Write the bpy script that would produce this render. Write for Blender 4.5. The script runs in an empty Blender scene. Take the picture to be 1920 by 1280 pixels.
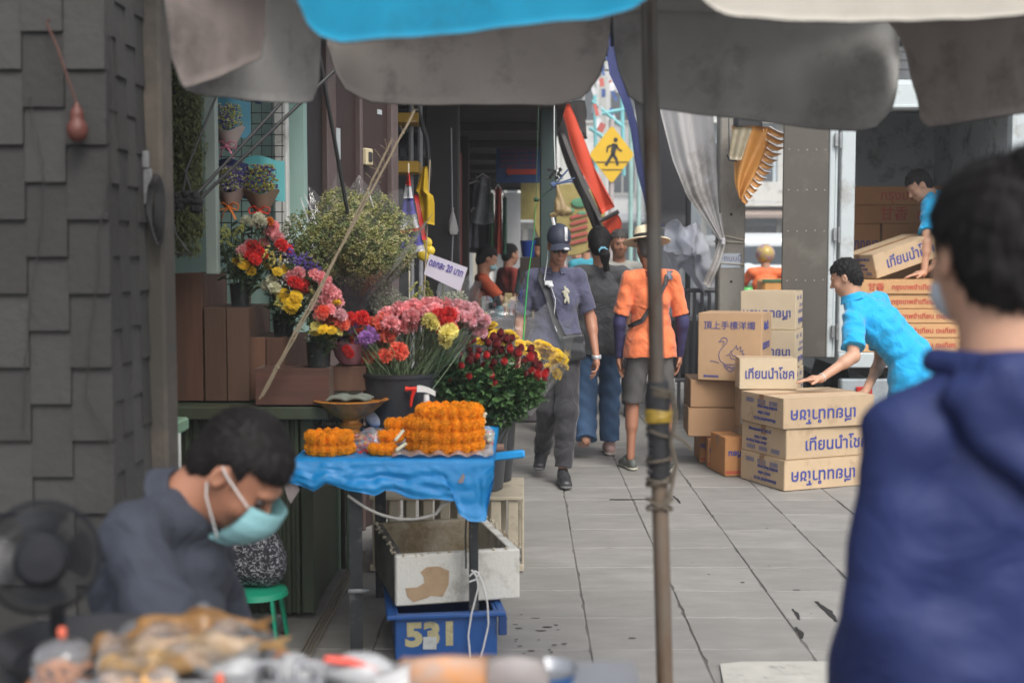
import bpy,bmesh,math,random
import numpy as np
from mathutils import Vector,Matrix,Euler
PI=math.pi
R=math.radians
random.seed(7)
rnd=random.Random(11)
for blk in(bpy.data.objects,bpy.data.meshes,bpy.data.materials):
 for b in list(blk):blk.remove(b)
scene=bpy.context.scene
COL=scene.collection
CAM_H=1.45
F=2350.0
pitch=math.atan((640-475)/F)
yaw=math.atan(20/F)
cam_d=bpy.data.cameras.new('camera')
cam=bpy.data.objects.new('camera',cam_d);COL.objects.link(cam)
cam.location=(0,0,CAM_H)
cam.rotation_euler=Euler((PI/2-pitch,0,yaw),'XYZ')
cam_d.sensor_width=36;cam_d.lens=36*F/1920
cam_d.clip_start=0.05;cam_d.clip_end=500
cam_d.dof.use_dof=True;cam_d.dof.focus_distance=6.6;cam_d.dof.aperture_fstop=2.5
scene.camera=cam
CR=cam.rotation_euler.to_matrix()
def W(px,py,D):
 """point of the world at distance D along the street that a spot of the photograph shows"""
 d=CR@Vector(((px-960)/F,(640-py)/F,-1.0))
 return Vector((0,0,CAM_H))+d*(D/d.y)
def G(px,py,z=0.0):
 d=CR@Vector(((px-960)/F,(640-py)/F,-1.0))
 return Vector((0,0,CAM_H))+d*((z-CAM_H)/d.z)
def S(r,g=None,b=None):
 """sRGB 0-255 -> linear"""
 if g is None:g=b=r
 def f(c):
  c/=255.0
  return c/12.92 if c<=.04045 else((c+.055)/1.055)**2.4
 return(f(r),f(g),f(b))
MATS={}
def mat(name,col=(.5,.5,.5),rough=.6,metal=0.0,var=.15,scale=6.0,bump=.15,bscale=60.0,spec=.5,dirt=None,dscale=3.0,damount=.5,coat=0.0,sheen=0.0,stretch=(1,1,1),trans=0.0,alpha=1.0,sss=0.0,weave=0,bdist=.004,island=0.0,objvar=0.0,emit=None,estr=1.0,transl=0.0,wr=0.0):
 if name in MATS:return MATS[name]
 m=bpy.data.materials.new(name);m.use_nodes=True
 nt=m.node_tree;N=nt.nodes;L=nt.links
 b=N['Principled BSDF']
 b.inputs['Roughness'].default_value=rough
 b.inputs['Metallic'].default_value=metal
 b.inputs['Specular IOR Level'].default_value=spec
 b.inputs['Coat Weight'].default_value=coat
 b.inputs['Coat Roughness'].default_value=.15
 b.inputs['Sheen Weight'].default_value=sheen
 b.inputs['Transmission Weight'].default_value=trans
 b.inputs['Alpha'].default_value=alpha
 if sss:
  b.inputs['Subsurface Weight'].default_value=sss
  b.inputs['Subsurface Radius'].default_value=(.02,.008,.005)
  b.inputs['Subsurface Scale'].default_value=.6
 tc=N.new('ShaderNodeTexCoord')
 oi=N.new('ShaderNodeObjectInfo')
 add=N.new('ShaderNodeVectorMath');add.operation='ADD'
 mulr=N.new('ShaderNodeMath');mulr.operation='MULTIPLY';mulr.inputs[1].default_value=31.0
 L.new(oi.outputs['Random'],mulr.inputs[0])
 L.new(tc.outputs['Object'],add.inputs[0]);L.new(mulr.outputs[0],add.inputs[1])
 mp=N.new('ShaderNodeMapping');mp.inputs['Scale'].default_value=stretch
 L.new(add.outputs[0],mp.inputs['Vector'])
 vec=mp.outputs['Vector']
 nz=N.new('ShaderNodeTexNoise');nz.inputs['Scale'].default_value=scale;nz.inputs['Detail'].default_value=6
 nz.inputs['Roughness'].default_value=.6
 L.new(vec,nz.inputs['Vector'])
 rp=N.new('ShaderNodeMapRange');rp.inputs['From Min'].default_value=.25;rp.inputs['From Max'].default_value=.75
 rp.inputs['To Min'].default_value=1-var;rp.inputs['To Max'].default_value=1+var
 L.new(nz.outputs['Fac'],rp.inputs['Value'])
 val=rp.outputs[0]
 if island:
  g=N.new('ShaderNodeNewGeometry')
  r2=N.new('ShaderNodeMapRange');r2.inputs['To Min'].default_value=1-island;r2.inputs['To Max'].default_value=1+island
  L.new(g.outputs['Random Per Island'],r2.inputs['Value'])
  mm=N.new('ShaderNodeMath');mm.operation='MULTIPLY'
  L.new(val,mm.inputs[0]);L.new(r2.outputs[0],mm.inputs[1]);val=mm.outputs[0]
 if objvar:
  r2=N.new('ShaderNodeMapRange');r2.inputs['To Min'].default_value=1-objvar;r2.inputs['To Max'].default_value=1+objvar
  L.new(oi.outputs['Random'],r2.inputs['Value'])
  mm=N.new('ShaderNodeMath');mm.operation='MULTIPLY'
  L.new(val,mm.inputs[0]);L.new(r2.outputs[0],mm.inputs[1]);val=mm.outputs[0]
 vm=N.new('ShaderNodeVectorMath');vm.operation='SCALE';vm.inputs[0].default_value=col
 L.new(val,vm.inputs['Scale'])
 cout=vm.outputs['Vector']
 if dirt is not None:
  n2=N.new('ShaderNodeTexNoise');n2.inputs['Scale'].default_value=dscale;n2.inputs['Detail'].default_value=8
  n2.inputs['Roughness'].default_value=.7
  L.new(vec,n2.inputs['Vector'])
  r3=N.new('ShaderNodeMapRange');r3.inputs['From Min'].default_value=.62-.3*damount;r3.inputs['From Max'].default_value=.72-.1*damount
  r3.clamp=True
  L.new(n2.outputs['Fac'],r3.inputs['Value'])
  mx=N.new('ShaderNodeMix');mx.data_type='RGBA'
  L.new(r3.outputs[0],mx.inputs['Factor']);L.new(cout,mx.inputs['A']);mx.inputs['B'].default_value=(*dirt,1)
  cout=mx.outputs['Result']
 L.new(cout,b.inputs['Base Color'])
 if bump:
  if weave:
   wv=N.new('ShaderNodeTexWave');wv.inputs['Scale'].default_value=weave;wv.inputs['Distortion'].default_value=2
   wv.inputs['Detail'].default_value=2
   L.new(vec,wv.inputs['Vector']);src=wv.outputs['Fac']
  else:
   n3=N.new('ShaderNodeTexNoise');n3.inputs['Scale'].default_value=bscale;n3.inputs['Detail'].default_value=5
   L.new(vec,n3.inputs['Vector']);src=n3.outputs['Fac']
   if wr:n3.inputs['Distortion'].default_value=wr;n3.inputs['Detail'].default_value=3;n3.inputs['Roughness'].default_value=.45
  bp=N.new('ShaderNodeBump');bp.inputs['Strength'].default_value=bump;bp.inputs['Distance'].default_value=bdist
  L.new(src,bp.inputs['Height']);L.new(bp.outputs['Normal'],b.inputs['Normal'])
 if emit is not None:
  b.inputs['Emission Color'].default_value=(*emit,1);b.inputs['Emission Strength'].default_value=estr
 if transl:
  tl=N.new('ShaderNodeBsdfTranslucent');L.new(cout,tl.inputs['Color']);mxs=N.new('ShaderNodeMixShader');mxs.inputs[0].default_value=transl
  o_=[n for n in N if n.type=='OUTPUT_MATERIAL'][0]
  L.new(b.outputs[0],mxs.inputs[1]);L.new(tl.outputs[0],mxs.inputs[2]);L.new(mxs.outputs[0],o_.inputs['Surface'])
 MATS[name]=m
 return m
def film(name,tint=(.9,.93,.95),body=.055,gloss=.25,rough=.12):
 """thin clear plastic: mostly see-through, a little milky, shiny at grazing angles"""
 if name in MATS:return MATS[name]
 m=bpy.data.materials.new(name);m.use_nodes=True
 nt=m.node_tree;N=nt.nodes;L=nt.links
 for n in list(N):
  if n.type!='OUTPUT_MATERIAL':N.remove(n)
 out=[n for n in N if n.type=='OUTPUT_MATERIAL'][0]
 tr=N.new('ShaderNodeBsdfTransparent')
 df=N.new('ShaderNodeBsdfDiffuse');df.inputs['Color'].default_value=(*tint,1)
 gl=N.new('ShaderNodeBsdfGlossy');gl.inputs['Roughness'].default_value=rough
 lw=N.new('ShaderNodeLayerWeight');lw.inputs['Blend'].default_value=.35
 tc=N.new('ShaderNodeTexCoord')
 nz=N.new('ShaderNodeTexNoise');nz.inputs['Scale'].default_value=14;nz.inputs['Detail'].default_value=4
 L.new(tc.outputs['Object'],nz.inputs['Vector'])
 bp=N.new('ShaderNodeBump');bp.inputs['Strength'].default_value=.7;bp.inputs['Distance'].default_value=.02
 L.new(nz.outputs['Fac'],bp.inputs['Height']);L.new(bp.outputs['Normal'],gl.inputs['Normal']);L.new(bp.outputs['Normal'],lw.inputs['Normal'])
 m1=N.new('ShaderNodeMixShader');m1.inputs[0].default_value=body
 L.new(tr.outputs[0],m1.inputs[1]);L.new(df.outputs[0],m1.inputs[2])
 mu=N.new('ShaderNodeMath');mu.operation='MULTIPLY';mu.inputs[1].default_value=gloss*2
 L.new(lw.outputs['Facing'],mu.inputs[0])
 m2=N.new('ShaderNodeMixShader')
 L.new(mu.outputs[0],m2.inputs[0]);L.new(m1.outputs[0],m2.inputs[1]);L.new(gl.outputs[0],m2.inputs[2])
 L.new(m2.outputs[0],out.inputs['Surface'])
 MATS[name]=m
 return m
class MB:
 def __init__(self):
  self.v=[];self.f=[];self.smooth=False;self.n_smooth=[]
 def add(self,vs,fs):
  o=len(self.v)
  self.v+=[tuple(p)for p in vs]
  self.f+=[tuple(i+o for i in q)for q in fs]
  return self
 def box(self,c,s,rot=None,bev=0.0):
  """box centre c, full size s, optional rotation matrix, optional bevel"""
  c=Vector(c);hx,hy,hz=s[0]/2,s[1]/2,s[2]/2
  M=rot if rot is not None else Matrix.Identity(3)
  if bev<=0:
   vs=[c+M@Vector((x*hx,y*hy,z*hz))for x in(-1,1)for y in(-1,1)for z in(-1,1)]
   return self.add(vs,[(0,1,3,2),(4,6,7,5),(0,4,5,1),(2,3,7,6),(0,2,6,4),(1,5,7,3)])
  b=min(bev,hx*.9,hy*.9,hz*.9)
  idx={};vs=[]
  for x in(-1,1):
   for y in(-1,1):
    for z in(-1,1):
     for ax in range(3):
      q=[x*(hx-b),y*(hy-b),z*(hz-b)]
      q[ax]=(x*hx,y*hy,z*hz)[ax]
      idx[(x,y,z,ax)]=len(vs);vs.append(c+M@Vector(q))
  fs=[]
  for ax in range(3):
   for s_ in(-1,1):
    o=[a for a in range(3)if a!=ax]
    ring=[]
    for(a,b_)in((-1,-1),(1,-1),(1,1),(-1,1)):
     k=[0,0,0];k[ax]=s_;k[o[0]]=a;k[o[1]]=b_
     ring.append(idx[(*k,ax)])
    fs.append(ring)
  for ax in range(3):
   o=[a for a in range(3)if a!=ax]
   for a in(-1,1):
    for b_ in(-1,1):
     k0=[0,0,0];k0[o[0]]=a;k0[o[1]]=b_;k0[ax]=-1
     k1=list(k0);k1[ax]=1
     fs.append([idx[(*k0,o[0])],idx[(*k0,o[1])],idx[(*k1,o[1])],idx[(*k1,o[0])]])
  for x in(-1,1):
   for y in(-1,1):
    for z in(-1,1):
     fs.append([idx[(x,y,z,0)],idx[(x,y,z,1)],idx[(x,y,z,2)]])
  return self.add(vs,fs)
 def bar(self,a,b,w,h=None,up=(0,0,1),bev=0.0):
  """rectangular bar from a to b, section w x h"""
  a=Vector(a);b=Vector(b);h=h or w
  d=(b-a);L_=d.length;d.normalize()
  u=Vector(up)
  if abs(d.dot(u))>.98:u=Vector((1,0,0))
  s=d.cross(u).normalized();u=s.cross(d).normalized()
  M=Matrix((s,d,u)).transposed()
  return self.box((a+b)/2,(w,L_,h),M,bev)
 def tube(self,path,rad,n=8,cap=True,squash=None):
  P=[Vector(p)for p in path]
  if not isinstance(rad,(list,tuple)):rad=[rad]*len(P)
  t0=(P[1]-P[0]).normalized()
  ref=Vector((0,0,1))if abs(t0.z)<.9 else Vector((1,0,0))
  u=t0.cross(ref).normalized()
  vs=[];m=len(P)
  for i,p in enumerate(P):
   t=(P[min(i+1,m-1)]-P[max(i-1,0)])
   if t.length<1e-9:t=t0
   t=t.normalized()
   u=(u-t*u.dot(t))
   u=u.normalized()if u.length>1e-6 else t.orthogonal().normalized()
   w=t.cross(u)
   for k in range(n):
    a=2*PI*k/n
    vs.append(p+(u*math.cos(a)+w*math.sin(a)*(squash or 1))*rad[i])
  fs=[]
  for i in range(m-1):
   for k in range(n):
    a=i*n+k;b=i*n+(k+1)%n
    fs.append((a,b,b+n,a+n))
  if cap:
   fs.append(tuple(reversed(range(n))));fs.append(tuple(range((m-1)*n,m*n)))
  return self.add(vs,fs)
 def lathe(self,c,prof,n=24,M=None,sx=1,sy=1,a0=0,a1=2*PI,jit=None):
  """prof: list of (r,z) turned round the z axis at c"""
  c=Vector(c);M=M or Matrix.Identity(3);vs=[];full=abs(a1-a0-2*PI)<1e-6
  cols=n if full else n+1
  for j,(r,z)in enumerate(prof):
   for k in range(cols):
    a=a0+(a1-a0)*k/n
    rr=r*(1+(jit(a,j)if jit else 0))
    vs.append(c+M@Vector((rr*math.cos(a)*sx,rr*math.sin(a)*sy,z)))
  fs=[]
  for j in range(len(prof)-1):
   for k in range(n):
    a=j*cols+k;b=j*cols+(k+1)%cols
    fs.append((a,b,b+cols,a+cols))
  return self.add(vs,fs)
 def ball(self,c,r,n=12,m=8,M=None):
  r=(r,r,r)if not isinstance(r,(tuple,list))else r
  c=Vector(c);M=M or Matrix.Identity(3)
  vs=[c+M@Vector((0,0,r[2]))]
  for j in range(1,m):
   t=PI*j/m
   for k in range(n):
    a=2*PI*k/n
    vs.append(c+M@Vector((r[0]*math.sin(t)*math.cos(a),r[1]*math.sin(t)*math.sin(a),r[2]*math.cos(t))))
  vs.append(c+M@Vector((0,0,-r[2])))
  fs=[(0,1+k,1+(k+1)%n)for k in range(n)]
  for j in range(m-2):
   for k in range(n):
    a=1+j*n+k;b=1+j*n+(k+1)%n
    fs.append((a,a+n,b+n,b))
  l=len(vs)-1;o=1+(m-2)*n
  fs+=[(o+k,l,o+(k+1)%n)for k in range(n)]
  return self.add(vs,fs)
 def prism(self,pts,thick):
  """closed outline pts (3D, coplanar-ish) thickened both ways along its normal"""
  P=[Vector(p)for p in pts]
  n=Vector((0,0,0))
  for i in range(len(P)):n+=P[i].cross(P[(i+1)%len(P)])
  c0=sum(P,Vector())/len(P)
  n=Vector((0,0,0))
  for i in range(len(P)):n+=(P[i]-c0).cross(P[(i+1)%len(P)]-c0)
  n.normalize();k=len(P)
  vs=[p+n*thick/2 for p in P]+[p-n*thick/2 for p in P]
  fs=[tuple(range(k)),tuple(reversed(range(k,2*k)))]
  for i in range(k):fs.append((i,i+k,(i+1)%k+k,(i+1)%k))
  return self.add(vs,fs)
 def grid(self,fn,nu,nv,thick=0.0):
  """surface fn(u,v), u,v in 0..1; thick gives it a back face"""
  vs=[Vector(fn(i/nu,j/nv))for j in range(nv+1)for i in range(nu+1)]
  fs=[(j*(nu+1)+i,j*(nu+1)+i+1,(j+1)*(nu+1)+i+1,(j+1)*(nu+1)+i)for j in range(nv)for i in range(nu)]
  if not thick:return self.add(vs,fs)
  nrm=[Vector()for _ in vs]
  for f in fs:
   k=(vs[f[1]]-vs[f[0]]).cross(vs[f[3]]-vs[f[0]])
   for i in f:nrm[i]+=k
  back=[v-(n.normalized()if n.length>0 else Vector((0,0,1)))*thick for v,n in zip(vs,nrm)]
  o=len(vs);W_=nu+1
  bf=[tuple(reversed([i+o for i in f]))for f in fs]
  rim=[j*W_ for j in range(nv+1)];side=[]
  def strip(ids):
   for a,b in zip(ids[:-1],ids[1:]):side.append((a,b,b+o,a+o))
  strip(list(range(W_)));strip([j*W_+nu for j in range(nv+1)])
  strip(list(reversed([nv*W_+i for i in range(W_)])));strip(list(reversed(rim)))
  return self.add(vs+back,fs+bf+side)
WMAT={}
def mesh_from(name,v,f,smooth=False,angle=None):
 me=bpy.data.meshes.new(name)
 me.from_pydata([tuple(p)for p in v],[],[tuple(q)for q in f])
 me.validate(clean_customdata=False)
 if smooth:me.polygons.foreach_set('use_smooth',[True]*len(me.polygons))
 me.update()
 if smooth and angle:
  try:me.set_sharp_from_angle(angle=angle)
  except Exception:pass
 return me
def link(name,me,m,parent=None,loc=None,rot=None,scale=None):
 o=bpy.data.objects.new(name,me);COL.objects.link(o)
 if m is not None and me is not None and len(me.materials)==0:me.materials.append(m)
 if parent is not None:o.parent=parent
 if loc is not None:o.location=loc
 if rot is not None:o.rotation_euler=rot
 if scale is not None:o.scale=scale if isinstance(scale,(tuple,list,Vector))else(scale,)*3
 return o
def obj(name,mb,m,parent=None,smooth=False,angle=R(40),base=None):
 """mesh buffer in world metres -> ONE object; under a parent its verts are taken into the parent's frame"""
 v=mb.v
 if parent is not None:
  inv=WMAT[parent.name].inverted()
  if isinstance(v,np.ndarray):
   A=np.array(inv);v=v@A[:3,:3].T+A[:3,3]
  else:v=[inv@Vector(p)for p in v]
  me=mesh_from(name,v,mb.f,smooth,angle)
  o=link(name,me,m,parent)
  WMAT[o.name]=WMAT[parent.name].copy()
  return o
 if base is None:
  xs=np.array([tuple(p)for p in v]);base=Vector(((xs[:,0].min()+xs[:,0].max())/2,(xs[:,1].min()+xs[:,1].max())/2,xs[:,2].min()))
 base=Vector(base)
 if isinstance(v,np.ndarray):v=v-np.array(base)
 else:v=[Vector(p)-base for p in v]
 me=mesh_from(name,v,mb.f,smooth,angle)
 o=link(name,me,m,None,base)
 WMAT[o.name]=Matrix.Translation(base)
 return o
def tag(o,label,cat,group=None,kind=None):
 if label:o['label']=label
 if cat:o['category']=cat
 if group:o['group']=group
 if kind:o['kind']=kind
 return o
def thing(name,label,cat,loc=(0,0,0),rz=0.0,group=None):
 o=bpy.data.objects.new(name,None);COL.objects.link(o)
 o.empty_display_size=.1
 o.location=loc;o.rotation_euler=(0,0,rz)
 WMAT[o.name]=Matrix.Translation(Vector(loc))@Matrix.Rotation(rz,4,'Z')
 return tag(o,label,cat,group)
def struct(name,mb,m,smooth=False):
 o=obj(name,mb,m,None,smooth);o['kind']='structure';return o
def copy_tree(o,parent=None,loc=None,rz=None):
 c=o.copy();COL.objects.link(c)
 if parent is not None:c.parent=parent
 if loc is not None:c.location=loc
 if rz is not None:c.rotation_euler=(0,0,rz)
 for ch in list(o.children):copy_tree(ch,c)
 return c
def inst(name,me,parent,loc,rot=(0,0,0),sc=1.0,m=None):
 """another object on shared mesh data, loc in world metres"""
 p=WMAT[parent.name].inverted()@Vector(loc)if parent is not None else Vector(loc)
 o=bpy.data.objects.new(name,me);COL.objects.link(o)
 if parent is not None:o.parent=parent
 o.location=p;o.rotation_euler=rot
 o.scale=(sc,sc,sc)if not isinstance(sc,(tuple,list))else sc
 if m is not None:
  if len(me.materials)==0:me.materials.append(m)
  o.material_slots[0].link='OBJECT';o.material_slots[0].material=m
 return o
def text(s,size,origin,right,up,m,parent,name='lettering',ext=.0006,align='LEFT',bold=0.0,xs=1.0,flip=False,maxw=None):
 c=bpy.data.curves.new(name,'FONT');c.body=s;c.size=size;c.extrude=ext
 c.align_x=align;c.align_y='CENTER';c.offset=bold;c.resolution_u=3
 t=bpy.data.objects.new('tmp',c);COL.objects.link(t)
 dg=bpy.context.evaluated_depsgraph_get()
 me=bpy.data.meshes.new_from_object(t.evaluated_get(dg))
 bpy.data.objects.remove(t);bpy.data.curves.remove(c)
 wx=max((v.co.x for v in me.vertices),default=1)*xs
 if maxw and wx>maxw:xs*=maxw/wx
 r=Vector(right).normalized();u=Vector(up);u=(u-r*u.dot(r)).normalized();n=r.cross(u)
 if flip:r_,u_=-r,-u
 else:r_,u_=r,u
 inv=WMAT[parent.name].inverted()
 for v in me.vertices:
  p=Vector(origin)+r_*v.co.x*xs+u_*v.co.y+n*(v.co.z+ext)
  v.co=inv@p
 me.materials.clear();me.name=name
 return link(name,me,m,parent)
class Sdf:
 def __init__(s,lo,hi,h):
  s.lo=np.array(lo,float);s.h=h
  s.n=np.ceil((np.array(hi)-s.lo)/h).astype(int)+1
  s.f=np.full(s.n,.5,np.float32)
 def reg(s,lo,hi):
  i0=np.maximum(np.floor((np.array(lo)-s.lo)/s.h).astype(int),0)
  i1=np.minimum(np.ceil((np.array(hi)-s.lo)/s.h).astype(int)+1,s.n)
  if(i1<=i0).any():return None
  ax=[(s.lo[a]+np.arange(i0[a],i1[a])*s.h).astype(np.float32)for a in range(3)]
  return(slice(i0[0],i1[0]),slice(i0[1],i1[1]),slice(i0[2],i1[2])),ax[0][:,None,None],ax[1][None,:,None],ax[2][None,None,:]
 def comb(s,sl,d,k,op):
  a=s.f[sl]
  if op=='sub':d=-d
  if k<=0:r=np.minimum(a,d)if op=='add' else np.maximum(a,d)
  else:
   h=np.maximum(k-np.abs(a-d),0)/k
   r=np.minimum(a,d)-h*h*k/4 if op=='add' else np.maximum(a,d)+h*h*k/4
  s.f[sl]=r
 def ell(s,c,r,M=None,k=.01,op='add'):
  c=np.array(c,float);r=np.array(r,float);pad=max(r)+k+2*s.h
  g=s.reg(c-pad,c+pad)
  if g is None:return
  sl,x,y,z=g
  x=x-c[0];y=y-c[1];z=z-c[2]
  if M is not None:
   A=np.array(M).T
   x,y,z=A[0,0]*x+A[0,1]*y+A[0,2]*z,A[1,0]*x+A[1,1]*y+A[1,2]*z,A[2,0]*x+A[2,1]*y+A[2,2]*z
  k0=np.sqrt((x/r[0])**2+(y/r[1])**2+(z/r[2])**2)
  k1=np.sqrt((x/r[0]**2)**2+(y/r[1]**2)**2+(z/r[2]**2)**2)+1e-9
  s.comb(sl,(k0*(k0-1)/k1),k,op)
 def cap(s,a,b,ra,rb=None,k=.01,op='add',side=None,fa=1.0,fb=None):
  """tapered round limb; side + fa/fb widen it along side (elliptical section)"""
  rb=ra if rb is None else rb;fb=fa if fb is None else fb
  a=np.array(a,float);b=np.array(b,float)
  pad=max(ra*max(fa,1),rb*max(fb,1))+k+2*s.h
  g=s.reg(np.minimum(a,b)-pad,np.maximum(a,b)+pad)
  if g is None:return
  sl,x,y,z=g
  d=b-a;L2=float(d@d)+1e-12
  x=x-a[0];y=y-a[1];z=z-a[2]
  t=np.clip((x*d[0]+y*d[1]+z*d[2])/L2,0,1)
  x=x-t*d[0];y=y-t*d[1];z=z-t*d[2]
  rr=ra+(rb-ra)*t
  if side is not None:
   u=np.array(side,float);u/=np.linalg.norm(u)
   w=x*u[0]+y*u[1]+z*u[2]
   ff=fa+(fb-fa)*t
   q=x*x+y*y+z*z-w*w+(w/ff)**2
   dist=(np.sqrt(q)-rr)
  else:
   dist=np.sqrt(x*x+y*y+z*z)-rr
  s.comb(sl,dist,k,op)
 def cut(s,p,n,k=0.004):
  """remove everything on the n side of the plane through p"""
  g=s.reg(s.lo-1,s.lo+s.n*s.h+1);sl,x,y,z=g
  n=np.array(n,float);n/=np.linalg.norm(n);p=np.array(p,float)
  d=(x-p[0])*n[0]+(y-p[1])*n[1]+(z-p[2])*n[2]
  h=np.maximum(k-np.abs(s.f-d),0)/max(k,1e-9)
  s.f=(np.maximum(s.f,d)+h*h*k/4).astype(np.float32)
 def bx(s,c,hs,M,k=.01,op='add',rd=.0):
  c=np.array(c,float);pad=np.linalg.norm(hs)+k+2*s.h
  g=s.reg(c-pad,c+pad)
  if g is None:return
  sl,x,y,z=g
  x=x-c[0];y=y-c[1];z=z-c[2]
  A=np.array(M).T
  x,y,z=A[0,0]*x+A[0,1]*y+A[0,2]*z,A[1,0]*x+A[1,1]*y+A[1,2]*z,A[2,0]*x+A[2,1]*y+A[2,2]*z
  qx,qy,qz=np.abs(x)-hs[0]+rd,np.abs(y)-hs[1]+rd,np.abs(z)-hs[2]+rd
  d=np.sqrt(np.maximum(qx,0)**2+np.maximum(qy,0)**2+np.maximum(qz,0)**2)+np.minimum(np.maximum(np.maximum(qx,qy),qz),0)-rd
  s.comb(sl,d,k,op)
 def disp(s,fn):
  g=s.reg(s.lo-1,s.lo+s.n*s.h+1);sl,x,y,z=g
  near=np.abs(s.f)<.05
  X,Y,Z=np.broadcast_arrays(x,y,z)
  s.f[near]+=fn(X[near],Y[near],Z[near]).astype(np.float32)
 def twin(s):
  q=Sdf.__new__(Sdf);q.lo=s.lo;q.h=s.h;q.n=s.n;q.f=np.full(s.n,.5,np.float32);return q
 def join(s,q,k=.02):
  h=np.maximum(k-np.abs(s.f-q.f),0)/k;s.f=(np.minimum(s.f,q.f)-h*h*k/4).astype(np.float32)
 def mesh(s):
  f=s.f.copy()
  f[0]=f[-1]=.1;f[:,0]=f[:,-1]=.1;f[:,:,0]=f[:,:,-1]=.1
  ins=f<0
  nx,ny,nz=f.shape
  cnt=np.zeros((nx-1,ny-1,nz-1),np.int8)
  offs=[(i,j,k)for i in(0,1)for j in(0,1)for k in(0,1)]
  for(i,j,k)in offs:cnt+=ins[i:nx-1+i,j:ny-1+j,k:nz-1+k]
  act=(cnt>0)&(cnt<8)
  ci=np.argwhere(act)
  idx=-np.ones(act.shape,np.int32);idx[act]=np.arange(len(ci))
  val={o:f[ci[:,0]+o[0],ci[:,1]+o[1],ci[:,2]+o[2]]for o in offs}
  acc=np.zeros((len(ci),3));num=np.zeros(len(ci))
  for o in offs:
   for a in range(3):
    if o[a]==0:
     p=list(o);p[a]=1;p=tuple(p)
     va,vb=val[o],val[p]
     cr=(va<0)!=(vb<0)
     t=np.where(cr,va/np.where(cr,va-vb,1),0)
     q=np.zeros((len(ci),3));q[:]=o;q[:,a]=t
     acc+=q*cr[:,None];num+=cr
  V=s.lo+(ci+acc/num[:,None])*s.h
  Fs=[]
  for a in range(3):
   b,c=[(1,2),(2,0),(0,1)][a]
   s0=[slice(None)]*3;s1=[slice(None)]*3
   s0[a]=slice(0,-1);s1[a]=slice(1,None)
   A,B=ins[tuple(s0)],ins[tuple(s1)]
   e=np.argwhere(A!=B)
   fl=A[e[:,0],e[:,1],e[:,2]]
   ok=(e[:,b]>0)&(e[:,c]>0)&(e[:,b]<f.shape[b]-1)&(e[:,c]<f.shape[c]-1)
   e=e[ok];fl=fl[ok]
   def cell(db,dc):
    q=e.copy();q[:,b]+=db;q[:,c]+=dc
    return idx[q[:,0],q[:,1],q[:,2]]
   q=np.stack([cell(-1,-1),cell(0,-1),cell(0,0),cell(-1,0)],1)
   q[~fl]=q[~fl][:,::-1]
   Fs.append(q)
  Q=np.concatenate(Fs)
  Q=Q[(Q>=0).all(1)]
  return V,Q
 def obj(s,name,m,parent,post=None):
  V,Q=s.mesh()
  if post is not None:V=post(V)
  inv=np.array(WMAT[parent.name].inverted())
  V=V@inv[:3,:3].T+inv[:3,3]
  me=bpy.data.meshes.new(name)
  me.vertices.add(len(V));me.vertices.foreach_set('co',V.astype(np.float32).ravel())
  me.loops.add(len(Q)*4);me.loops.foreach_set('vertex_index',Q.astype(np.int32).ravel())
  me.polygons.add(len(Q));me.polygons.foreach_set('loop_start',np.arange(0,len(Q)*4,4,dtype=np.int32))
  me.polygons.foreach_set('use_smooth',np.ones(len(Q),bool))
  me.update(calc_edges=True);me.validate()
  o=link(name,me,m,parent);WMAT[o.name]=WMAT[parent.name].copy()
  return o
def folds(amp,*terms):
 """terms: (dir, freq, phase, warpdir, warpfreq, warpamp)"""
 def fn(x,y,z):
  r=0
  for(d,fr,ph,wd,wf,wa)in terms:
   w=np.sin((x*wd[0]+y*wd[1]+z*wd[2])*wf+ph*1.7)*wa
   q=np.sin((x*d[0]+y*d[1]+z*d[2])*fr+ph+w)
   r=r+np.sign(q)*np.abs(q)**1.3
  return r*amp/max(1,len(terms))**.5
 return fn
EXPOSURE=0.8
w=bpy.data.worlds.new('World');scene.world=w;w.use_nodes=True
nt=w.node_tree;bg=nt.nodes['Background']
sky=nt.nodes.new('ShaderNodeTexSky');sky.sky_type='NISHITA';sky.sun_disc=False
SUN_EL,SUN_AZ=R(50),R(155)
sky.sun_elevation=SUN_EL;sky.sun_rotation=SUN_AZ
sky.air_density=1.0;sky.dust_density=3.5;sky.ozone_density=.6
hs=nt.nodes.new('ShaderNodeHueSaturation');hs.inputs['Saturation'].default_value=.35
nt.links.new(sky.outputs[0],hs.inputs['Color']);nt.links.new(hs.outputs[0],bg.inputs['Color'])
bg.inputs['Strength'].default_value=.15
sd=bpy.data.lights.new('sun','SUN');sun=bpy.data.objects.new('sun',sd);COL.objects.link(sun)
sd.energy=1.2;sd.angle=R(22);sd.color=(1,.96,.9)
dv=Vector((math.sin(SUN_AZ)*math.cos(SUN_EL),math.cos(SUN_AZ)*math.cos(SUN_EL),math.sin(SUN_EL)))
sun.rotation_euler=dv.to_track_quat('Z','Y').to_euler()
scene.view_settings.view_transform='Standard';scene.view_settings.look='None'
scene.view_settings.gamma=1;scene.view_settings.exposure=EXPOSURE
scene.cycles.max_bounces=8;scene.cycles.transparent_max_bounces=24;scene.cycles.caustics_reflective=False
scene.cycles.caustics_refractive=False;scene.cycles.use_denoising=True
scene.cycles.sample_clamp_indirect=4
hz=bpy.data.materials.new('haze_air');hz.use_nodes=True;hn=hz.node_tree;hn.nodes.remove(hn.nodes['Principled BSDF']);pv=hn.nodes.new('ShaderNodeVolumePrincipled');pv.inputs['Color'].default_value=(.95,.97,1,1);pv.inputs['Density'].default_value=.0042;pv.inputs['Anisotropy'].default_value=.2
hn.links.new(pv.outputs[0],[n for n in hn.nodes if n.type=='OUTPUT_MATERIAL'][0].inputs['Volume'])
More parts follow.
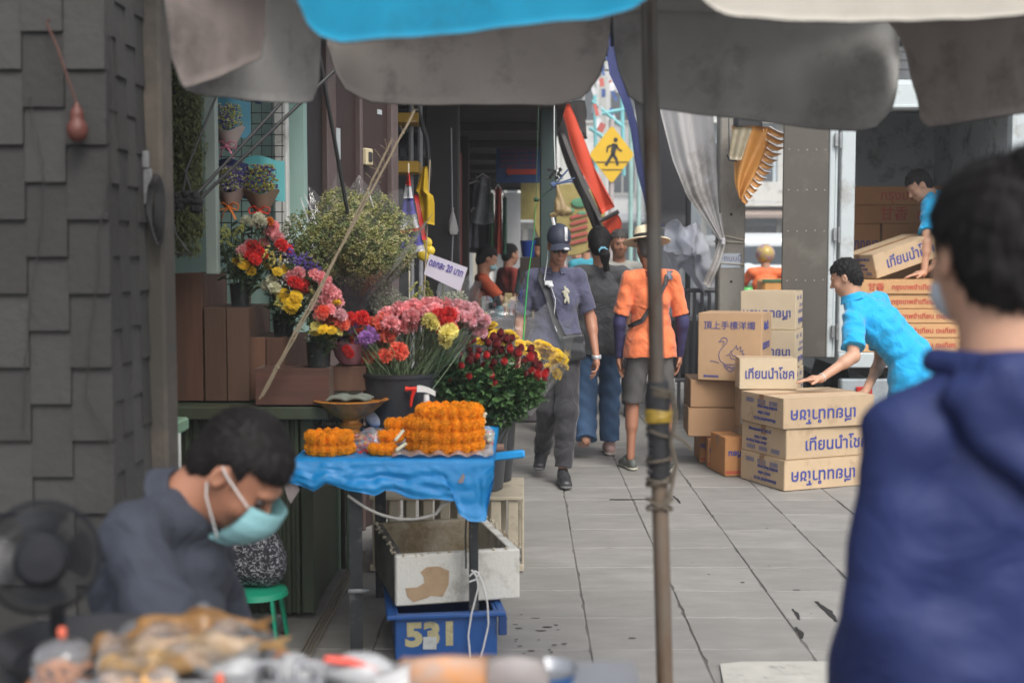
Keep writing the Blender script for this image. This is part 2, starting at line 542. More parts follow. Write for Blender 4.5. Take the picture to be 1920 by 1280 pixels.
mb=MB();mb.box((20,190,11.5),(164,424,26));ho_=obj('haze',mb,hz);ho_['kind']='stuff'
M_tile=mat('paving_stone',(.245,.236,.22),.72,var=.16,scale=5,bump=.25,bscale=45,island=.10,stretch=(1,2.2,1),dirt=(.21,.205,.19),dscale=1.3,damount=.45)
M_grout=mat('paving_joint',(.13,.125,.118),.95,bump=.6,bscale=80)
M_conc=mat('shop_floor_cement',(.27,.30,.30),.65,var=.1,scale=5,dirt=(.12,.12,.12),dscale=6,damount=.3)
M_asph=mat('asphalt',(.055,.055,.057),.9,var=.2,scale=40,bump=.7,bscale=160)
M_kerb=mat('kerb_concrete',(.3,.3,.29),.85,var=.15,scale=8,bump=.4,bscale=70,dirt=(.12,.12,.11))
mb=MB();mb.grid(lambda u,v:(-60+160*u,-20+400*v,-.16),8,12);struct('ground',mb,M_asph)
mb=MB();mb.grid(lambda u,v:(2.3+12*u,-6+180*v,-.13),6,40);struct('road',mb,M_asph)
mb=MB();mb.grid(lambda u,v:(-4.5+6.75*u,-3+80*v,-.0055),4,40);struct('pavement_bed',mb,M_grout)
mb=MB()
k=0
for i in range(-3,5):
 x0=.25+.4*i
 for j in range(-5,90):
  y0=4.52+.4*j+(.0 if i%2 else .0)
  g=.0016+.0012*rnd.random();z=rnd.uniform(-.0012,.0012)
  tx,ty=rnd.uniform(-.002,.002),rnd.uniform(-.002,.002)
  c=[(x0+g,y0+g),(x0+.4-g,y0+g),(x0+.4-g,y0+.4-g),(x0+g,y0+.4-g)]
  near=j<12
  ring_t=[];ring_m=[]
  for a in range(4):
   p,q=c[a],c[(a+1)%4]
   n_=7 if near else 1
   for t in range(n_):
    s_=t/n_;px=p[0]+(q[0]-p[0])*s_;py=p[1]+(q[1]-p[1])*s_
    ch=rnd.random()**9*.010 if near else 0
    cx,cy=x0+.2,y0+.2
    dx,dy=cx-px,cy-py;l_=math.hypot(dx,dy)
    px2,py2=px+dx/l_*ch,py+dy/l_*ch
    zz=z+tx*(px-cx)*5+ty*(py-cy)*5
    ring_t.append((px2+dx/l_*.0035,py2+dy/l_*.0035,zz));ring_m.append((px2,py2,zz-.003))
  n_=len(ring_t)
  ring_b=[(p[0],p[1],-.011)for p in ring_m]
  fs=[tuple(range(n_))]
  for a in range(n_):
   b=(a+1)%n_
   fs.append((a,a+n_,b+n_,b));fs.append((a+n_,a+2*n_,b+2*n_,b+n_))
  mb.add(ring_t+ring_m+ring_b,fs)
struct('pavement',mb,M_tile)
mb=MB()
for j in range(60):mb.box((2.3,-4+j*1.0,-.06),(.16,.992,.14),bev=.012)
struct('kerb',mb,M_kerb)
mb=MB();mb.box((-2.88,6.0,.0),(3.86,6.0,.05));struct('shop_floor',mb,M_conc)
M_slab=mat('pale_patch',(.42,.41,.37),.9,var=.15,scale=10,bump=.4,bscale=40,dirt=(.2,.19,.18),dscale=8,damount=.25)
mb=MB();P0=[G(1350,1248),G(1395,1244),G(1640,1243),G(1640,1330),G(1365,1330)]
mb.prism([(p.x,p.y,.006)for p in P0],.006);struct('cement_patch',mb,M_slab)
M_hole=mat('broken_joint',(.02,.019,.018),1,bump=.5)
mb=MB()
for(a,b,wd)in(((1530,1128),(1568,1166),.028),((1486,1142),(1498,1162),.016),((1492,1176),(1504,1196),.02),((1262,930),(1275,944),.02)):
 A,B=G(*a),G(*b);d=(B-A).normalized();n=Vector((-d.y,d.x,0));pts=[]
 for s_ in range(9):
  t=s_/8;pts.append(A.lerp(B,t)+n*wd*(.5+.5*rnd.random())*math.sin(PI*max(.12,min(.88,t))))
 for s_ in range(8,-1,-1):
  t=s_/8;pts.append(A.lerp(B,t)-n*wd*.3*(.4+.6*rnd.random()))
 mb.prism([(p.x,p.y,.0025)for p in pts],.002)
A,B=G(1143,935),G(1262,938);mb.box(((A+B)/2+Vector((0,0,.001))),((B-A).length,.02,.004))
struct('pavement_damage',mb,M_hole)
M_stain=mat('street_stain',(.075,.07,.066),.85)
mb=MB()
for i in range(30):
 px=rnd.choice([rnd.uniform(960,1080),rnd.uniform(960,1540)]);py=rnd.uniform(1150,1225)if px<1080 else rnd.uniform(900,1230)
 c=G(px,py);s_=rnd.uniform(.002,.008);e=rnd.uniform(1,3.5)
 pts=[(c.x+math.cos(a)*s_*e*rnd.uniform(.6,1),c.y+math.sin(a)*s_*rnd.uniform(.6,1),.0024)for a in[PI*2*q/9 for q in range(9)]]
 mb.prism(pts,.0012)
struct('pavement_stains',mb,M_stain)
M_stone=mat('cladding_stone',(.040,.039,.037),.9,var=.12,scale=7,bump=.6,bscale=42,island=.26,bdist=.006)
M_plast=mat('beige_plaster',(.06,.054,.045),.85,var=.12,scale=4,bump=.3,bscale=30,dirt=(.12,.1,.08),dscale=3,damount=.4)
pier=thing('stone_pier','grey shop pier clad in staggered textured stone tiles, at the far left','pier',(-1.5,3.5,0))
mb=MB();mb.box((-1.68,3.40,1.6),(1.2,.34,3.2));obj('core',mb,mat('pier_core',(.04,.038,.036),.95),pier)
mb=MB()
TW,TH=.1065,.19
for c in range(8):
 x1=-1.06-TW*c;x0=x1-TW
 off=.095 if c%2 else 0
 zt=1.45+(475-133)/F*3.2+off
 for r_ in range(-8,14):
  zb=zt-r_*TH;z1=zb+TH
  if z1<.02 or zb>3.2:continue
  g=.0012;pr=.013+.003*rnd.random();pt=.003
  y=3.225
  vs=[(x0+g,y-pr,zb+g),(x1-g,y-pr,zb+g),(x1-g,y-pt,z1-g),(x0+g,y-pt,z1-g),(x0+g,y+.02,zb+g),(x1-g,y+.02,zb+g),(x1-g,y+.02,z1-g),(x0+g,y+.02,z1-g)]
  mb.add(vs,[(0,1,2,3),(5,4,7,6),(4,5,1,0),(3,2,6,7),(1,5,6,2),(4,0,3,7)])
for c in range(4):
 y0=3.245+.083*c;y1=y0+.083;off=.095 if c%2==0 else 0
 zt=1.45+(475-133)/F*3.2+off
 for r_ in range(-8,14):
  zb=zt-r_*TH;z1=zb+TH
  if z1<.02 or zb>3.2:continue
  g=.0012;pr=.007+.003*rnd.random();pt=.002;x=-1.075
  vs=[(x+pr,y0+g,zb+g),(x+pr,y1-g,zb+g),(x+pt,y1-g,z1-g),(x+pt,y0+g,z1-g),(x-.01,y0+g,zb+g),(x-.01,y1-g,zb+g),(x-.01,y1-g,z1-g),(x-.01,y0+g,z1-g)]
  mb.add(vs,[(0,1,2,3),(5,4,7,6),(4,5,1,0),(3,2,6,7),(1,5,6,2),(4,0,3,7)])
obj('stone_cladding',mb,M_stone,pier)
mb=MB();mb.box((-1.19,3.64,1.6),(.33,.12,3.2),bev=.008);obj('plaster_edge',mb,M_plast,pier)
M_cord=mat('old_cord',(.03,.026,.024),.8)
def cord(name,pts,D,r,m,label,cat,jit=.003,n=6,sag=None,group=None):
 P=[W(p[0],p[1],D if len(p)<3 else p[2])for p in pts]
 Q=[]
 for a,b in zip(P[:-1],P[1:]):
  for t in range(n):Q.append(a.lerp(b,t/n)+Vector((rnd.uniform(-jit,jit),rnd.uniform(-jit,jit),0)))
 Q.append(P[-1])
 mb=MB();mb.tube(Q,r,6);o=obj(name,mb,m,None,True);tag(o,label,cat,group);return o
cord('hanging_cable',[(56,180),(60,225),(78,290),(80,330),(80,400),(66,500),(58,560),(50,640),(42,800)],3.19,.0016,M_cord,'thin dark cord wandering down the stone tiles farther left','cord')
cord('hanging_cable',[(196,-20),(205,60),(212,150),(211,250),(198,380),(186,420),(186,500),(172,600),(160,740),(196,800),(214,850)],3.19,.0018,M_cord,'thin dark cord down the pier corner, right of the gourd','cord')
M_gourd=mat('rusty_red_gourd',(.10,.028,.02),.55,var=.3,scale=12)
g0=W(145,240,3.17)
mb=MB()
prof=[(0,-.036),(.012,-.034),(.022,-.024),(.0265,-.008),(.025,.006),(.019,.016),(.0165,.022),(.0175,.030),(.0165,.040),(.011,.05),(.006,.058),(.004,.064)]
mb.lathe(g0,prof,20)
go=thing('gourd_charm','rusty red bottle gourd charm hanging on the stone tiles','ornament',g0)
obj('gourd',mb,M_gourd,go,True)
mb=MB();mb.tube([g0+Vector((0,0,.06)),W(128,150,3.17),W(108,90,3.18),W(88,45,3.19),W(92,35,3.19)],.0035,6)
obj('cord',mb,mat('red_brown_cord',(.07,.03,.022),.8),go,True)
M_dkmetal=mat('dark_metal',(.05,.052,.055),.5,metal=.6,var=.2,bump=.1)
M_gal=mat('galvanised',(.33,.34,.35),.42,metal=.75,var=.2,scale=20,dirt=(.12,.1,.08),dscale=9,damount=.3)
la=thing('metal_latch','small steel latch plate hanging with black cable loops beside the pier','latch',W(277,400,3.55))
mb=MB();mb.box(W(273,300,3.55),(.02,.02,.05),bev=.004);mb.box(W(277,350,3.55),(.024,.012,.10),bev=.003);obj('plate',mb,M_gal,la)
mb=MB()
for q in range(5):
 c=W(284+q*3,385+q*2,3.53);pts=[c+Vector((math.cos(a)*(.012+.002*q),.004*math.sin(3*a),math.sin(a)*(.06+.010*q)))for a in[2*PI*t/24 for t in range(25)]]
 mb.tube(pts,.0035,6)
obj('cable_loop',mb,mat('black_cable',(.018,.018,.02),.5),la,True)
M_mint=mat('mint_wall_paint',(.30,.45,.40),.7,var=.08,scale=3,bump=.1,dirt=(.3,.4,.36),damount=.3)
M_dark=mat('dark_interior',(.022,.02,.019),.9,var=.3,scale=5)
M_green=mat('green_painted_steel',(.042,.058,.034),.5,var=.15,scale=4,bump=.15,dirt=(.04,.035,.02),dscale=5,damount=.45,stretch=(1,1,.3))
M_green2=mat('pale_green_steel',(.11,.17,.12),.55,var=.2,scale=8,dirt=(.07,.05,.03),dscale=10,damount=.4,stretch=(1,1,.25))
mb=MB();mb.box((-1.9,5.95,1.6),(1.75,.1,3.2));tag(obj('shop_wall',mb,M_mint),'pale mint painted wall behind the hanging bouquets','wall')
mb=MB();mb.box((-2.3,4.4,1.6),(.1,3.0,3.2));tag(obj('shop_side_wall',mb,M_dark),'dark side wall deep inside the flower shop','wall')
mb=MB();mb.box(W(528,300,5.8)*1.0,(.062,.06,2.4),bev=.006);tag(obj('white_post',mb,mat('white_paint',(.62,.62,.58),.5,var=.08,dirt=(.3,.28,.25),damount=.25)),'white painted shop post right of the wire grid','post')
M_maroon=mat('maroon_panel',(.034,.017,.015),.55,var=.2,scale=6,bump=.1,dirt=(.03,.018,.016),damount=.4)
M_mauve=mat('mauve_frame',(.10,.072,.068),.6,var=.15,scale=8,dirt=(.1,.06,.05),damount=.3)
fd=thing('folding_door','maroon folding shop door with dusty pink frames','door',(-.93,6.4,0))
a=Vector((W(540,475,5.9).x,5.9,0));b=Vector((W(738,475,6.9).x,6.9,0));dr=(b-a).normalized()
def onp(px):
 q=W(px,475,1.0);t=(q.x*a.y-a.x*1.0*1.0)
 dx,dy=q.x,1.0
 s_=(a.x*dy-a.y*dx)/(dr.y*dx-dr.x*dy)
 return a+dr*s_
nrm=Vector((dr.y,-dr.x,0))
rot=Matrix((dr,Vector((-dr.y,dr.x,0)),Vector((0,0,1)))).transposed()
for i,(p0,p1)in enumerate(((541,602),(620,664),(668,724))):
 A,B=onp(p0),onp(p1);mb=MB();mb.box((A+B)/2+Vector((0,0,1.5)),((B-A).length,.03,3.0),rot,.004)
 if i==0:obj('door_panel',mb,mat('dark_brown_panel',(.014,.010,.010),.55,var=.2),fd)
 else:obj('door_panel',mb,M_maroon,fd)
for(p0,p1)in((602,619),(664,669),(723,735)):
 A,B=onp(p0),onp(p1);mb=MB();mb.box((A+B)/2+nrm*.02+Vector((0,0,1.5)),((B-A).length,.05,3.0),rot,.006);obj('door_frame',mb,M_mauve,fd)
q=onp(629)+nrm*.018;q.z=W(0,270,q.y).z
mb=MB();mb.box(q,(.055,.002,.155),rot);tag(obj('paper_notice',mb,mat('notice_paper',(.42,.45,.46),.8)),'blank pale paper notice taped to the maroon door','notice')
q=onp(681)+nrm*.03;q.z=W(0,295,q.y).z
so=thing('wall_socket','cream electrical socket box on the maroon door','socket',q)
mb=MB();mb.box(q,(.072,.03,.088),rot,.006);obj('socket_box',mb,mat('cream_plastic',(.55,.47,.3),.5),so)
mb=MB();mb.box(q+nrm*.017,(.034,.012,.05),rot,.004);obj('plug',mb,mat('black_plastic',(.03,.03,.032),.4),so)
q=onp(708)+nrm*.018;q.z=W(0,211,q.y).z
mb=MB();mb.box(q,(.05,.003,.025),rot);tag(obj('door_sticker',mb,MATS['notice_paper']),'small white sticker high on the maroon door','sticker')
ct=thing('green_counter','green corrugated steel shop counter under the wooden steps','counter',(-1.2,5.2,0))
zt=W(0,757,4.85).z
mb=MB();mb.box((-1.24,5.30,zt-.03),(.98,1.00,.05),bev=.004);obj('counter_top',mb,M_green,ct)
mb=MB()
x=-1.72;i=0
prof=[]
while x<-.86:
 prof+=[(x,4.865),(x+.012,4.865),(x+.018,4.885),(x+.030,4.885)];x+=.036
vs=[(p[0],p[1],z_)for z_ in(.03,zt-.06)for p in prof];n_=len(prof)
mb.add(vs,[(i,i+1,i+1+n_,i+n_)for i in range(n_-1)])
obj('corrugated_front',mb,M_green,ct)
mb=MB();mb.box((-.84,5.33,zt/2),(.02,.86,zt-.08));mb.box((-.845,4.88,zt/2),(.05,.05,zt-.07),bev=.004);obj('side_panel',mb,M_green,ct)
gt=thing('folding_gate','folded pale green steel gate strips with rust, behind the stall table','gate',(-.86,5.55,0))
for q,px in enumerate((603,612,628,639,650)):
 D=5.55+.02*(q%2);X=W(px,475,D).x
 mb=MB();mb.box((X,D,.44),(.020 if q%2 else .026,.02,.82),bev=.005);obj('gate_strip',mb,M_green2 if q%2==0 else M_green,gt)
mb=MB()
for q in range(4):
 mb.bar((-.79+q*.013,4.3,.031),(-.79+q*.013,5.9,.031),.004,.012)
o=obj('door_track',mb,mat('worn_track',(.35,.30,.24),.4,metal=.6));tag(o,'worn metal sliding door track along the shop threshold','door track')
mb=MB();c=W(397,345,4.9);mb.box(c,(.046,.05,.70),bev=.003);c2=W(365,495,4.92)
o=obj('pale_post',mb,mat('pale_green_board',(.24,.29,.26),.6,var=.08));tag(o,'pale grey green upright board right of the artificial hedge','board')
mb=MB();mb.tube([W(313,-40,4.1),W(311,300,4.1),W(316,470,4.1),W(313,640,4.1),W(316,760,4.1)],.006,8)
for q in(520,590,670):mb.ball(W(317,q,4.09),.009,8,6)
tag(obj('vertical_pipe',mb,mat('pale_pipe',(.32,.36,.34),.5),None,True),'thin pale water pipe running down beside the pier','pipe')
mb=MB();mb.box((W(305,475,4.0).x,4.0,1.6),(.03,.1,3.2));tag(obj('dark_gap_strip',mb,M_dark),'dark strip in the gap between the pier and the pale pipe','rail')  # dark strip standing in for the gap beside the pier
mb=MB();mb.box((-1.62,5.2,2.86),(1.85,4.3,.06));mb.box((-.72,5.2,2.80),(.05,4.3,.14));tag(obj('unseen_shade_canopy',mb,M_dark),'dark canopy added out of view to shade the front of the flower shop','canopy')  # unseen canopy, added to keep sky light off the left side
M_hedge=mat('hedge_leaf',(.055,.066,.010),.7,var=.35,scale=9,island=.35)
hg=thing('hedge_panel','olive green artificial hedge strip hanging beside the pier','plant',W(350,480,4.75))
mb=MB();mb.box(W(348,250,4.85),(.12,.02,.80));obj('backing',mb,mat('hedge_backing',(.025,.03,.01),.9),hg)
mb=MB()
for i in range(5200):
 px=rnd.gauss(350,19);py=rnd.uniform(30,478)
 if abs(px-350)>33+5*math.sin(py*.05)+(3 if rnd.random()<.2 else 0):continue
 if py>440 and abs(px-352)>26:continue
 c=W(px,py,4.80+rnd.uniform(-.045,.03));L_=rnd.uniform(.010,.026)
 d=Vector((rnd.uniform(-.7,.7),rnd.uniform(-1,.1),rnd.uniform(-1.4,.3))).normalized();s_=d.orthogonal().normalized()*.0032
 mb.add([c-s_,c+s_,c+d*L_+s_*.3,c+d*L_-s_*.3],[(0,1,2,3)])
obj('leaves',mb,M_hedge,hg)
def resamp(P,n):
 P=[Vector(p)for p in P];L_=[0]
 for a,b in zip(P[:-1],P[1:]):L_.append(L_[-1]+(b-a).length)
 out=[];j=0
 for i in range(n+1):
  t=L_[-1]*i/n
  while j<len(P)-2 and L_[j+1]<t:j+=1
  s_=(t-L_[j])/max(1e-9,L_[j+1]-L_[j]);out.append(P[j].lerp(P[j+1],min(1,s_)))
 return out
def fabric(name,col,**k):
 return mat(name,col,.85,transl=.22,var=.12,scale=5,bump=.25,bscale=300,sheen=.2,dirt=tuple(c*.55 for c in col),dscale=4,damount=.3,**k)
um=thing('market_umbrella','big vendor umbrella with brown, grey, blue and cream panels on a rusty steel pole','umbrella',(.33,2.95,0))
F_br=fabric('umbrella_brown',(.20,.165,.15));F_g1=fabric('umbrella_grey',(.52,.51,.49));F_g2=fabric('umbrella_taupe',(.45,.41,.38))
F_g3=fabric('umbrella_dark_grey',(.32,.315,.30));F_g4=fabric('umbrella_tan',(.38,.33,.30));F_bl=fabric('umbrella_blue',(.0,.27,.46));F_cr=fabric('umbrella_cream',(.50,.47,.41))
hub=Vector((W(1216,0,2.95).x-.02,2.95,2.62))
def valance(top,bot,m,wave=.012,ph=0.0,label=None):
 """top, bot: lists of (px,py,D)"""
 nu,nv=36,10
 T=resamp([W(*p)for p in top],nu);B=resamp([W(*p)for p in bot],nu)
 vs=[]
 for j in range(nv+1):
  for i in range(nu+1):
   v=j/nv;p=T[i].lerp(B[i],v)
   p.y+=wave*v*math.sin(i*.45+ph)+wave*.6*v*math.sin(i*1.1+ph*2)
   vs.append(p)
 def fn(u,v):return vs[min(nv,round(v*nv))*(nu+1)+min(nu,round(u*nu))]
 mb=MB();mb.grid(fn,nu,nv,.0018)
 o=obj('valance',mb,m,um,True,None)
 if label:o['label']=label
 mb=MB();mb.tube([vs[nv*(nu+1)+i]for i in range(nu+1)],.0022,6);obj('hem',mb,mat('hem_tape',(.07,.065,.06),.8),o,True)
 mb=MB()
 def roof(u,v):
  i=min(nu,round(u*nu));return T[i].lerp(hub,v)+Vector((0,0,-.05*math.sin(v*PI)))
 mb.grid(roof,nu,6,.0018);obj('canopy_panel',mb,m,um,True,None)
valance([(300,-60,2.85),(500,-70,3.05)],[(316,60,2.85),(322,110,2.85),(345,166,2.86),(420,140,2.95),(488,108,3.04),(497,60,3.05)],F_br,.004,label='brown folded valance at the left corner')
valance([(470,-30,3.12),(600,30,3.55)],[(345,168,3.0),(380,178,3.06),(470,188,3.2),(560,194,3.4),(585,191,3.45),(597,150,3.5),(601,84,3.55)],F_g1,.006,1,label='light grey valance left of centre')
valance([(606,30,3.6),(1146,30,3.6)],[(615,85,3.6),(628,135,3.6),(650,170,3.6),(690,191,3.6),(760,196,3.6),(900,197,3.6),(1050,196,3.6),(1095,182,3.6),(1125,142,3.6),(1140,90,3.6)],F_g2,.01,2,label='taupe valance of the far side')
valance([(1150,20,3.62),(1680,30,3.5)],[(1152,90,3.62),(1160,135,3.62),(1178,182,3.6),(1215,200,3.6),(1350,219,3.56),(1500,237,3.53),(1600,246,3.5),(1640,240,3.5),(1668,210,3.5),(1681,160,3.5),(1690,110,3.5)],F_g3,.012,3.4,label='dark grey valance behind the pole')
valance([(1650,30,3.45),(1990,10,2.9)],[(1692,60,3.44),(1715,170,3.4),(1726,226,3.38),(1742,238,3.36),(1800,230,3.25),(1960,205,2.95),(1990,150,2.9)],F_g4,.008,.5,label='tan valance at the right')
valance([(540,-75,2.3),(1232,-110,2.3)],[(558,5,2.3),(577,48,2.3),(605,71,2.3),(640,80,2.3),(800,69,2.3),(1000,47,2.3),(1120,34,2.3),(1180,20,2.3),(1218,-4,2.3)],F_bl,.006,0,label='bright blue valance on the near side')
valance([(1296,-110,2.3),(2000,-75,2.5)],[(1310,-12,2.3),(1330,14,2.3),(1370,31,2.3),(1450,39,2.32),(1700,41,2.4),(1900,31,2.45),(1990,15,2.5)],F_cr,.006,2,label='cream valance on the near side')
M_pole=mat('rusty_pole',(.15,.138,.122),.45,metal=.55,var=.2,scale=10,dirt=(.10,.05,.025),dscale=6,damount=.5,stretch=(1,1,.3),bump=.2)
M_pole2=mat('rusted_lower_pole',(.24,.20,.16),.5,metal=.5,var=.2,scale=10,dirt=(.14,.07,.03),dscale=5,damount=.6,stretch=(1,1,.3),bump=.2)
mb=MB();mb.tube([hub+Vector((0,0,.05)),W(1216,0,2.95),W(1232,740,2.93)],.0185,20);obj('upper_pole',mb,M_pole,um,True)
mb=MB();mb.tube([W(1236,880,2.93),W(1248,1330,2.90)],.0195,20);mb.tube([W(1248,1330,2.90),Vector((W(1252,1500,2.89).x,2.89,0.0))],.0195,20);obj('lower_pole',mb,M_pole2,um,True)
jt=MB();jt.tube([W(1232,715,2.93),W(1233,745,2.93),W(1234,780,2.93),W(1237,850,2.93),W(1237,905,2.93)],[.026,.031,.027,.027,.024],18)
for q in range(7):jt.ball(W(1218+rnd.uniform(-3,3),800+q*14,2.92),rnd.uniform(.006,.010),8,6)
o=obj('pole_joint',jt,mat('black_rubber_wrap',(.022,.022,.024),.6,bump=.6,bscale=120),um,True)
mb=MB()
for q in range(5):
 z0=770+q*4.5;mb.tube([W(1235,z0,2.93)+Vector((math.cos(t)*.0295,math.sin(t)*.0295,.002*math.sin(t*2+q)))for t in[2*PI*k/16 for k in range(17)]],.004,5)
obj('yellow_tape',mb,mat('yellow_tape',(.36,.24,.03),.5,var=.3,scale=60),um,True)
mb=MB()
for q in range(10):
 z0=rnd.choice([722,728,734,740,812,860,892,900,935,945]);tl=rnd.uniform(-.014,.014)
 mb.tube([W(1237,z0,2.93)+Vector((math.cos(t)*(.030+.003*math.sin(3*t)),math.sin(t)*.031,tl*math.cos(t)))for t in[2*PI*k/16 for k in range(17)]],.0035,5)
mb.tube([W(1262,740,2.9),W(1268,780,2.9),W(1258,830,2.9),W(1268,870,2.9),W(1256,930,2.9),W(1240,950,2.9)],.005,6)
mb.tube([W(1262,815,2.9),W(1282,826,2.9),W(1297,842,2.9)],.004,6)
obj('twine',mb,mat('old_twine',(.12,.10,.075),.9,bump=.6,bscale=150),um,True)
for(x0,x1,D0)in((1146,1148,3.6),(1688,1690,3.47),(602,606,3.56)):
 mb=MB();mb.tube([hub,W(x0,20,D0),W(x1,88,D0+.02)],.005,6);obj('rib',mb,M_dkmetal,um,True)
fr=thing('folded_umbrella_frame','folded black umbrella frame with thin rods tied near the hedge','umbrella frame',W(345,378,4.5))
M_rod=mat('black_rod',(.02,.021,.022),.5)
def rod(a,b,r=.006,parent=None,m=None):
 mb=MB();mb.tube([W(*a),W(*b)],r,8);return obj('rod',mb,m or M_rod,parent,True)
rod((348,322,4.5),(418,150,4.6),.0045,fr);rod((362,372,4.5),(530,190,4.7),.0065,fr);rod((368,380,4.5),(640,120,4.75),.0065,fr)
rod((596,90,4.8),(652,400,5.0),.008,fr);rod((350,322,4.5),(335,395,4.48),.0045,fr);rod((345,318,4.5),(362,372,4.5),.0045,fr)
mb=MB()
for q in range(22):
 c=W(rnd.uniform(322,372),378+rnd.uniform(-14,14),4.49);mb.ball(c,(rnd.uniform(.014,.03),.018,rnd.uniform(.012,.024)),8,6)
obj('tied_cloth',mb,mat('black_cloth',(.014,.013,.013),.9,bump=.8,bscale=60),fr,True)
mb=MB();mb.tube([W(326,420,4.4),W(330,440,4.4),W(352,470,4.4),W(362,478,4.4),W(320,474,4.4)],.003,6);obj('wire_tail',mb,M_rod,fr,True)
wg=thing('wire_grid','black wire grid panel on the mint wall behind the bouquets','wire grid',W(468,440,5.5))
mb=MB()
for i in range(7):x=415+i*19;mb.tube([W(x,150,5.5),W(x,480,5.5)],.0022,5)
for i in range(17):y=150+i*20.6;mb.tube([W(412,y,5.5),W(533,y,5.5)],.0022,5)
obj('wires',mb,M_rod,wg)
def leafmesh():pass
M_w1=mat('brown_plank',(.092,.042,.024),.6,var=.42,scale=16,stretch=(1.5,1.5,.12),bump=.35,bscale=30,dirt=(.05,.025,.018),dscale=4,damount=.3,island=.22)
M_w2=mat('reddish_plank',(.085,.036,.024),.6,var=.42,scale=16,stretch=(.12,1.5,1.5),bump=.35,bscale=30,dirt=(.06,.028,.02),dscale=4,damount=.3,island=.22)
M_w3=mat('pale_plank',(.12,.088,.07),.65,var=.15,scale=6,bump=.3,bscale=30,island=.1)
def crate(px0,px1,pytop,D,depth,label,vertical=True,pm=None,sidem=None,z0=None,top_inset=.0,sideboard=False):
 a=W(px0,pytop,D);b=W(px1,pytop,D);z1=a.z;zb=zt if z0 is None else z0
 t=thing('wooden_crate',label,'crate',((a.x+b.x)/2,D+depth/2,zb),0,'stepped wooden crates on the green counter')
 Wd=b.x-a.x;pm=pm or M_w1
 mb=MB();g=.004
 if vertical:
  n=max(1,round(Wd/.085));s_=Wd/n
  for i in range(n):mb.box((a.x+s_*(i+.5),D+.008,(zb+z1)/2+.001),(s_-g,.016,z1-zb-.004),bev=.0015)
 else:
  n=max(1,round((z1-zb)/.10));s_=(z1-zb)/n
  for i in range(n):mb.box(((a.x+b.x)/2,D+.008,zb+s_*(i+.5)+.001),(Wd,.016,s_-g),bev=.0015)
 obj('front_board',mb,pm,t)
 for s2,nm in((a.x+.008,'side_board'),(b.x-.008,'side_board')):
  mb=MB();mb.box((s2,D+.0165+(depth-.035)/2,(zb+z1)/2),(.015,depth-.035,z1-zb-.003),bev=.0015);obj(nm,mb,sidem or pm,t)
 mb=MB();mb.box(((a.x+b.x)/2,D+depth/2,z1-.012),(Wd-.033,depth-.036,.012));obj('top_board',mb,mat('dark_plank',(.05,.028,.022),.6,var=.2),t)
 mb=MB();mb.box(((a.x+b.x)/2,D+depth-.009,(zb+z1)/2),(Wd,.015,z1-zb-.004));obj('back_board',mb,pm,t)
 return t
crate(322,378,512,4.93,.42,'tallest brown plank crate at the left end of the steps',True)
crate(381,466,576,4.93,.42,'second tallest brown plank crate with pale square face in the steps',True,mat('mid_plank',(.078,.042,.026),.6,var=.2,scale=6,stretch=(1.5,1.5,.25),bump=.3,island=.2))
crate(436,560,628,5.36,.25,'brown plank crate set behind the lowest front crate',True)
crate(430,532,632,4.96,.36,'third plank crate of the steps, behind the low front crate',True)
crate(478,616,690,4.80,.145,'lowest plank crate with pale right side, at the front of the steps',False,M_w2,M_w3)
M_leg=mat('worn_steel_leg',(.05,.055,.058),.5,metal=.5,var=.25,scale=14,dirt=(.2,.2,.19),dscale=12,damount=.25)
TZ=.715
tb=thing('stall_table','small folding stall table on grey angle steel legs','table',(-.46,4.8,0))
mb=MB();mb.box((-.455,4.82,TZ-.012),(.68,.82,.02),bev=.003);obj('tabletop',mb,mat('plywood',(.2,.13,.08),.7),tb)
for(x,y)in((-.597,4.42),(-.175,4.42),(-.597,5.2),(-.175,5.2)):
 mb=MB();mb.box((x,y+.002,.345),(.046 if x<-.4 else .034,.005,.69));mb.box((x-.019 if x<-.4 else x-.014,y+.025,.345),(.005,.04,.69));obj('leg',mb,M_leg,tb)
mb=MB();mb.box((-.455,4.415,TZ-.045),(.66,.02,.035),bev=.002);mb.box((-.455,5.2,TZ-.045),(.66,.02,.035),bev=.002);obj('apron',mb,M_dkmetal,tb)
mb=MB();mb.box((-.596,4.41,.245),(.058,.014,.014),bev=.003);mb.tube([(-.575,4.40,.245),(-.560,4.398,.25),(-.552,4.41,.248)],.005,6);obj('clamp',mb,M_gal,tb)
M_blue=mat('blue_plastic_sheet',(.012,.26,.62),.34,var=.08,scale=10,bump=.35,bscale=26,spec=.5,bdist=.006)
from mathutils import noise as NZ
bot=[(538,898),(548,905),(575,912),(590,918),(612,905),(640,912),(690,924),(705,926),(722,916),(738,920),(762,930),(830,934),(860,936),(861,962),(880,972),(912,974),(915,950),(920,925),(926,900)]
NU=90
Bp=resamp([W(p[0],p[1],4.385)for p in bot],NU)
top_f=[Vector((-.815+(.815-.098)*i/NU,4.395,TZ+.006))for i in range(NU+1)]
vs=[]
rows=26
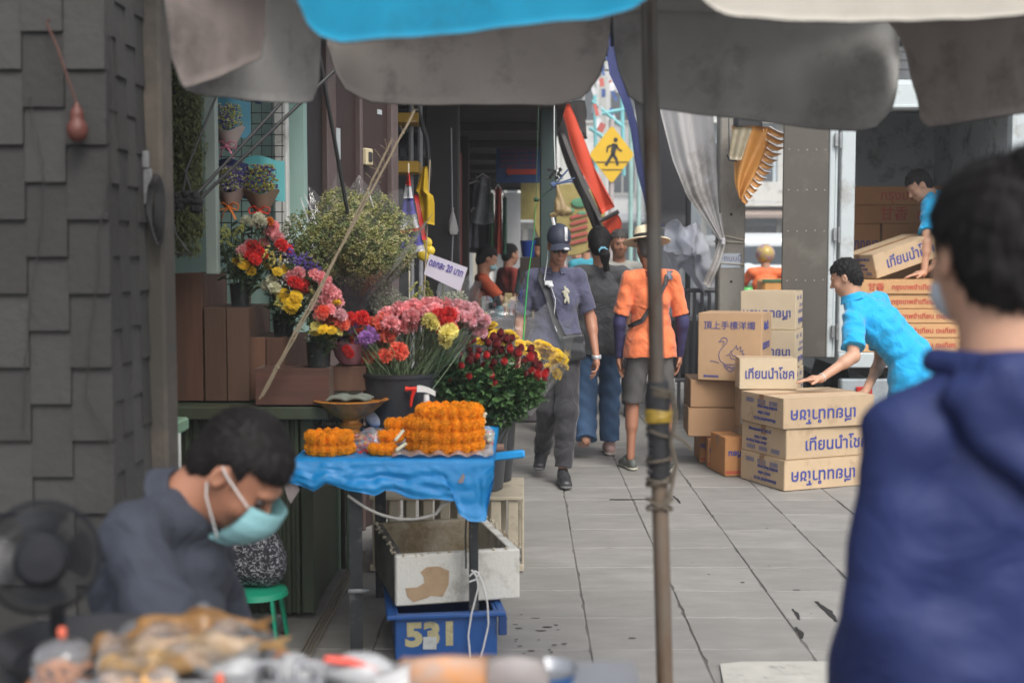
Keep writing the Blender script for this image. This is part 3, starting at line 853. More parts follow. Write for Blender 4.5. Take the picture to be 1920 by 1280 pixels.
for j in range(rows+1):
 for i in range(NU+1):
  t=j/rows
  if t<.5:
   s_=t/.5;p=Vector((top_f[i].x*(1-.0*s_),5.26-(5.26-4.395)*s_,TZ+.006+.003*NZ.noise(Vector((i*.12,j*.35,0)))))
  else:
   s_=(t-.5)/.5;T_=top_f[i];p=Vector((T_.x+(Bp[i].x-T_.x)*s_,T_.y-.018*math.sin(s_*PI*.6)+(Bp[i].y-T_.y)*s_,T_.z+(Bp[i].z-T_.z)*s_))
   wv=.022*abs(NZ.noise(Vector((i*.035,s_*3.4+i*.02,1))))-.026*abs(NZ.noise(Vector((i*.05,s_*5-i*.04,5))))+.005*NZ.noise(Vector((i*.3,s_*5,9)))
   p.y+=wv*min(1,s_*2.2)-.004
   p.z+=.003*math.sin(i*.5)*s_
  vs.append(p)
mb=MB();mb.grid(lambda u,v:vs[round(v*rows)*(NU+1)+round(u*NU)],NU,rows,.0012)
tag(obj('plastic_sheet',mb,M_blue,None,True,None),'creased bright blue plastic sheet draped over the stall table','plastic sheet')
mb=MB();A,B=W(915,858,4.95),W(984,850,4.95)
for q in range(3):mb.bar(A+Vector((0,q*.03,-q*.004)),B+Vector((-.004*q,q*.03,-q*.004)),.028,.030,bev=.006)
tag(obj('plastic_roll',mb,mat('blue_roll_plastic',(.02,.30,.70),.3,bump=.4,bscale=25,bdist=.006),None,True),'folded blue plastic roll sticking out right of the stall table','plastic roll')
mb=MB();mb.prism([W(532,905,4.38),W(553,903,4.38),W(562,918,4.38),W(545,944,4.38),(W(538,930,4.38))],.002)
tag(obj('torn_film',mb,mat('torn_film',(.32,.27,.27),.5)),'torn dirty film scrap hanging off the left corner of the blue sheet','film scrap');mb=MB();mb.prism([W(858,905,4.365),W(868,886,4.365),W(872,893,4.365),W(868,905,4.365)],.0015)
tag(obj('torn_film',mb,mat('torn_film',(.32,.27,.27),.5)),'tiny pinkish film scrap stuck on the front of the blue sheet','film scrap')
pts=[]
for i in range(25):
 t=i/24;x=652+(862-652)*t;y=928+10*t+42*(1-(2*t-1)**2)*(.95);pts.append(W(x,y-(12*t if t>.8 else 0),4.40))
mb=MB();mb.tube(pts,.0055,8);tag(obj('clear_hose',mb,mat('cloudy_hose',(.42,.41,.38),.35,var=.1),None,True),'cloudy plastic hose sagging under the blue sheet','hose')
M_cream=mat('cream_plastic_rack',(.42,.37,.28),.6,var=.1,dirt=(.22,.19,.14),dscale=8,damount=.3)
rk=thing('plastic_rack','cream slatted plastic rack behind the white foam box','rack',(-.34,5.85,0))
mb=MB()
for q in range(9):
 x=-.66+q*.077
 for(xx,yy)in((x,5.62),(x+.02,6.08)):mb=MB();mb.box((xx,yy,.175),(.046,.012,.33),bev=.003);obj('slat',mb,M_cream,rk)
mb=MB();mb.box((-.345,5.85,.345),(.70,.50,.016),bev=.003);obj('rack_top',mb,M_cream,rk)
mb=MB();mb.box((-.345,5.62,.025),(.70,.022,.03),bev=.003);mb.box((-.345,6.08,.025),(.70,.022,.03),bev=.003);obj('rail',mb,M_cream,rk)
for y in(5.70,5.85,6.0):
 mb=MB();mb.box((.001,y,.175),(.012,.05,.33),bev=.003);obj('end_slat',mb,M_cream,rk)
M_bk=mat('black_bucket',(.022,.024,.028),.42,var=.2,bump=.1,dirt=(.06,.06,.062),damount=.3,stretch=(1,1,.2))
M_bk2=mat('charcoal_bucket',(.045,.05,.058),.45,var=.15,dirt=(.09,.09,.09),damount=.3,stretch=(1,1,.2))
def bucket(x,y,z,r,h,m,label,group=None,taper=.8):
 t=thing('flower_bucket',label,'bucket',(x,y,z),0,group)
 mb=MB();mb.lathe((x,y,z),[(0,.002),(r*taper,.002),(r*(taper+(1-taper)*.5),h*.5),(r,h),(r*.96,h),(r*.92,h*.5),(r*taper*.94,.012),(0,.012)],32);obj('bucket_body',mb,m,t,True)
 mb=MB();mb.lathe((x,y,z+h),[(r*1.0,-.012),(r*1.045,-.012),(r*1.05,.002),(r*.97,.004)],32);obj('rim',mb,m,t,True)
 mb=MB();mb.lathe((x,y,z+h*.72),[(0,0),(r*.88,0)],24);obj('water',mb,mat('dark_water',(.02,.025,.02),.1),t)
 return t
bucket(-.50,5.02,TZ+.012,.150,.245,M_bk,'black bucket of pink carnations standing on the stall table',taper=.84)
bucket(-.20,5.80,.355,.135,.29,M_bk2,'charcoal bucket of red roses standing on the cream rack')
bucket(-.15,6.02,.355,.12,.33,M_bk,'charcoal bucket behind the rose bucket, on the cream rack')
fl=Vector((-.455,4.42,.185));r_=Vector((.968,.25,0));d_=Vector((-.25,.968,0));wd,dp,ht,th=.46,.58,.185,.034
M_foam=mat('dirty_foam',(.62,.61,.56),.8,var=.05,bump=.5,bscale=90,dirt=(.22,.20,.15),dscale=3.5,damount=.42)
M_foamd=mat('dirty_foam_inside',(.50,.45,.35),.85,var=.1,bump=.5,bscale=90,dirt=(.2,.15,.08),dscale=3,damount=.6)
fb=thing('foam_box','dirty white styrofoam box stacked on the blue crate','box',fl+r_*wd/2+d_*dp/2)
Rm=Matrix((r_,d_,Vector((0,0,1)))).transposed()
cen=fl+r_*wd/2+d_*dp/2
mb=MB()
mb.box(fl+r_*wd/2+d_*th/2+Vector((0,0,ht/2)),(wd,th,ht),Rm,.005);obj('front_side',mb,M_foam,fb)
mb=MB();mb.box(fl+r_*wd/2+d_*(dp-th/2)+Vector((0,0,ht/2)),(wd,th,ht),Rm,.005);obj('back_side',mb,M_foamd,fb)
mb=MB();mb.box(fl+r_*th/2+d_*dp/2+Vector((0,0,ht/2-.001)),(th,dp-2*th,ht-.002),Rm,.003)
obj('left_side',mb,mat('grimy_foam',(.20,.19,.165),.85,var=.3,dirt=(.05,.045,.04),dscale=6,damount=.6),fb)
mb=MB();mb.box(fl+r_*(wd-th/2)+d_*dp/2+Vector((0,0,ht/2-.001)),(th,dp-2*th,ht-.002),Rm,.003);obj('right_side',mb,M_foam,fb)
mb=MB();mb.box(cen+Vector((0,0,.012)),(wd-2*th,dp-2*th,.02),Rm);obj('bottom',mb,M_foamd,fb)
mb=MB()
for q in range(60):
 s_=rnd.random();side=rnd.choice('flr')
 c={'f':fl+r_*wd*s_,'l':fl+d_*dp*s_,'r':fl+r_*wd+d_*dp*s_}[side]+Vector((rnd.uniform(-.006,.01),rnd.uniform(0,.01),ht+rnd.uniform(-.006,.003)))
 mb.ball(c,rnd.uniform(.003,.008),6,4)
obj('crumbled_rim',mb,M_foamd,fb,True)['kind']='stuff'
n0=-d_*.0015
def fp(px,py):
 d=CR@Vector(((px-960)/F,(640-py)/F,-1.0));o=Vector((0,0,CAM_H));t=(fl-o).dot(d_)/d.dot(d_);return o+d*t+n0
mb=MB();mb.prism([fp(*p)for p in((788,1072),(800,1062),(822,1061),(842,1069),(841,1095),(830,1118),(808,1116),(800,1120),(775,1128),(764,1118),(760,1102),(782,1100),(796,1092),(794,1080))],.0016)
obj('torn_paper',mb,mat('tan_paper',(.40,.28,.17),.85,var=.15,scale=14,dirt=(.26,.17,.10),dscale=9,damount=.35),fb)
cr=thing('blue_crate','blue plastic crate marked 531 under the foam box','crate',(-.29,4.6,0))
M_bc=mat('blue_crate_plastic',(.012,.075,.27),.45,var=.12,bump=.1,dirt=(.03,.05,.12),damount=.3)
cf=Vector((-.452,4.36,0));rr=Vector((.99,.14,0)).normalized();dd=Vector((-rr.y,rr.x,0));Rc=Matrix((rr,dd,Vector((0,0,1)))).transposed()
cw,cd,ch=.365,.5,.175
mb=MB();mb.box(cf+rr*cw/2+dd*.006+Vector((0,0,ch/2+.005)),(cw,.012,ch-.01),Rc,.004)
mb.box(cf+rr*cw/2+dd*(cd)+Vector((0,0,ch/2+.005)),(cw,.012,ch-.01),Rc,.004)
mb.box(cf+rr*.006+dd*cd/2+Vector((0,0,ch/2+.005)),(.012,cd-.02,ch-.012),Rc,.003);mb.box(cf+rr*(cw-.006)+dd*cd/2+Vector((0,0,ch/2+.005)),(.012,cd-.02,ch-.012),Rc,.003)
mb.box(cf+rr*cw/2+dd*cd/2+Vector((0,0,.014)),(cw-.03,cd-.03,.012),Rc)
obj('crate_body',mb,M_bc,cr)
mb=MB();mb.box(cf+rr*cw/2+dd*-.008+Vector((0,0,ch-.008)),(cw+.06,.03,.016),Rc,.004);mb.box(cf+rr*(-.015)+dd*cd/2+Vector((0,0,ch-.008)),(.03,cd,.016),Rc,.004);mb.box(cf+rr*(cw+.015)+dd*cd/2+Vector((0,0,ch-.008)),(.03,cd,.016),Rc,.004)
obj('rim',mb,M_bc,cr)
mb=MB()
for q in range(9):mb.box(cf+rr*(.06+q*.022)+dd*-.002+Vector((0,0,.035)),(.008,.004,.03),Rc,.001)
for s_ in(-.018,cw+.018):mb=mb if s_<0 else MB();mb.box(cf+rr*s_+dd*-.010+Vector((0,0,.125)),(.03,.02,.07),Rc,.003)
obj('ribs',mb,mat('deep_blue_plastic',(.008,.04,.15),.5),cr)
M_num=mat('worn_gold_paint',(.40,.36,.20),.7,var=.2,dirt=(.2,.18,.12),dscale=20,damount=.3)
text('531',.112,cf+rr*.036+dd*-.001+Vector((0,0,.095)),rr,(0,0,1),M_num,cr,'number',bold=.006,xs=1.12)
mb=MB();mb.box(cf+rr*.123+dd*-.005+Vector((0,0,.068)),(.048,.001,.045),Rc@Matrix.Rotation(.04,3,'Y'));obj('paper_label',mb,mat('pale_label',(.45,.48,.47),.8,dirt=(.3,.3,.3),dscale=30,damount=.3),cr)
mb=MB()
for pts in([(884,1068),(893,1078),(897,1100),(884,1150),(878,1190),(884,1255)],[(896,1072),(904,1090),(914,1130),(916,1170),(906,1215),(900,1235)],[(880,1080),(890,1070),(898,1074),(892,1086),(880,1090)]):
 P=[W(p[0],p[1],4.375)for p in pts];Q=resamp(P,24);mb.tube(Q,.0035,6)
tag(obj('plastic_string',mb,mat('white_string',(.62,.62,.62),.4),None,True),'white plastic string knotted on the right table leg','string')
mb=MB()
for(a,b)in(((876,940),(874,1065)),((882,945),(884,1068))):mb.tube(resamp([W(a[0],a[1],4.40),W((a[0]+b[0])/2-2,(a[1]+b[1])/2,4.40),W(b[0],b[1],4.40)],8),.0035,5)
tag(obj('black_cable',mb,MATS['black_cable'],None,True),'black cord hanging down beside the right table leg','cord')
st=thing('plastic_stool','small bright green plastic stool between vendor and counter','stool',(-.99,4.58,0))
M_gs=mat('green_plastic',(.012,.30,.17),.4,var=.1)
mb=MB();mb.lathe((-.99,4.58,.0),[(0,.215),(.09,.215),(.112,.205),(.118,.185),(.112,.185),(.105,.2),(0,.203)],24);obj('seat',mb,M_gs,st,True)
for(sx,sy)in((-1,-1),(1,-1),(1,1),(-1,1)):
 mb=MB();mb.bar((-.99+sx*.07,4.58+sy*.07,.195),(-.99+sx*.095,4.58+sy*.095,0),.035,.012,bev=.003);obj('leg',mb,M_gs,st)
bgm=mat('floral_cloth',(.03,.03,.035),.85,bump=.1)
nt=bgm.node_tree;vo=nt.nodes.new('ShaderNodeTexNoise');vo.inputs['Scale'].default_value=42;vo.inputs['Detail'].default_value=2;vo.inputs['Distortion'].default_value=3.5
tc=nt.nodes.new('ShaderNodeTexCoord');nt.links.new(tc.outputs['Object'],vo.inputs['Vector'])
rp=nt.nodes.new('ShaderNodeValToRGB');rp.color_ramp.elements[0].position=.56;rp.color_ramp.elements[0].color=(.022,.022,.028,1);rp.color_ramp.elements[1].position=.585;rp.color_ramp.elements[1].color=(.42,.42,.45,1)
nt.links.new(vo.outputs['Fac'],rp.inputs[0]);nt.links.new(rp.outputs[0],nt.nodes['Principled BSDF'].inputs['Base Color'])
bag=thing('cloth_bag','black cloth bag with white floral print sitting on the green stool','bag',(-1.0,4.6,.215))
s=Sdf((-1.28,4.4,.19),(-.8,4.8,.62),.006);s.ell((-1.02,4.6,.35),(.115,.10,.14),k=.03);s.ell((-1.08,4.6,.42),(.06,.06,.10),k=.05);s.ell((-.96,4.6,.30),(.085,.09,.09),k=.03);s.cut((0,0,.216),(0,0,-1))
s.disp(folds(.004,((1,.4,.2),45,0,(0,0,1),12,1.5),((.2,1,.6),60,1,(1,0,0),20,1)));s.obj('bag_body',bgm,bag)
mb=MB();mb.tube(resamp([(-1.10,4.6,.48),(-1.12,4.58,.57),(-1.04,4.57,.60),(-.99,4.58,.49)],20),.009,8);obj('handle',mb,bgm,bag,True)
ps=thing('pale_stool','pale green plastic stool with white legs behind the vendor','stool',W(322,900,4.55))
mb=MB();mb.box(W(326,800,4.55),(.06,.2,.05),bev=.008);obj('seat',mb,mat('pale_green_plastic',(.22,.36,.25),.5),ps)
for px in(317,334):
 mb=MB();a=W(px,812,4.5);mb.tube([a,(a.x-.01,4.48,0.03)],.010,8);obj('leg',mb,mat('white_tube',(.55,.57,.55),.4),ps,True)
 mb=MB();a=W(px,812,4.62);mb.tube([a,(a.x-.01,4.66,0.03)],.010,8);obj('leg',mb,MATS['white_tube'],ps,True)
def inpoly(x,y,P):
 c=False;j=len(P)-1
 for i in range(len(P)):
  if(P[i][1]>y)!=(P[j][1]>y)and x<(P[j][0]-P[i][0])*(y-P[i][1])/(P[j][1]-P[i][1])+P[i][0]:c=not c
  j=i
 return c
def scatter(P,n,dmin=0,tries=40):
 xs=[p[0]for p in P];ys=[p[1]for p in P];out=[]
 for _ in range(n*tries):
  if len(out)>=n:break
  x=rnd.uniform(min(xs),max(xs));y=rnd.uniform(min(ys),max(ys))
  if not inpoly(x,y,P):continue
  if dmin and any((x-a)**2+(y-b)**2<dmin*dmin for a,b in out):continue
  out.append((x,y))
 return out
def rotv(v):return Vector(v).to_track_quat('Z','Y').to_euler()
def petal_ring(mb,n,r0,r1,z0,z1,wid,ruf=.0,seed=0,curl=0,nu=4,nv=3,ph=0):
 q=random.Random(seed)
 for k in range(n):
  a=2*PI*(k+q.uniform(-.25,.25))/n+ph;ca,sa=math.cos(a),math.sin(a);W_=wid*q.uniform(.85,1.15);e=q.uniform(.9,1.1)
  def fn(u,v):
   r=r0+(r1*e-r0)*v;z=z0+(z1-z0)*(v**(1+curl))
   s_=(u-.5)*W_*(.35+.9*math.sin(min(1,v*1.1)*PI*.6))
   rr=ruf*v*v*math.sin(u*17+k*2.1)+ruf*.7*v*v*q.uniform(-1,1)
   r+=rr-(abs(u-.5)**2)*r1*.25;z+=rr*.8
   return(ca*r-sa*s_,sa*r+ca*s_,z)
  mb.grid(fn,nu,nv)
def carn_mesh(seed):
 """pompom of crinkled, toothed petals"""
 mb=MB();q=random.Random(seed);R0=.036
 for i in range(46):
  z=1-1.25*(i+.5)/46;a=i*2.39996+q.uniform(-.3,.3);s_=math.sqrt(max(0,1-z*z));d=Vector((s_*math.cos(a),s_*math.sin(a),z*.8+.12)).normalized()
  t1=d.orthogonal().normalized();t1.rotate(Matrix.Rotation(q.uniform(0,6.3),3,d));t2=d.cross(t1);rr=R0*q.uniform(.82,1.08)*(.78+.22*s_);wd=R0*q.uniform(.42,.62);ph=q.uniform(0,6)
  def fn(u,v):
   w_=(u-.5)*2;tooth=(.09 if round(u*8)%2 else-.05)*v*v
   return d*rr*(.25+.75*v+tooth-.12*w_*w_*v)+t1*w_*wd*(.25+.75*v)+t2*(R0*.16*math.sin(w_*5+ph)*v*v)+Vector((0,0,-.004+.010*(1-s_)))
  mb.grid(fn,8,3)
 return mesh_from('carnation_head',mb.v,mb.f,True)
def rose_mesh(seed):
 mb=MB();q=random.Random(seed)
 for L_,(rr,h,n)in enumerate(((.005,.050,3),(.010,.050,3),(.0145,.046,4),(.018,.040,4))):
  for k in range(n):
   a0=2*PI*k/n+L_*.7+q.uniform(-.1,.1)
   def fn(u,v):
    a=a0+(u-.5)*2*PI/n*1.45
    r=rr*(math.sin(.25+v*2.2)**.8)*(1+.22*v*v*(L_>1))+.0015*u
    z=h*v-.006*(abs(u-.5)*2)**2*v
    return(r*math.cos(a),r*math.sin(a),z)
   mb.grid(fn,6,5)
 return mesh_from('rose_head',mb.v,mb.f,True)
def mum_mesh(seed):
 mb=MB()
 petal_ring(mb,22,.004,.036,.0,.004,.007,.0015,seed,0,2,3)
 petal_ring(mb,20,.004,.031,.004,.012,.007,.0015,seed+1,.3,2,3,.1)
 petal_ring(mb,16,.003,.024,.006,.017,.006,.001,seed+2,.5,2,3)
 petal_ring(mb,10,.001,.014,.008,.019,.005,.001,seed+3,.8,2,3)
 mb.ball((0,0,.010),(.009,.009,.006),8,5)
 return mesh_from('chrysanthemum_head',mb.v,mb.f,True)
CARN=[carn_mesh(s_*10)for s_ in range(4)];ROSE=[rose_mesh(s_*7)for s_ in range(3)];MUM=[mum_mesh(s_*9)for s_ in range(2)]
def petalmat(n,c,**k):return mat(n,c,.7,transl=.42,var=.22,scale=60,bump=.3,bscale=160,objvar=.12,sheen=.2,island=.14,**k)
P_pink=petalmat('pink_petals',(.92,.44,.46));P_pale=petalmat('pale_pink_petals',(.85,.52,.55));P_coral=petalmat('coral_petals',(.90,.20,.12));P_red=petalmat('red_petals',(.75,.035,.03))
P_yel=petalmat('lemon_petals',(.85,.78,.28));P_pur=petalmat('purple_petals',(.50,.25,.62));P_rose=petalmat('dark_red_petals',(.21,.009,.013));P_rose2=petalmat('bright_red_petals',(.60,.018,.018))
P_mum=petalmat('golden_petals',(.80,.56,.02));P_viol=petalmat('violet_petals',(.16,.09,.42));P_cream=petalmat('cream_petals',(.75,.75,.58));P_lime=petalmat('lime_blossom',(.52,.54,.16));P_orange=petalmat('orange_petals',(.75,.25,.02))
M_stem=mat('flower_stem',(.06,.10,.035),.6,var=.2,island=.25);M_stem2=mat('pale_stem',(.16,.22,.12),.6,island=.2)
M_leaf=mat('rose_leaf',(.06,.125,.04),.42,var=.25,scale=25,island=.4,bump=.2);M_leaf2=mat('soft_leaf',(.07,.11,.045),.55,var=.25,island=.35)
M_needle=mat('fine_greenery',(.03,.055,.02),.6,island=.4)
CLEAR=film('clear_wrap');CLEAR2=film('cloudy_wrap',body=.2,gloss=.35)
def leaf(mb,c,d,L_,wd,q=rnd):
 d=Vector(d).normalized();s_=d.cross(Vector((q.uniform(-1,1),q.uniform(-1,1),q.uniform(-.2,1))));s_=s_.normalized()if s_.length>.01 else d.orthogonal().normalized();n=s_.cross(d)
 pts=[c];row=[]
 for t,w_ in((.25,.8),(.55,1),(.8,.6)):
  m=c+d*L_*t-n*L_*.12*t*t
  row+=[m+s_*wd*w_/2+n*wd*.15,m,m-s_*wd*w_/2+n*wd*.15]
 tip=c+d*L_-n*L_*.18
 vs=[c]+row+[tip]
 mb.add(vs,[(0,1,2),(0,2,3),(1,4,5,2),(2,5,6,3),(4,7,8,5),(5,8,9,6),(7,10,8),(8,10,9)])
def stems(P,base,spread,r=.0016,bend=.02):
 mb=MB()
 for p in P:
  b=Vector(base)+Vector((rnd.uniform(-1,1)*spread,rnd.uniform(-1,1)*spread,0));p=Vector(p);m=b.lerp(p,.55)+Vector((rnd.uniform(-bend,bend),rnd.uniform(-bend,bend),0))
  mb.tube([b,m,p],r,5,cap=False)
 return mb
def dots(P,r0,r1,mb=None):
 mb=mb or MB()
 for p in P:
  r=rnd.uniform(r0,r1);a=rnd.uniform(0,PI);c,s_=math.cos(a)*r,math.sin(a)*r;z=r*rnd.uniform(.5,1);p=Vector(p)
  mb.add([p+Vector((c,s_,0)),p+Vector((-s_,c,z*.4)),p+Vector((-c,-s_,0)),p+Vector((s_,-c,z*.4)),p+Vector((0,0,z)),p+Vector((0,0,-z))],[(0,1,4),(1,2,4),(2,3,4),(3,0,4),(1,0,5),(2,1,5),(3,2,5),(0,3,5)])
 return mb
def heads(t,meshes,pts,m,sc=(.85,1.1),out=None,name=None,tilt=.5):
 """pts: world points; each head faces away from out"""
 for p in pts:
  me=rnd.choice(meshes);d=(Vector(p)-Vector(out)).normalized()if out is not None else Vector((0,-.5,1))
  d=(d+Vector((rnd.uniform(-tilt,tilt)*.6,-rnd.uniform(0,tilt),rnd.uniform(-tilt,tilt)*.4))).normalized()
  o=inst(name or me.name,me,t,p,rotv(d),rnd.uniform(*sc),m)
ca=thing('carnation_bunch','bunch of pink, coral and lemon carnations on long stems in the black bucket','flowers',(-.50,5.02,TZ+.02))
base=Vector((-.50,5.02,TZ+.10));D0=5.0
def cpt(l,D=D0,j=.06):return[W(x,y,D+rnd.uniform(-j,j))for x,y in l]
pk=cpt(scatter([(705,605),(735,580),(790,568),(850,572),(885,585),(880,602),(845,610),(800,606),(765,615),(725,630)],34,13))
pl=cpt(scatter([(850,572),(885,575),(912,600),(905,622),(880,618),(862,600)],12,12))
co=cpt(scatter([(672,625),(700,600),(730,605),(728,640),(722,668),(690,680),(668,655)],18,13))+[W(748,657,4.86)]
rd=cpt([(824,592),(838,604),(846,616),(828,616),(655,598),(678,596),(842,590)],4.9)
ye=cpt([(806,601),(838,626),(834,638),(812,608),(845,620)],4.87,.02);pu=cpt([(692,622),(686,634),(700,634),(657,612),(676,640),(690,645)],4.92)
heads(ca,CARN,pk,P_pink,out=base);heads(ca,CARN,pl,P_pale,(.8,.95),out=base);heads(ca,CARN,co,P_coral,out=base);heads(ca,CARN,rd,P_red,(.75,.95),out=base);heads(ca,CARN,ye,P_yel,(.8,.95),out=base);heads(ca,CARN,pu,P_pur,(.7,.9),out=base)
allp=pk+pl+co+rd+ye+pu
obj('stems',stems([p-(p-base).normalized()*.012 for p in allp],base,.08,.0022),M_stem2,ca,True)
mb=MB()
for i in range(900):
 p=rnd.choice(allp);t=rnd.uniform(.2,.93);c=base.lerp(p,t)+Vector((rnd.uniform(-.02,.02),rnd.uniform(-.05,.02),0));leaf(mb,c,(p-base).normalized()+Vector((rnd.uniform(-.7,.7),rnd.uniform(-.6,.3),rnd.uniform(-.2,.5))),rnd.uniform(.03,.08),.0045)
obj('slender_leaves',mb,M_leaf2,ca)
mb=MB()
for p in allp:
 d=(p-base).normalized();mb.tube([p-d*.026,p-d*.014,p+d*.004],[.003,.006,.011],7,cap=False)
obj('calyxes',mb,M_stem2,ca,True)
ro=thing('rose_bunch','big bunch of dark red roses with glossy leaves in the charcoal bucket','flowers',(-.20,5.80,.50))
rb=Vector((-.20,5.78,.52));DR=5.45
rp_=scatter([(838,655),(860,640),(905,632),(950,640),(1000,665),(1022,700),(1018,718),(985,712),(950,690),(900,700),(862,705),(842,690)],46,11)
rp1=[W(x,y,DR+rnd.uniform(-.12,.15))for x,y in rp_]+[W(938,632,5.4),W(958,640,5.4)]
rp2=[W(x,y,5.28+rnd.uniform(-.04,.05))for x,y in[(912,672),(944,684),(992,676),(1006,705),(996,700),(1018,708),(972,668),(880,710),(895,672),(865,690),(955,660),(1005,712),(922,708),(926,724),(843,717)]]
heads(ro,ROSE,rp1,P_rose,(.7,1.0),out=rb-Vector((0,0,.3)),tilt=.25);heads(ro,ROSE,rp2,P_rose2,(.6,.95),out=rb-Vector((0,0,.3)),tilt=.3)
allr=rp1+rp2
obj('stems',stems(allr,rb,.07,.0026),M_stem,ro,True)
mb=MB();mb2=MB()
for x,y in scatter([(822,660),(870,690),(960,690),(1012,715),(1016,742),(985,775),(945,792),(880,770),(835,765),(818,720)],1500,0):
 c=W(x,y,DR-.06+rnd.uniform(-.16,.2));dd_=(c-rb).normalized()+Vector((rnd.uniform(-.9,.9),rnd.uniform(-.9,.2),rnd.uniform(-.9,.3)))
 leaf(mb if rnd.random()<.93 else mb2,c,dd_,rnd.uniform(.03,.062),rnd.uniform(.018,.032))
for i in range(500):
 p=rnd.choice(allr);c=rb.lerp(p,rnd.uniform(.45,.97))+Vector((rnd.uniform(-.02,.02),rnd.uniform(-.03,.02),0));leaf(mb,c,(rnd.uniform(-1,1),rnd.uniform(-1,.2),rnd.uniform(-.6,.6)),rnd.uniform(.025,.05),rnd.uniform(.014,.024))
obj('leaves',mb,M_leaf,ro);obj('pale_leaves',mb2,mat('pale_leaf',(.12,.20,.09),.5,island=.2),ro)
mb=MB()
for p in allr:
 for k in range(4):leaf(mb,p+Vector((0,0,.002)),(math.cos(k*1.6),math.sin(k*1.6)-.2,.6),.022,.008)
obj('sepals',mb,M_leaf2,ro)
cm=thing('chrysanthemum_bunch','bunch of golden yellow chrysanthemums wrapped in clear film behind the roses','flowers',W(985,720,5.95))
cb=W(960,790,5.9)
mp_=[W(x,y,5.78+rnd.uniform(-.05,.1))for x,y in[(920,612),(912,628),(925,640),(945,640),(965,635),(975,645),(990,648),(1002,655),(1015,658),(985,660),(1000,668),(1020,668),(1035,660),(1046,662),(1052,672),(1040,676),(1055,686),(1030,690),(905,640),(1042,700),(955,628),(930,628),(1012,645),(1024,650),(915,620),(922,630),(935,634)]]
heads(cm,MUM,mp_,P_mum,(.8,1.1),out=cb,tilt=.4);obj('stems',stems(mp_,cb,.05,.002),M_stem,cm,True)
def wrapcone(parent,base,mouth,m=CLEAR,n=28,jag=.06,r0=.04,name='clear_wrap',fall=.15,seed=3):
 """crumpled film cone from base round through the closed loop of mouth points"""
 q=random.Random(seed);L_=resamp(list(mouth)+[mouth[0]],n);base=Vector(base);c=sum(L_[:-1],Vector())/n
 mb=MB();J=[q.uniform(-jag,jag)for _ in range(n)];J.append(J[0])
 def fn(u,v):
  i=round(u*n);p=L_[i];b0=base+(p-c).normalized()*r0
  v2=v*(1+J[i]);r=b0.lerp(p,v2);k=.009*math.sin(i*2.3+v*5)*v+.006*math.sin(i*5.1)*v
  return r+(p-c).normalized()*k
 mb.grid(fn,n,8);return obj(name,mb,m,parent,True,None)
wrapcone(cm,W(985,770,5.85),[W(898,590,5.95),W(960,560,6.0),W(1030,575,6.0),W(1075,620,5.9),W(1068,680,5.75),W(1010,640,5.68),W(940,615,5.68)],jag=.08)
mb=MB();mb.grid(lambda u,v:W(1072-72*v+6*math.sin(v*9),655+92*v,5.62+.15*u)+Vector((-.03*u,0,.01*math.sin(u*7+v*5))),6,12);obj('wrap_fold',mb,CLEAR2,cm,True,None)
def filler(name,label,poly,D,base,m,n=700,r=(.0022,.0042),wrap=None,th=.06,stemn=60,sm=None):
 t=thing(name,label,'flowers',Vector(base));P=[W(x,y,D+rnd.uniform(-th,th))for x,y in scatter(poly,n)]
 obj('blossoms',dots(P,*r),m,t);S_=[p for p in P if rnd.random()<stemn/len(P)]
 obj('stems',stems(S_,base,.02,.0009),sm or M_stem2,t)
 if wrap:wrapcone(t,*wrap)
 return t
filler('babys_breath_bunch','tiny white flowers in clear film left of the lime statice',[(690,560),(705,540),(740,538),(765,560),(760,590),(700,590)],5.2,W(730,680,5.2),mat('white_blossom',(.42,.43,.33),.8,island=.3),900,wrap=(W(728,660,5.2),[W(668,550,5.25),W(700,510,5.3),W(770,505,5.3),W(788,560,5.15),W(720,575,5.1)]))
filler('babys_breath_bunch','tiny white flowers in clear film under the price sign',[(822,560),(840,545),(870,545),(885,575),(870,595),(825,590)],5.2,W(850,680,5.2),MATS['white_blossom'],800,wrap=(W(850,660,5.2),[W(815,540,5.25),W(845,510,5.3),W(895,520,5.3),W(912,580,5.15),W(850,580,5.1)]))
def statice(t,P,m,L_=.05,nm='blossom_spike',r=(.004,.007)):
 mb=MB()
 for p in P:
  d=Vector((rnd.uniform(-.6,.6),rnd.uniform(-.5,.2),rnd.uniform(.4,1))).normalized()
  for k in range(16):dots([Vector(p)+d*L_*(k/16-.5)+Vector((rnd.uniform(-.006,.006),)*3)],*r,mb)
 return obj(nm,mb,m,t)
ls=thing('statice_bunch','knobbly lime green statice rising above the pink carnations','flowers',W(795,660,5.1))
P=[W(x,y,5.08)for x,y in[(776,536),(782,550),(790,545),(778,560),(800,535),(806,548),(795,560),(808,558),(812,568),(785,570),(905,590),(912,596)]]
statice(ls,P,P_lime,.045);obj('stems',stems(P,W(795,660,5.1),.02),M_stem,ls)
db=thing('dried_flower_bunch','large olive dried flower bunch in clear film above the black sleeve','flowers',W(662,690,5.2))
b0=W(662,590,5.2)
lobes=[((640,398),46,.0),((700,410),50,.05),((575,440),46,0),((610,470),60,-.06),((735,440),46,.05),((690,470),60,-.08),((650,440),60,-.1),((570,480),34,0),((740,480),40,-.02),((660,510),42,-.03),((600,510),36,0)]
cols=[mat('olive_blossom',(.27,.28,.10),.85,island=.4),mat('buff_blossom',(.36,.34,.17),.85,island=.35),mat('grey_green_blossom',(.16,.20,.08),.85,island=.4)]
P3=[[],[],[]]
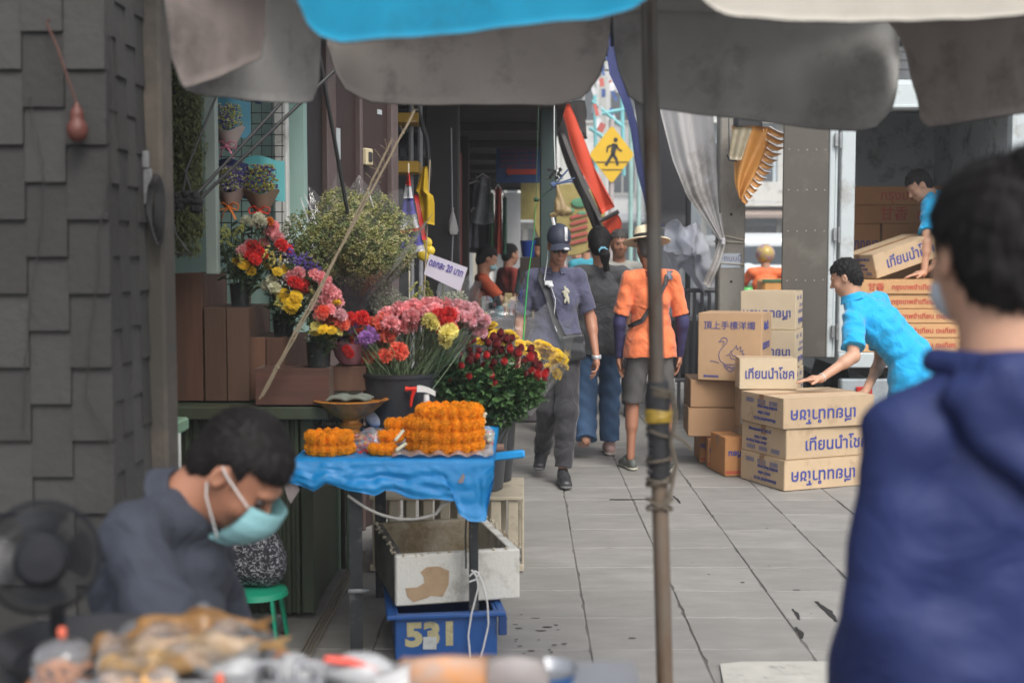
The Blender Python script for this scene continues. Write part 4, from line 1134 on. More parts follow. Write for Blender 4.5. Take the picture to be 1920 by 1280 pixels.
for(cx,cy),rr_,dz in lobes:
 for i in range(int(rr_*34)):
  a=rnd.uniform(0,2*PI);q=math.sqrt(rnd.random())*rr_*rnd.uniform(.85,1.12);x,y=cx+q*math.cos(a),cy+q*math.sin(a)
  h=math.sqrt(max(0,1-(q/rr_)**2));clump=math.sin(x*.11)*math.sin(y*.13+1)+.4*math.sin(x*.3+y*.2)
  if clump<-.75 and rnd.random()<.8:continue
  ci=0 if clump>.25 else(1 if(clump>-.25 and cx>620)else 2)
  P3[ci].append(W(x,y,5.2+dz-h*rr_/470*rnd.uniform(.6,1.05)))
for k in range(3):obj('dry_blossoms',dots(P3[k],.0026,.0060),cols[k],db)
mb=stems([rnd.choice(P3[rnd.choice((0,1,2))])for _ in range(500)],b0,.03,.0009,.02)
obj('dry_stems',mb,mat('dry_stem',(.12,.11,.055),.8,island=.3),db)
mb=MB()
for i in range(40):
 x=rnd.uniform(610,700);p=W(x,rnd.uniform(355,385),5.25);mb.tube([W(x+rnd.uniform(-8,8),410,5.25),p],.0007,4);dots([p,p+Vector((.004,0,-.006)),p+Vector((-.004,0,-.012))],.0015,.003,mb)
obj('tall_sprigs',mb,MATS['grey_green_blossom'],db)
wrapcone(db,W(662,600,5.2),[W(535,470,5.25),W(560,400,5.35),(W(585,360,5.4)),W(640,350,5.4),W(700,345,5.4),W(775,385,5.3),W(800,430,5.2),W(770,490,5.05),W(690,520,4.98),(W(600,515,5.0))],jag=.12,n=44)
mb=MB();mb.grid(lambda u,v:b0.lerp(W(812-60*u,398+95*u,5.0),.25+.75*v)+Vector((.004*math.sin(u*30),0,0)),14,6);obj('film_flap',mb,CLEAR2,db,True,None)
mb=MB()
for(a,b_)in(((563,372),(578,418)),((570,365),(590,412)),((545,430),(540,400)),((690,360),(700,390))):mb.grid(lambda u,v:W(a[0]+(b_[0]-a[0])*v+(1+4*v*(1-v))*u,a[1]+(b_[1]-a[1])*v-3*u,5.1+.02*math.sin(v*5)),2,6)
obj('painted_glints',mb,film('glint_film',(1,1,1),.55,.45),db,True,None)  # whitish strips painted as highlights on the clear wrap
mb=MB();mb.lathe(W(662,690,5.22),[(.055,0),(.058,.08),(.075,.17),(.10,.30),(.12,.38)],24,jit=lambda a,j:.06*math.sin(a*5+j));obj('black_sleeve',mb,mat('black_paper',(.016,.016,.018),.6,bump=.4),db,True)
def vase(px,pyb,pyt,D,r,label):
 c=W(px,pyb,D);h=(pyb-pyt)*D/F;t=thing('glass_vase',label,'vase',c)
 mb=MB();mb.lathe(c,[(0,.002),(r*.85,.002),(r,h),(r*.93,h),(r*.8,.01),(0,.01)],24);obj('glass',mb,mat('dark_glass',(.05,.06,.06),.08,var=0,bump=0,trans=.6,spec=.8),t,True)
 mb=MB();mb.lathe(c,[(0,h*.55),(r*.86,h*.55),(r*.8,.012),(0,.012)],20);obj('water',mb,mat('vase_water',(.03,.04,.035),.05,trans=.5,var=0,bump=0),t,True);return t
vase(452,575,530,5.05,.045,'dark glass vase on the second crate, left end of the mixed flowers')
vase(532,631,588,5.08,.045,'dark glass vase on the third crate under the mixed flowers')
vase(598,689,640,4.88,.05,'clear glass vase with white glints on the lowest crate')
def mixed(label,base,D,spec,green):
 t=thing('mixed_bouquet',label,'flowers',base,0,'mixed flower bunches stepping down the wooden crates');allp_=[]
 for kind,m,pts,sc in spec:
  P=[W(x,y,D+rnd.uniform(-.05,.05))for x,y in pts];allp_+=P
  if kind=='c':heads(t,CARN,P,m,(sc*.9,sc*1.1),out=base,tilt=.5)
  elif kind=='m':heads(t,MUM,P,m,(sc*.9,sc*1.1),out=base,tilt=.6)
  elif kind=='s':statice(t,P,m,.05*sc)
 obj('stems',stems(allp_,base,.02,.0018),M_stem,t,True)
 mb=MB()
 for x,y in scatter(green,420):leaf(mb,W(x,y,D+.07+rnd.uniform(-.05,.05)),(rnd.uniform(-1,1),rnd.uniform(-1,.2),rnd.uniform(-.6,1)),rnd.uniform(.02,.05),rnd.uniform(.005,.014))
 for i in range(160):p=rnd.choice(allp_);leaf(mb,Vector(base).lerp(p,rnd.uniform(.2,.9)),(rnd.uniform(-1,1),rnd.uniform(-1,.2),rnd.uniform(-.2,1)),rnd.uniform(.02,.05),.008)
 obj('greenery',mb,M_needle,t);return t
mixed('mixed red, yellow and lime flowers in the highest vase on the crates',W(452,565,5.05),4.98,[('s',P_lime,[(412,440),(425,430),(438,445),(430,455),(445,432),(455,425),(416,452),(440,470),(452,480),(465,478),(418,436)],1.0),('c',P_cream,[(485,408),(490,415),(480,420),(462,415)],.7),('c',P_red,[(470,478),(482,470),(465,490),(478,486),(528,460),(538,468),(492,478),(475,462)],.75),('c',P_pink,[(505,435),(512,425),(495,455),(520,445),(468,458),(455,470)],.7),('m',P_mum,[(458,498),(470,508),(520,510),(445,490),(500,500),(535,505)],.7),('s',P_yel,[(500,470),(512,482),(525,490),(490,465),(505,490),(440,500)],.9),('c',P_orange,[(505,415)],.5)],[(405,440),(440,420),(500,430),(540,470),(540,520),(480,545),(425,530),(405,480)])
mixed('mixed violet, pink and yellow flowers in the middle vase on the crates',W(532,620,5.08),4.98,[('s',P_viol,[(540,470),(550,478),(560,490),(572,495),(585,500),(595,505),(568,485),(580,492),(545,485),(600,512)],1.1),('c',P_pink,[(560,512),(548,520),(600,520),(610,528),(590,515)],.8),('c',P_red,[(558,532),(568,536),(552,528)],.75),('c',P_cream,[(510,528),(515,540),(502,535),(575,545),(585,560)],.75),('m',P_mum,[(538,560),(550,568),(530,552),(555,556),(545,576)],.85),('s',P_yel,[(575,540),(590,548),(525,572),(562,560)],.9),('s',P_lime,[(600,540),(520,560),(515,550)],.9)],[(500,530),(560,500),(620,530),(600,580),(560,615),(510,600)])
mixed('mixed pink and yellow flowers in the lowest vase on the crates',W(598,680,4.88),4.82,[('c',P_pink,[(618,545),(626,552),(612,560),(630,565),(608,572),(618,580),(600,590)],.8),('c',P_coral,[(622,592),(634,598),(612,602),(640,605),(628,608),(605,585)],.85),('c',P_pale,[(595,575),(605,600),(638,590)],.7),('m',P_mum,[(600,622),(612,626),(622,620),(630,568),(606,618),(640,612)],.65),('m',P_yel,[(592,612),(634,622),(618,632),(590,625)],.65)],[(585,570),(640,570),(645,630),(620,655),(585,655)])
def wrapped(label,px,py,wpx,D,papercol,sheetcol,blos,bow=None,cut=None,h=1.0):
 c=W(px,py,D);s_=D/F*wpx;t=thing('wrapped_bouquet',label,'bouquet',c-Vector((0,0,s_*1.0)),0,'wrapped bouquets hanging on the wire grid')
 sh=mat('sheet_'+label.split()[0],sheetcol,.6,var=.08);pp=mat('paper_'+label.split()[0],papercol,.7,var=.08)
 mb=MB();mb.grid(lambda u,v:c+Vector(((u-.5)*s_*1.15,.055+.04*abs(u-.5),-s_*.5+v*s_*1.15*h+.012*math.sin(u*5))),8,6,.0015);obj('backing_sheet',mb,sh,t,True)
 mb=MB()
 def fn(u,v):
  a=PI+PI*u;r=(.18+.34*v)*s_;return c+Vector((math.cos(a)*r,math.sin(a)*r*.8,-s_*.95+v*s_*.62+.012*math.sin(u*9)))
 mb.grid(fn,16,6,.0015);obj('paper_cone',mb,pp,t,True)
 for m,n in blos:
  P=[]
  for i in range(n):
   a=rnd.uniform(0,2*PI);q=math.sqrt(rnd.random());z=rnd.uniform(-.35,.42);wq=.50-.25*max(0,z)-.15*max(0,-z)
   P.append(c+Vector((math.cos(a)*q*wq*s_,-.02-.05*rnd.random()*(1-q)+.02*math.sin(a),z*s_)))
  obj('blossoms',dots(P,.0035,.0075),m,t)
 if bow:
  mb=MB();b=c+Vector((0,-.5*s_*.6,-s_*.88))
  for sg in(-1,1):
   mb.tube(resamp([b,b+Vector((sg*.02,-.01,.02)),b+Vector((sg*.045,-.008,.012)),b+Vector((sg*.04,-.006,-.012)),b],12),.008,8,squash=.35)
   mb.tube(resamp([b,b+Vector((sg*.018,-.01,-.02)),b+Vector((sg*.03,-.005,-.05))],6),.007,8,squash=.3)
  mb.ball(b,.011,8,6);obj('bow',mb,mat('ribbon_'+bow[0],bow[1],.4),t,True)
 return t
wrapped('turquoise wrapped bouquet with yellow and purple dried blossoms',490,338,66,5.3,(.22,.15,.10),(.12,.45,.47),[(P_lime,260),(petalmat('mustard_petals',(.45,.38,.05)),240),(P_viol,200),(petalmat('lilac_petals',(.20,.13,.36)),120)],('red',(.6,.04,.015)))
wrapped('navy wrapped bouquet with white and violet dried blossoms',432,338,58,5.3,(.33,.25,.22),(.012,.02,.10),[(P_lime,180),(P_viol,230),(P_cream,160)],('orange',(.7,.20,.02)))
wrapped('pale paper wrapped bouquet with blue edge, highest on the grid',428,222,60,5.3,(.40,.33,.30),(.10,.33,.45),[(P_lime,220),(P_viol,120),(P_cream,90)],('pink',(.6,.2,.3)))
o=W(485,180,5.25)
mb=MB();mb.ball(o,(.034,.03,.034),14,10);tag(obj('blue_ornament',mb,mat('deep_blue_paper',(.02,.04,.18),.5),None,True),'deep blue ball ornament at the top of the wire grid','ornament')
pp_=thing('pink_pot','dusty pink bowl shaped pot between the steps and the carnations','pot',W(658,682,4.98))
mb=MB();c=W(658,682,4.98);mb.lathe(c,[(0,0),(.04,0),(.062,.03),(.076,.075),(.08,.085),(.075,.085),(.058,.03),(0,.01)],28);obj('bowl',mb,mat('pink_plastic',(.28,.12,.15),.45),pp_,True)
mb=MB();mb.box(c-Vector((0,-.02,.055)),(.13,.13,.10),bev=.003);tag(obj('wooden_block',mb,M_w1),'plain wooden block under the dusty pink pot','block')
sf=thing('strawberry_flower','small bunch of purple and white flowers with a red one in the pink pot','flowers',c+Vector((0,0,.05)))
heads(sf,CARN,[W(650,655,4.9),(W(655,662,4.9))],P_red,(.5,.6),out=c);heads(sf,CARN,[W(650,615,4.98),W(662,622,4.98),(W(645,628,4.98))],P_pur,(.6,.7),out=c);obj('blossoms',dots([W(rnd.gauss(658,12),rnd.gauss(632,10),4.98)for _ in range(120)],.003,.006),P_cream,sf)
obj('stems',stems([W(rnd.gauss(658,10),rnd.gauss(632,8),4.98)for _ in range(20)],c,.03),M_stem,sf)
for k,(a,b_,c_)in enumerate((((486,748,4.72),(560,610,4.70),(778,208,4.75)),((492,742,4.72),(585,575,4.70),(735,262,4.75)))):
 pts=resamp([W(*a),W(*b_),W(*c_)],26);mb=MB();mb.tube([p+Vector((rnd.uniform(-.002,.002),0,rnd.uniform(-.002,.002)))for p in pts],.0045 if k==0 else .004,6)
 for q in range(3,26,3):mb.ball(pts[q],.0062,6,5)
 t=thing('dry_bamboo_stick',('longer' if k==0 else 'shorter')+' dry bamboo stick leaning diagonally in front of the bouquets','stick',W(*a));obj('cane',mb,mat('dry_bamboo',(.27,.22,.15),.7,bump=.4),t,True)
 mb=MB()
 for q in range(16):p=pts[-1-rnd.randint(0,6)];mb.tube([p,p+Vector((rnd.uniform(-.03,.03),rnd.uniform(-.02,.02),rnd.uniform(-.01,.05)))],.0008,4)
 obj('dry_twigs',mb,MATS['dry_bamboo'],t)
sg=thing('price_sign','white card sign with purple handwriting 20 baht above the carnations','sign',W(836,640,5.0))
A,B,C_,D_=W(806,476,5.02),W(877,502,5.0),W(863,546,5.0),W(795,514,5.02)
mb=MB();mb.prism([A,B,C_,D_],.0025);obj('card',mb,mat('white_card',(.50,.48,.56),.7,var=.05),sg)
mb=MB();mb.tube([W(830,530,5.03),W(838,650,5.03)],.003,6);obj('stick',mb,M_stem2,sg)
rr=(B-A).normalized();uu=(A-D_).normalized()
text('ดอกละ 20 บาท',.040,A.lerp(B,.04)-uu*.030+Vector((0,-.003,0)),rr,uu,mat('purple_ink',(.06,.035,.28),.6),sg,'handwriting',bold=.0008,xs=.88,maxw=.145)
M_mari=mat('marigold',(1.0,.44,.014),.8,transl=.3,var=.2,scale=30,bump=1.0,bscale=260,island=.22,bdist=.003)
def puff_ball(seed,r=.016):
 q=random.Random(seed);mb=MB()
 for i in range(240):
  z=1-2*(i+.5)/240;a=i*2.39996;s_=math.sqrt(1-z*z);d=Vector((s_*math.cos(a),s_*math.sin(a),z));t1=d.orthogonal().normalized();t1.rotate(Matrix.Rotation(q.uniform(0,6.3),3,d));t2=d.cross(t1)
  b=d*r*.72;e=d*r*q.uniform(.93,1.08);w_=r*.12
  mb.add([b-t1*w_*.5,b+t1*w_*.5,e+t1*w_+t2*w_*q.uniform(-.4,.4),e-t1*w_+t2*w_*q.uniform(-.4,.4)],[(0,1,2,3)])
 mb.ball((0,0,0),r*.8,10,8)
 return mb
PUFF=[puff_ball(k)for k in range(3)]
def ring(label,c,rx,ry,br,n,rows=1,tilt=0.0,a0=0,a1=2*PI,group=None,gaps=True):
 t=thing('marigold_garland',label,'garland',c-Vector((0,0,br)),0,group or 'orange marigold garlands on the stall table');mb=MB()
 for k in range(n):
  a=a0+(a1-a0)*k/n;p=c+Vector((math.cos(a)*rx,math.sin(a)*ry,math.sin(a)*tilt))
  for w_ in range(1):
   s_=br/.016*rnd.uniform(.98,1.08);pb=rnd.choice(PUFF);off=Vector((math.cos(a),math.sin(a),0))*rnd.uniform(-.002,.002)+Vector((0,0,rnd.uniform(-.0015,.0015)));th_=rnd.uniform(0,6.3);ct,st=math.cos(th_),math.sin(th_)
   ta=Vector((-math.sin(a),math.cos(a),0))
   vs=[]
   for v in pb.v:
    x,y,z=v;x,y=x*ct-y*st,x*st+y*ct;q=Vector((x,y,z*1.12))*s_;q=q-ta*q.dot(ta)*.08;vs.append(p+off+q)
   mb.add(vs,pb.f)
 o=obj('flower_ring',mb,M_mari,t);return t
bz=TZ+.012
c0=W(832,800,4.60);c0.z=0
ys=4.60
for k,(wr,z)in enumerate(((.125,bz+.020),(.128,bz+.062),(.124,bz+.103),(.105,bz+.145))):
 rows_=['lowest','second from the bottom','third from the bottom','topmost and smallest']
 ring(rows_[k]+' orange marigold ring of the tall garland stack',Vector((W(834+(8 if k==3 else 0),800,ys).x,ys,z)),wr,wr*.85,.023,21-(3 if k==3 else 0))
for k,z in enumerate((bz+.019,bz+.058)):ring(('lower' if k==0 else 'upper')+' orange marigold ring of the short stack at left',Vector((W(618,800,4.52).x,4.52,z)),.072,.062,.021,14)
for k,(x,y,z)in enumerate(((716,4.5,bz+.018),(732,4.56,bz+.055),(748,4.64,bz+.090))):ring(['small orange garland lying left of the tall stack','small orange garland leaning on another, left of the tall stack','small orange garland resting highest against the tall stack'][k],Vector((W(x,800,y).x,y,z)),.035,.03,.019,8)
mb=MB()
for(a,b_)in(((742,824),(755,808)),((744,843),(760,832))):
 P0_,P1_=W(a[0],a[1],4.44),W(b_[0],b_[1],4.50)
 for k in range(7):mb.ball(P0_.lerp(P1_,k/6),.0068,7,5)
tag(obj('jasmine_string',mb,mat('jasmine_white',(.62,.60,.45),.7),None,True),'short strings of white jasmine buds beside the marigolds','jasmine string')
mb=MB()
for k in range(12):mb.ball(W(905+rnd.uniform(-3,5),776+k*1.6,4.62),.007,7,5)
tag(obj('jasmine_tassel',mb,MATS['jasmine_white'],None,True),'white jasmine tassel at the right edge of the tall garland stack','jasmine tassel')
mb=MB();mb.grid(lambda u,v:Vector((W(735+190*u,866,4.40+.5*v).x,4.40+.45*v,bz+.004+.006*math.sin(u*31)*math.sin(v*9)+.010*(v<.15)*abs(math.sin(u*17)))),50,14,.0008);tag(obj('clear_sheet',mb,film('milky_sheet',body=.45,gloss=.4),None,True),'milky clear plastic under the tall garland stack','plastic sheet')
def lumpbag(name,label,c,r,m,fill,fm,hang=False):
 t=thing(name,label,'bag',c-Vector((0,0,r[2])));s=Sdf(c-Vector(r)*1.35,c+Vector(r)*1.35,.005);s.ell(c,r,k=.01);s.disp(folds(.007,((1,.3,.5),60,0,(0,1,.4),25,2),((.3,1,-.6),85,1,(1,0,.3),30,1.5)));s.cut(c-Vector((0,0,r[2]*.9)),(0,0,-1));s.obj('film_bag',m,t)
 if fill:
  for fmat,n in fm:obj('contents',dots([c+Vector((rnd.gauss(0,r[0]*.42),rnd.gauss(0,r[1]*.42),rnd.gauss(-r[2]*.1,r[2]*.35)))for _ in range(n)],.006,.013),fmat,t,True)
 return t
lumpbag('flower_bag','clear bag of red and pink flowers between the garland stacks',W(697,834,4.58),(.078,.06,.062),film('bag_film',body=.16,gloss=.35),True,[(P_red,34),(P_pink,40),(P_pale,30),(P_mum,10)])
lumpbag('flower_bag','clear bag of pale petals at the right end of the table',W(915,822,4.72),(.022,.05,.05),MATS['bag_film'],True,[(P_pink,20),(P_cream,40),(P_red,6)])
gp=thing('pedestal_tray','ornate gold pedestal tray holding folded grey cloth','tray',Vector((W(658,800,4.85).x,4.85,bz)))
c=Vector((W(658,800,4.85).x,4.85,bz));zt_=W(0,748,4.85).z-bz
M_gold=mat('dull_gold',(.48,.19,.03),.45,metal=.2,var=.3,scale=25,bump=.6,bscale=90,dirt=(.12,.05,.02),dscale=12,damount=.4)
mb=MB();mb.lathe(c,[(0,0),(.055,0),(.06,.008),(.05,.018),(.036,.03),(.033,.04),(.044,.052),(.046,.058),(.034,.066),(.032,.075),(.05,.085),(.085,.105),(.115,zt_-.024),(.135,zt_-.006),(.148,zt_),(.14,zt_+.004),(.12,zt_-.006),(0,zt_-.014)],48,jit=lambda a,j:(.022*math.sin(a*16)if 12<=j<=15 else 0));obj('tray_body',mb,M_gold,gp,True)
gc=thing('folded_cloth','folded grey green cloth lying on the gold tray','cloth',c+Vector((0,0,zt_)))
mb=MB();mb.grid(lambda u,v:c+Vector(((u-.5)*.17+.01*math.sin(v*6),(v-.5)*.15,zt_+.006+.010*abs(math.sin(u*7+v*3))+.005*math.sin(v*11))),20,14,.006);obj('cloth',mb,mat('grey_green_cloth',(.16,.18,.15),.8,var=.2),gc,True)
bs=thing('wire_basket','black wire basket behind the gold tray','basket',(-.60,5.03,bz))
mb=MB();x0,x1,y0,y1,z1=W(597,800,5.0).x,W(700,800,5.0).x,4.96,5.14,W(0,785,4.96).z
for z in(bz+.01,(bz+z1)/2,z1):mb.tube([(x0,y0,z),(x1,y0,z),(x1,y1,z),(x0,y1,z),(x0,y0,z)],.0028,6)
for i in range(12):x=x0+(x1-x0)*i/11;mb.tube([(x,y0,z1),(x,y0,bz+.01),(x,y1,bz+.01),(x,y1,z1)],.0018,5)
obj('wires',mb,M_rod,bs)
lumpbag('plastic_bag','crumpled white plastic bag with blue print in the wire basket',W(712,780,4.95),(.055,.05,.05),mat('blue_white_bag',(.42,.44,.50),.35,dirt=(.05,.07,.35),dscale=14,damount=.35,var=.05),False,None)
sp=thing('spray_bottle','spray bottle with red trigger and white head behind the garlands','spray bottle',Vector((W(800,800,4.86).x,4.86,bz)))
c=sp.location.copy();zz=lambda y:W(0,y,4.86).z
mb=MB();mb.lathe(c,[(0,0),(.034,0),(.036,.01),(.036,.12),(.014,zz(762)-bz),(.014,zz(752)-bz),(0,zz(752)-bz)],24);obj('bottle',mb,mat('clear_bottle',(.5,.52,.52),.2,trans=.5,var=.02,bump=0),sp,True)
mb=MB();mb.tube([c+Vector((0,0,zz(756)-bz)),c+Vector((0,0,zz(738)-bz))],[.013,.011],12)
mb.grid(lambda u,v:W(782+34*u,723+12*u*u+12*v*(1-.35*u),4.86-.012+.0*v),8,3,-.024);obj('spray_head',mb,mat('white_plastic',(.68,.68,.66),.35,var=.03,bump=0),sp,True)
mb=MB();mb.tube(resamp([W(783,728,4.86),W(776,734,4.86),W(772,745,4.86),W(770,762,4.86)],8),[.008,.0085,.008,.007,.007,.006,.006,.005,.004],8);mb.tube([W(783,729,4.86),W(761,729,4.86)],[.010,.007],10);mb.tube([W(765,729,4.86),W(760,729,4.86)],.010,10);obj('trigger',mb,mat('red_plastic',(.62,.03,.015),.35,var=.03,bump=0),sp,True)
mb=MB();a=W(933,850,5.05);mb.box(W(937,838,5.1),(.035,.06,.02),bev=.003);
tag(obj('wooden_scrap',mb,mat('scrap_wood',(.2,.12,.09),.7)),'small wooden scrap on the blue plastic roll','wood scrap')
M_cb=mat('cardboard',(.50,.37,.235),.8,var=.07,scale=7,bump=.15,bscale=90,objvar=.06,dirt=(.36,.25,.15),dscale=5,damount=.25)
M_cbb=mat('brown_cardboard',(.36,.215,.115),.8,var=.08,scale=7,bump=.15,bscale=90,objvar=.05)
M_cbt=mat('tan_cardboard',(.46,.30,.17),.8,var=.08,scale=7,bump=.15,bscale=90)
M_cbo=mat('orange_cardboard',(.50,.235,.085),.8,var=.07,scale=7,bump=.15,bscale=90,objvar=.05)
M_cbp=mat('pale_cardboard',(.55,.45,.31),.8,var=.06,bump=.15,bscale=90)
M_ink=mat('blue_print',(.045,.06,.27),.7,var=.1);M_inkl=mat('faded_blue_print',(.20,.19,.28),.7);M_inkr=mat('red_print',(.50,.09,.05),.7);M_tape=mat('parcel_tape',(.30,.165,.08),.3,var=.05)
TH='เทียนนำโชค'
def carton(c,yaw,dims,label,m=M_cb,group='cartons stacked on the pavement',tape=True,m2=None,cat='carton',tilt=None):
 """c: bottom nearest corner (left end of the front face); front runs along r, side goes back along d"""
 c=Vector(c);r=Vector((math.cos(yaw),math.sin(yaw),0));d=Vector((-math.sin(yaw),math.cos(yaw),0));u=Vector((0,0,1))
 if tilt is not None:r=(r+u*tilt).normalized();u=(u-r*u.dot(r)).normalized();
 Rm=Matrix((r,d,u)).transposed();w_,dp,h=dims
 t=thing('carton',label,cat,c+r*w_/2+d*dp/2,0,group)
 mb=MB();mb.box(c+r*w_/2+d*dp/2+u*(h/2+.001),(w_-.002,dp-.002,h-.003),Rm,.005);obj('carton_body',mb,m,t)
 mb=MB()
 mb.box(c+r*w_/2+d*dp*.25+u*(h+.0005),(w_-.004,dp*.5-.004,.003),Rm);mb.box(c+r*w_/2+d*dp*.75+u*(h+.0005),(w_-.004,dp*.5-.004,.003),Rm);obj('top_flap',mb,m,t)
 if tape:
  mb=MB();mb.box(c+r*w_/2+d*dp*.5+u*(h+.0025),(w_+.001,.05,.0015),Rm);mb.box(c+r*-.0005+d*dp*.5+u*(h-.03),(.0015,.05,.06),Rm);obj('tape',mb,M_tape,t)
 t['_f']=0;del t['_f']
 return t,c,r,d,u,w_,dp,h
def front(q,s,size,x,z,m=M_ink,flip=False,bold=.0015,xs=1.0,name='lettering'):
 t,c,r,d,u,w_,dp,h=q;text(s,size,c+r*x*w_+u*z*h-d*.0006,r,u,m,t,name,bold=bold,xs=xs,flip=flip,maxw=(x if flip else 1-x)*w_*.94)
def side(q,s,size,y,z,m=M_ink,flip=False,bold=.003,xs=1.0,left=True,name='lettering'):
 """text on the left side face (seen from -r) running from back to front"""
 t,c,r,d,u,w_,dp,h=q
 if left:text(s,size,c+d*dp*(1-y)+u*z*h-r*.0006,-d,u,m,t,name,bold=bold,xs=xs,flip=flip,maxw=(y if flip else 1-y)*dp*.93)
 else:text(s,size,c+r*(w_+.0006)+d*dp*y+u*z*h,d,u,m,t,name,bold=bold,xs=xs,flip=flip,maxw=(y if flip else 1-y)*dp*.93)
def smallprint(q,left,rows,flip=False):
 for(s,sz,y,z,m,b)in rows:side(q,s,sz,y,z,m,flip,b,left=left,name='small_print')
yw=R(22)
c0=G(1470,922);hs_=.19
C0=Vector((c0.x,c0.y,0))
def codes(q,flip):
 rows=[(0.20,0.78),(.20,.78)]
 t,c,r,d,u,w_,dp,h=q
 z1=.78 if flip else .20;z2=.62 if flip else .40
 for k in range(3):
  mb=MB();y=.14+.27*k
  for j in range(13):
   mb.box(c+d*dp*(1-y-.19*j/13)+u*z1*h-r*.0008,(.001,.19*dp/13*rnd.uniform(.35,.7),.028),Matrix((r,d,u)).transposed())
  obj('bar_code',mb,M_inkl,t)
 side(q,'ขนาดใหญ่ เล็กสุด หนาสุด',.024,.12 if not flip else .86,z2,M_ink,flip,.001,.95,name='small_print')
 side(q,'บรรจุ 5 กล่อง',.026,.30 if not flip else .70,.56 if not flip else .42,M_ink,flip,.001,name='small_print')
 side(q,'เทียนหอมอย่างดี NO.15',.026,.17 if not flip else .83,.80 if not flip else .22,M_ink,flip,.001,name='small_print')
for k in range(3):
 jx,jy,ja=[(0,0,0),(.012,.012,.012),(-.012,-.008,-.02)][k]
 q=carton(C0+Vector((jx,jy,hs_*k)),yw+ja,(.66,.50,hs_-.001),['lowest of the three front candle cartons, upside-down blue print','middle of the three front candle cartons, upright blue print','top of the three front candle cartons, upside-down print, under the worker\'s hand'][k])
 fl_=k!=1
 front(q,TH,.105,.20 if not fl_ else .80,.46,flip=fl_,xs=1.0,bold=.0015)
 codes(q,fl_)
def stackpt(px,D):return Vector((W(px,475,D).x,D,0))
hb=.2855
for k in range(2):
 q=carton(stackpt(1391,8.33)+Vector((0,0,hb*k)),R(6),(.42,.40,hb-.001),['pale carton on the ground behind the front candle cartons','carton with a white label under the box marked NO.15'][k],M_cb)
t,c,r,d,u,w_,dp,h=q
mb=MB();mb.box(c+r*.018-d*.001+u*.10,(.022,.001,.14),Matrix((r,d,u)).transposed());obj('white_label',mb,mat('label_white',(.62,.64,.66),.7),t)
q=carton(stackpt(1389,8.06)+Vector((0,0,hb*2+.002)),R(-2),(.372,.21,.200),'pale carton marked NO.15 standing behind the worker\'s hand',M_cbp)
t,c,r,d,u,w_,dp,h=q
front(q,TH,.088,.09,.50,xs=1.0,bold=.0015)
for(s,z,m)in(('NO.15 สั้น',.78,M_ink),('บรรจุ 24 กล่อง',.56,M_inkl),('ตราโชคดี',.36,M_inkl)):side(q,s,.045,.08,z,m,False,.001,left=False,xs=1.3)
z=0
hs4=[.345,.277,.277,.277]
for k in range(4):
 q=carton(stackpt(1389 if k else 1392,9.08+.01*k)+Vector((0,0,z)),R(-22+k),(.40,.40,hs4[k]-.001),['lowest carton at the back, hidden behind the brown stack','second carton of the rear column, pale printed side','third carton of the rear column with NO.15 upside down on its side','topmost carton of the rear column, candle print upside down'][k],M_cbp)
 z+=hs4[k]
 if k>=1:
  front(q,TH,.085,.92,.42,flip=True,bold=.0015)
  t,c,r,d,u,w_,dp,h=q
  for(s,sz,zz_,m)in(('NO.15 สั้น',.052,.24,M_ink),('บรรจุ 24 กล่อง',.036,.48,M_inkl),('หนา   ใหญ่',.036,.64,M_inkl)):side(q,s,sz,.92,zz_,m,True,.001,left=False,xs=1.1)
  for j2 in range(2):
   mb=MB()
   for j in range(7):mb.box(c+r*(w_+.0004)+d*dp*(.14+.42*j2+.035*j)+u*.84*h,(.001,.006,.028),Matrix((r,d,u)).transposed())
   obj('bar_code',mb,M_inkl,t)
for(px,D,w_,h_,lab,yw_)in((1331,8.42,.13,.20,'small orange carton with blue print in the middle under the brown boxes',-4),(1364,8.08,.14,.255,'small orange carton standing right under the brown boxes',10),(1316,8.62,.06,.205,'narrow orange carton at the left under the brown boxes',0)):
 q=carton(stackpt(px,D),R(yw_),(w_,.3,h_),lab,M_cbo)
 front(q,'เทียน',.05,.9 if w_>.1 else .9,.6,flip=True,bold=.002)
 t,c,r,d,u,ww,dp,h=q;mb=MB();mb.box(c+r*ww/2-d*.0012+u*.03,(ww-.01,.001,.018),Matrix((r,d,u)).transposed());obj('red_stripe',mb,M_inkr,t)
q=carton(stackpt(1293,8.46)+Vector((0,0,.208)),R(-3),(.325,.42,.195),'lower plain brown carton under the swan carton',M_cbb)
q=carton(stackpt(1297,8.47)+Vector((0,0,.405)),R(-2),(.33,.42,.188),'upper plain brown carton directly under the swan carton',M_cbb)
q=carton(stackpt(1310,8.44)+Vector((0,0,.596)),R(-20),(.43,.40,.452),'tall tan carton with a blue swan emblem and 8x2 on its side',M_cbt)
t,c,r,d,u,w_,dp,h=q
front(q,'頂上手標洋燭',.058,.09,.82,bold=.0,xs=1.0,name='chinese_lettering')
side(q,'8x2',.07,.20,.82,M_ink,False,.005,left=False,xs=1.7);side(q,'標標洋燭',.05,.08,.52,M_ink,False,.001,left=False,xs=1.4);side(q,'十八支',.05,.1,.28,M_ink,False,.001,left=False,xs=1.4)
front(q,'SHANGHAI',.02,.10,.07,bold=.001,name='small_print')
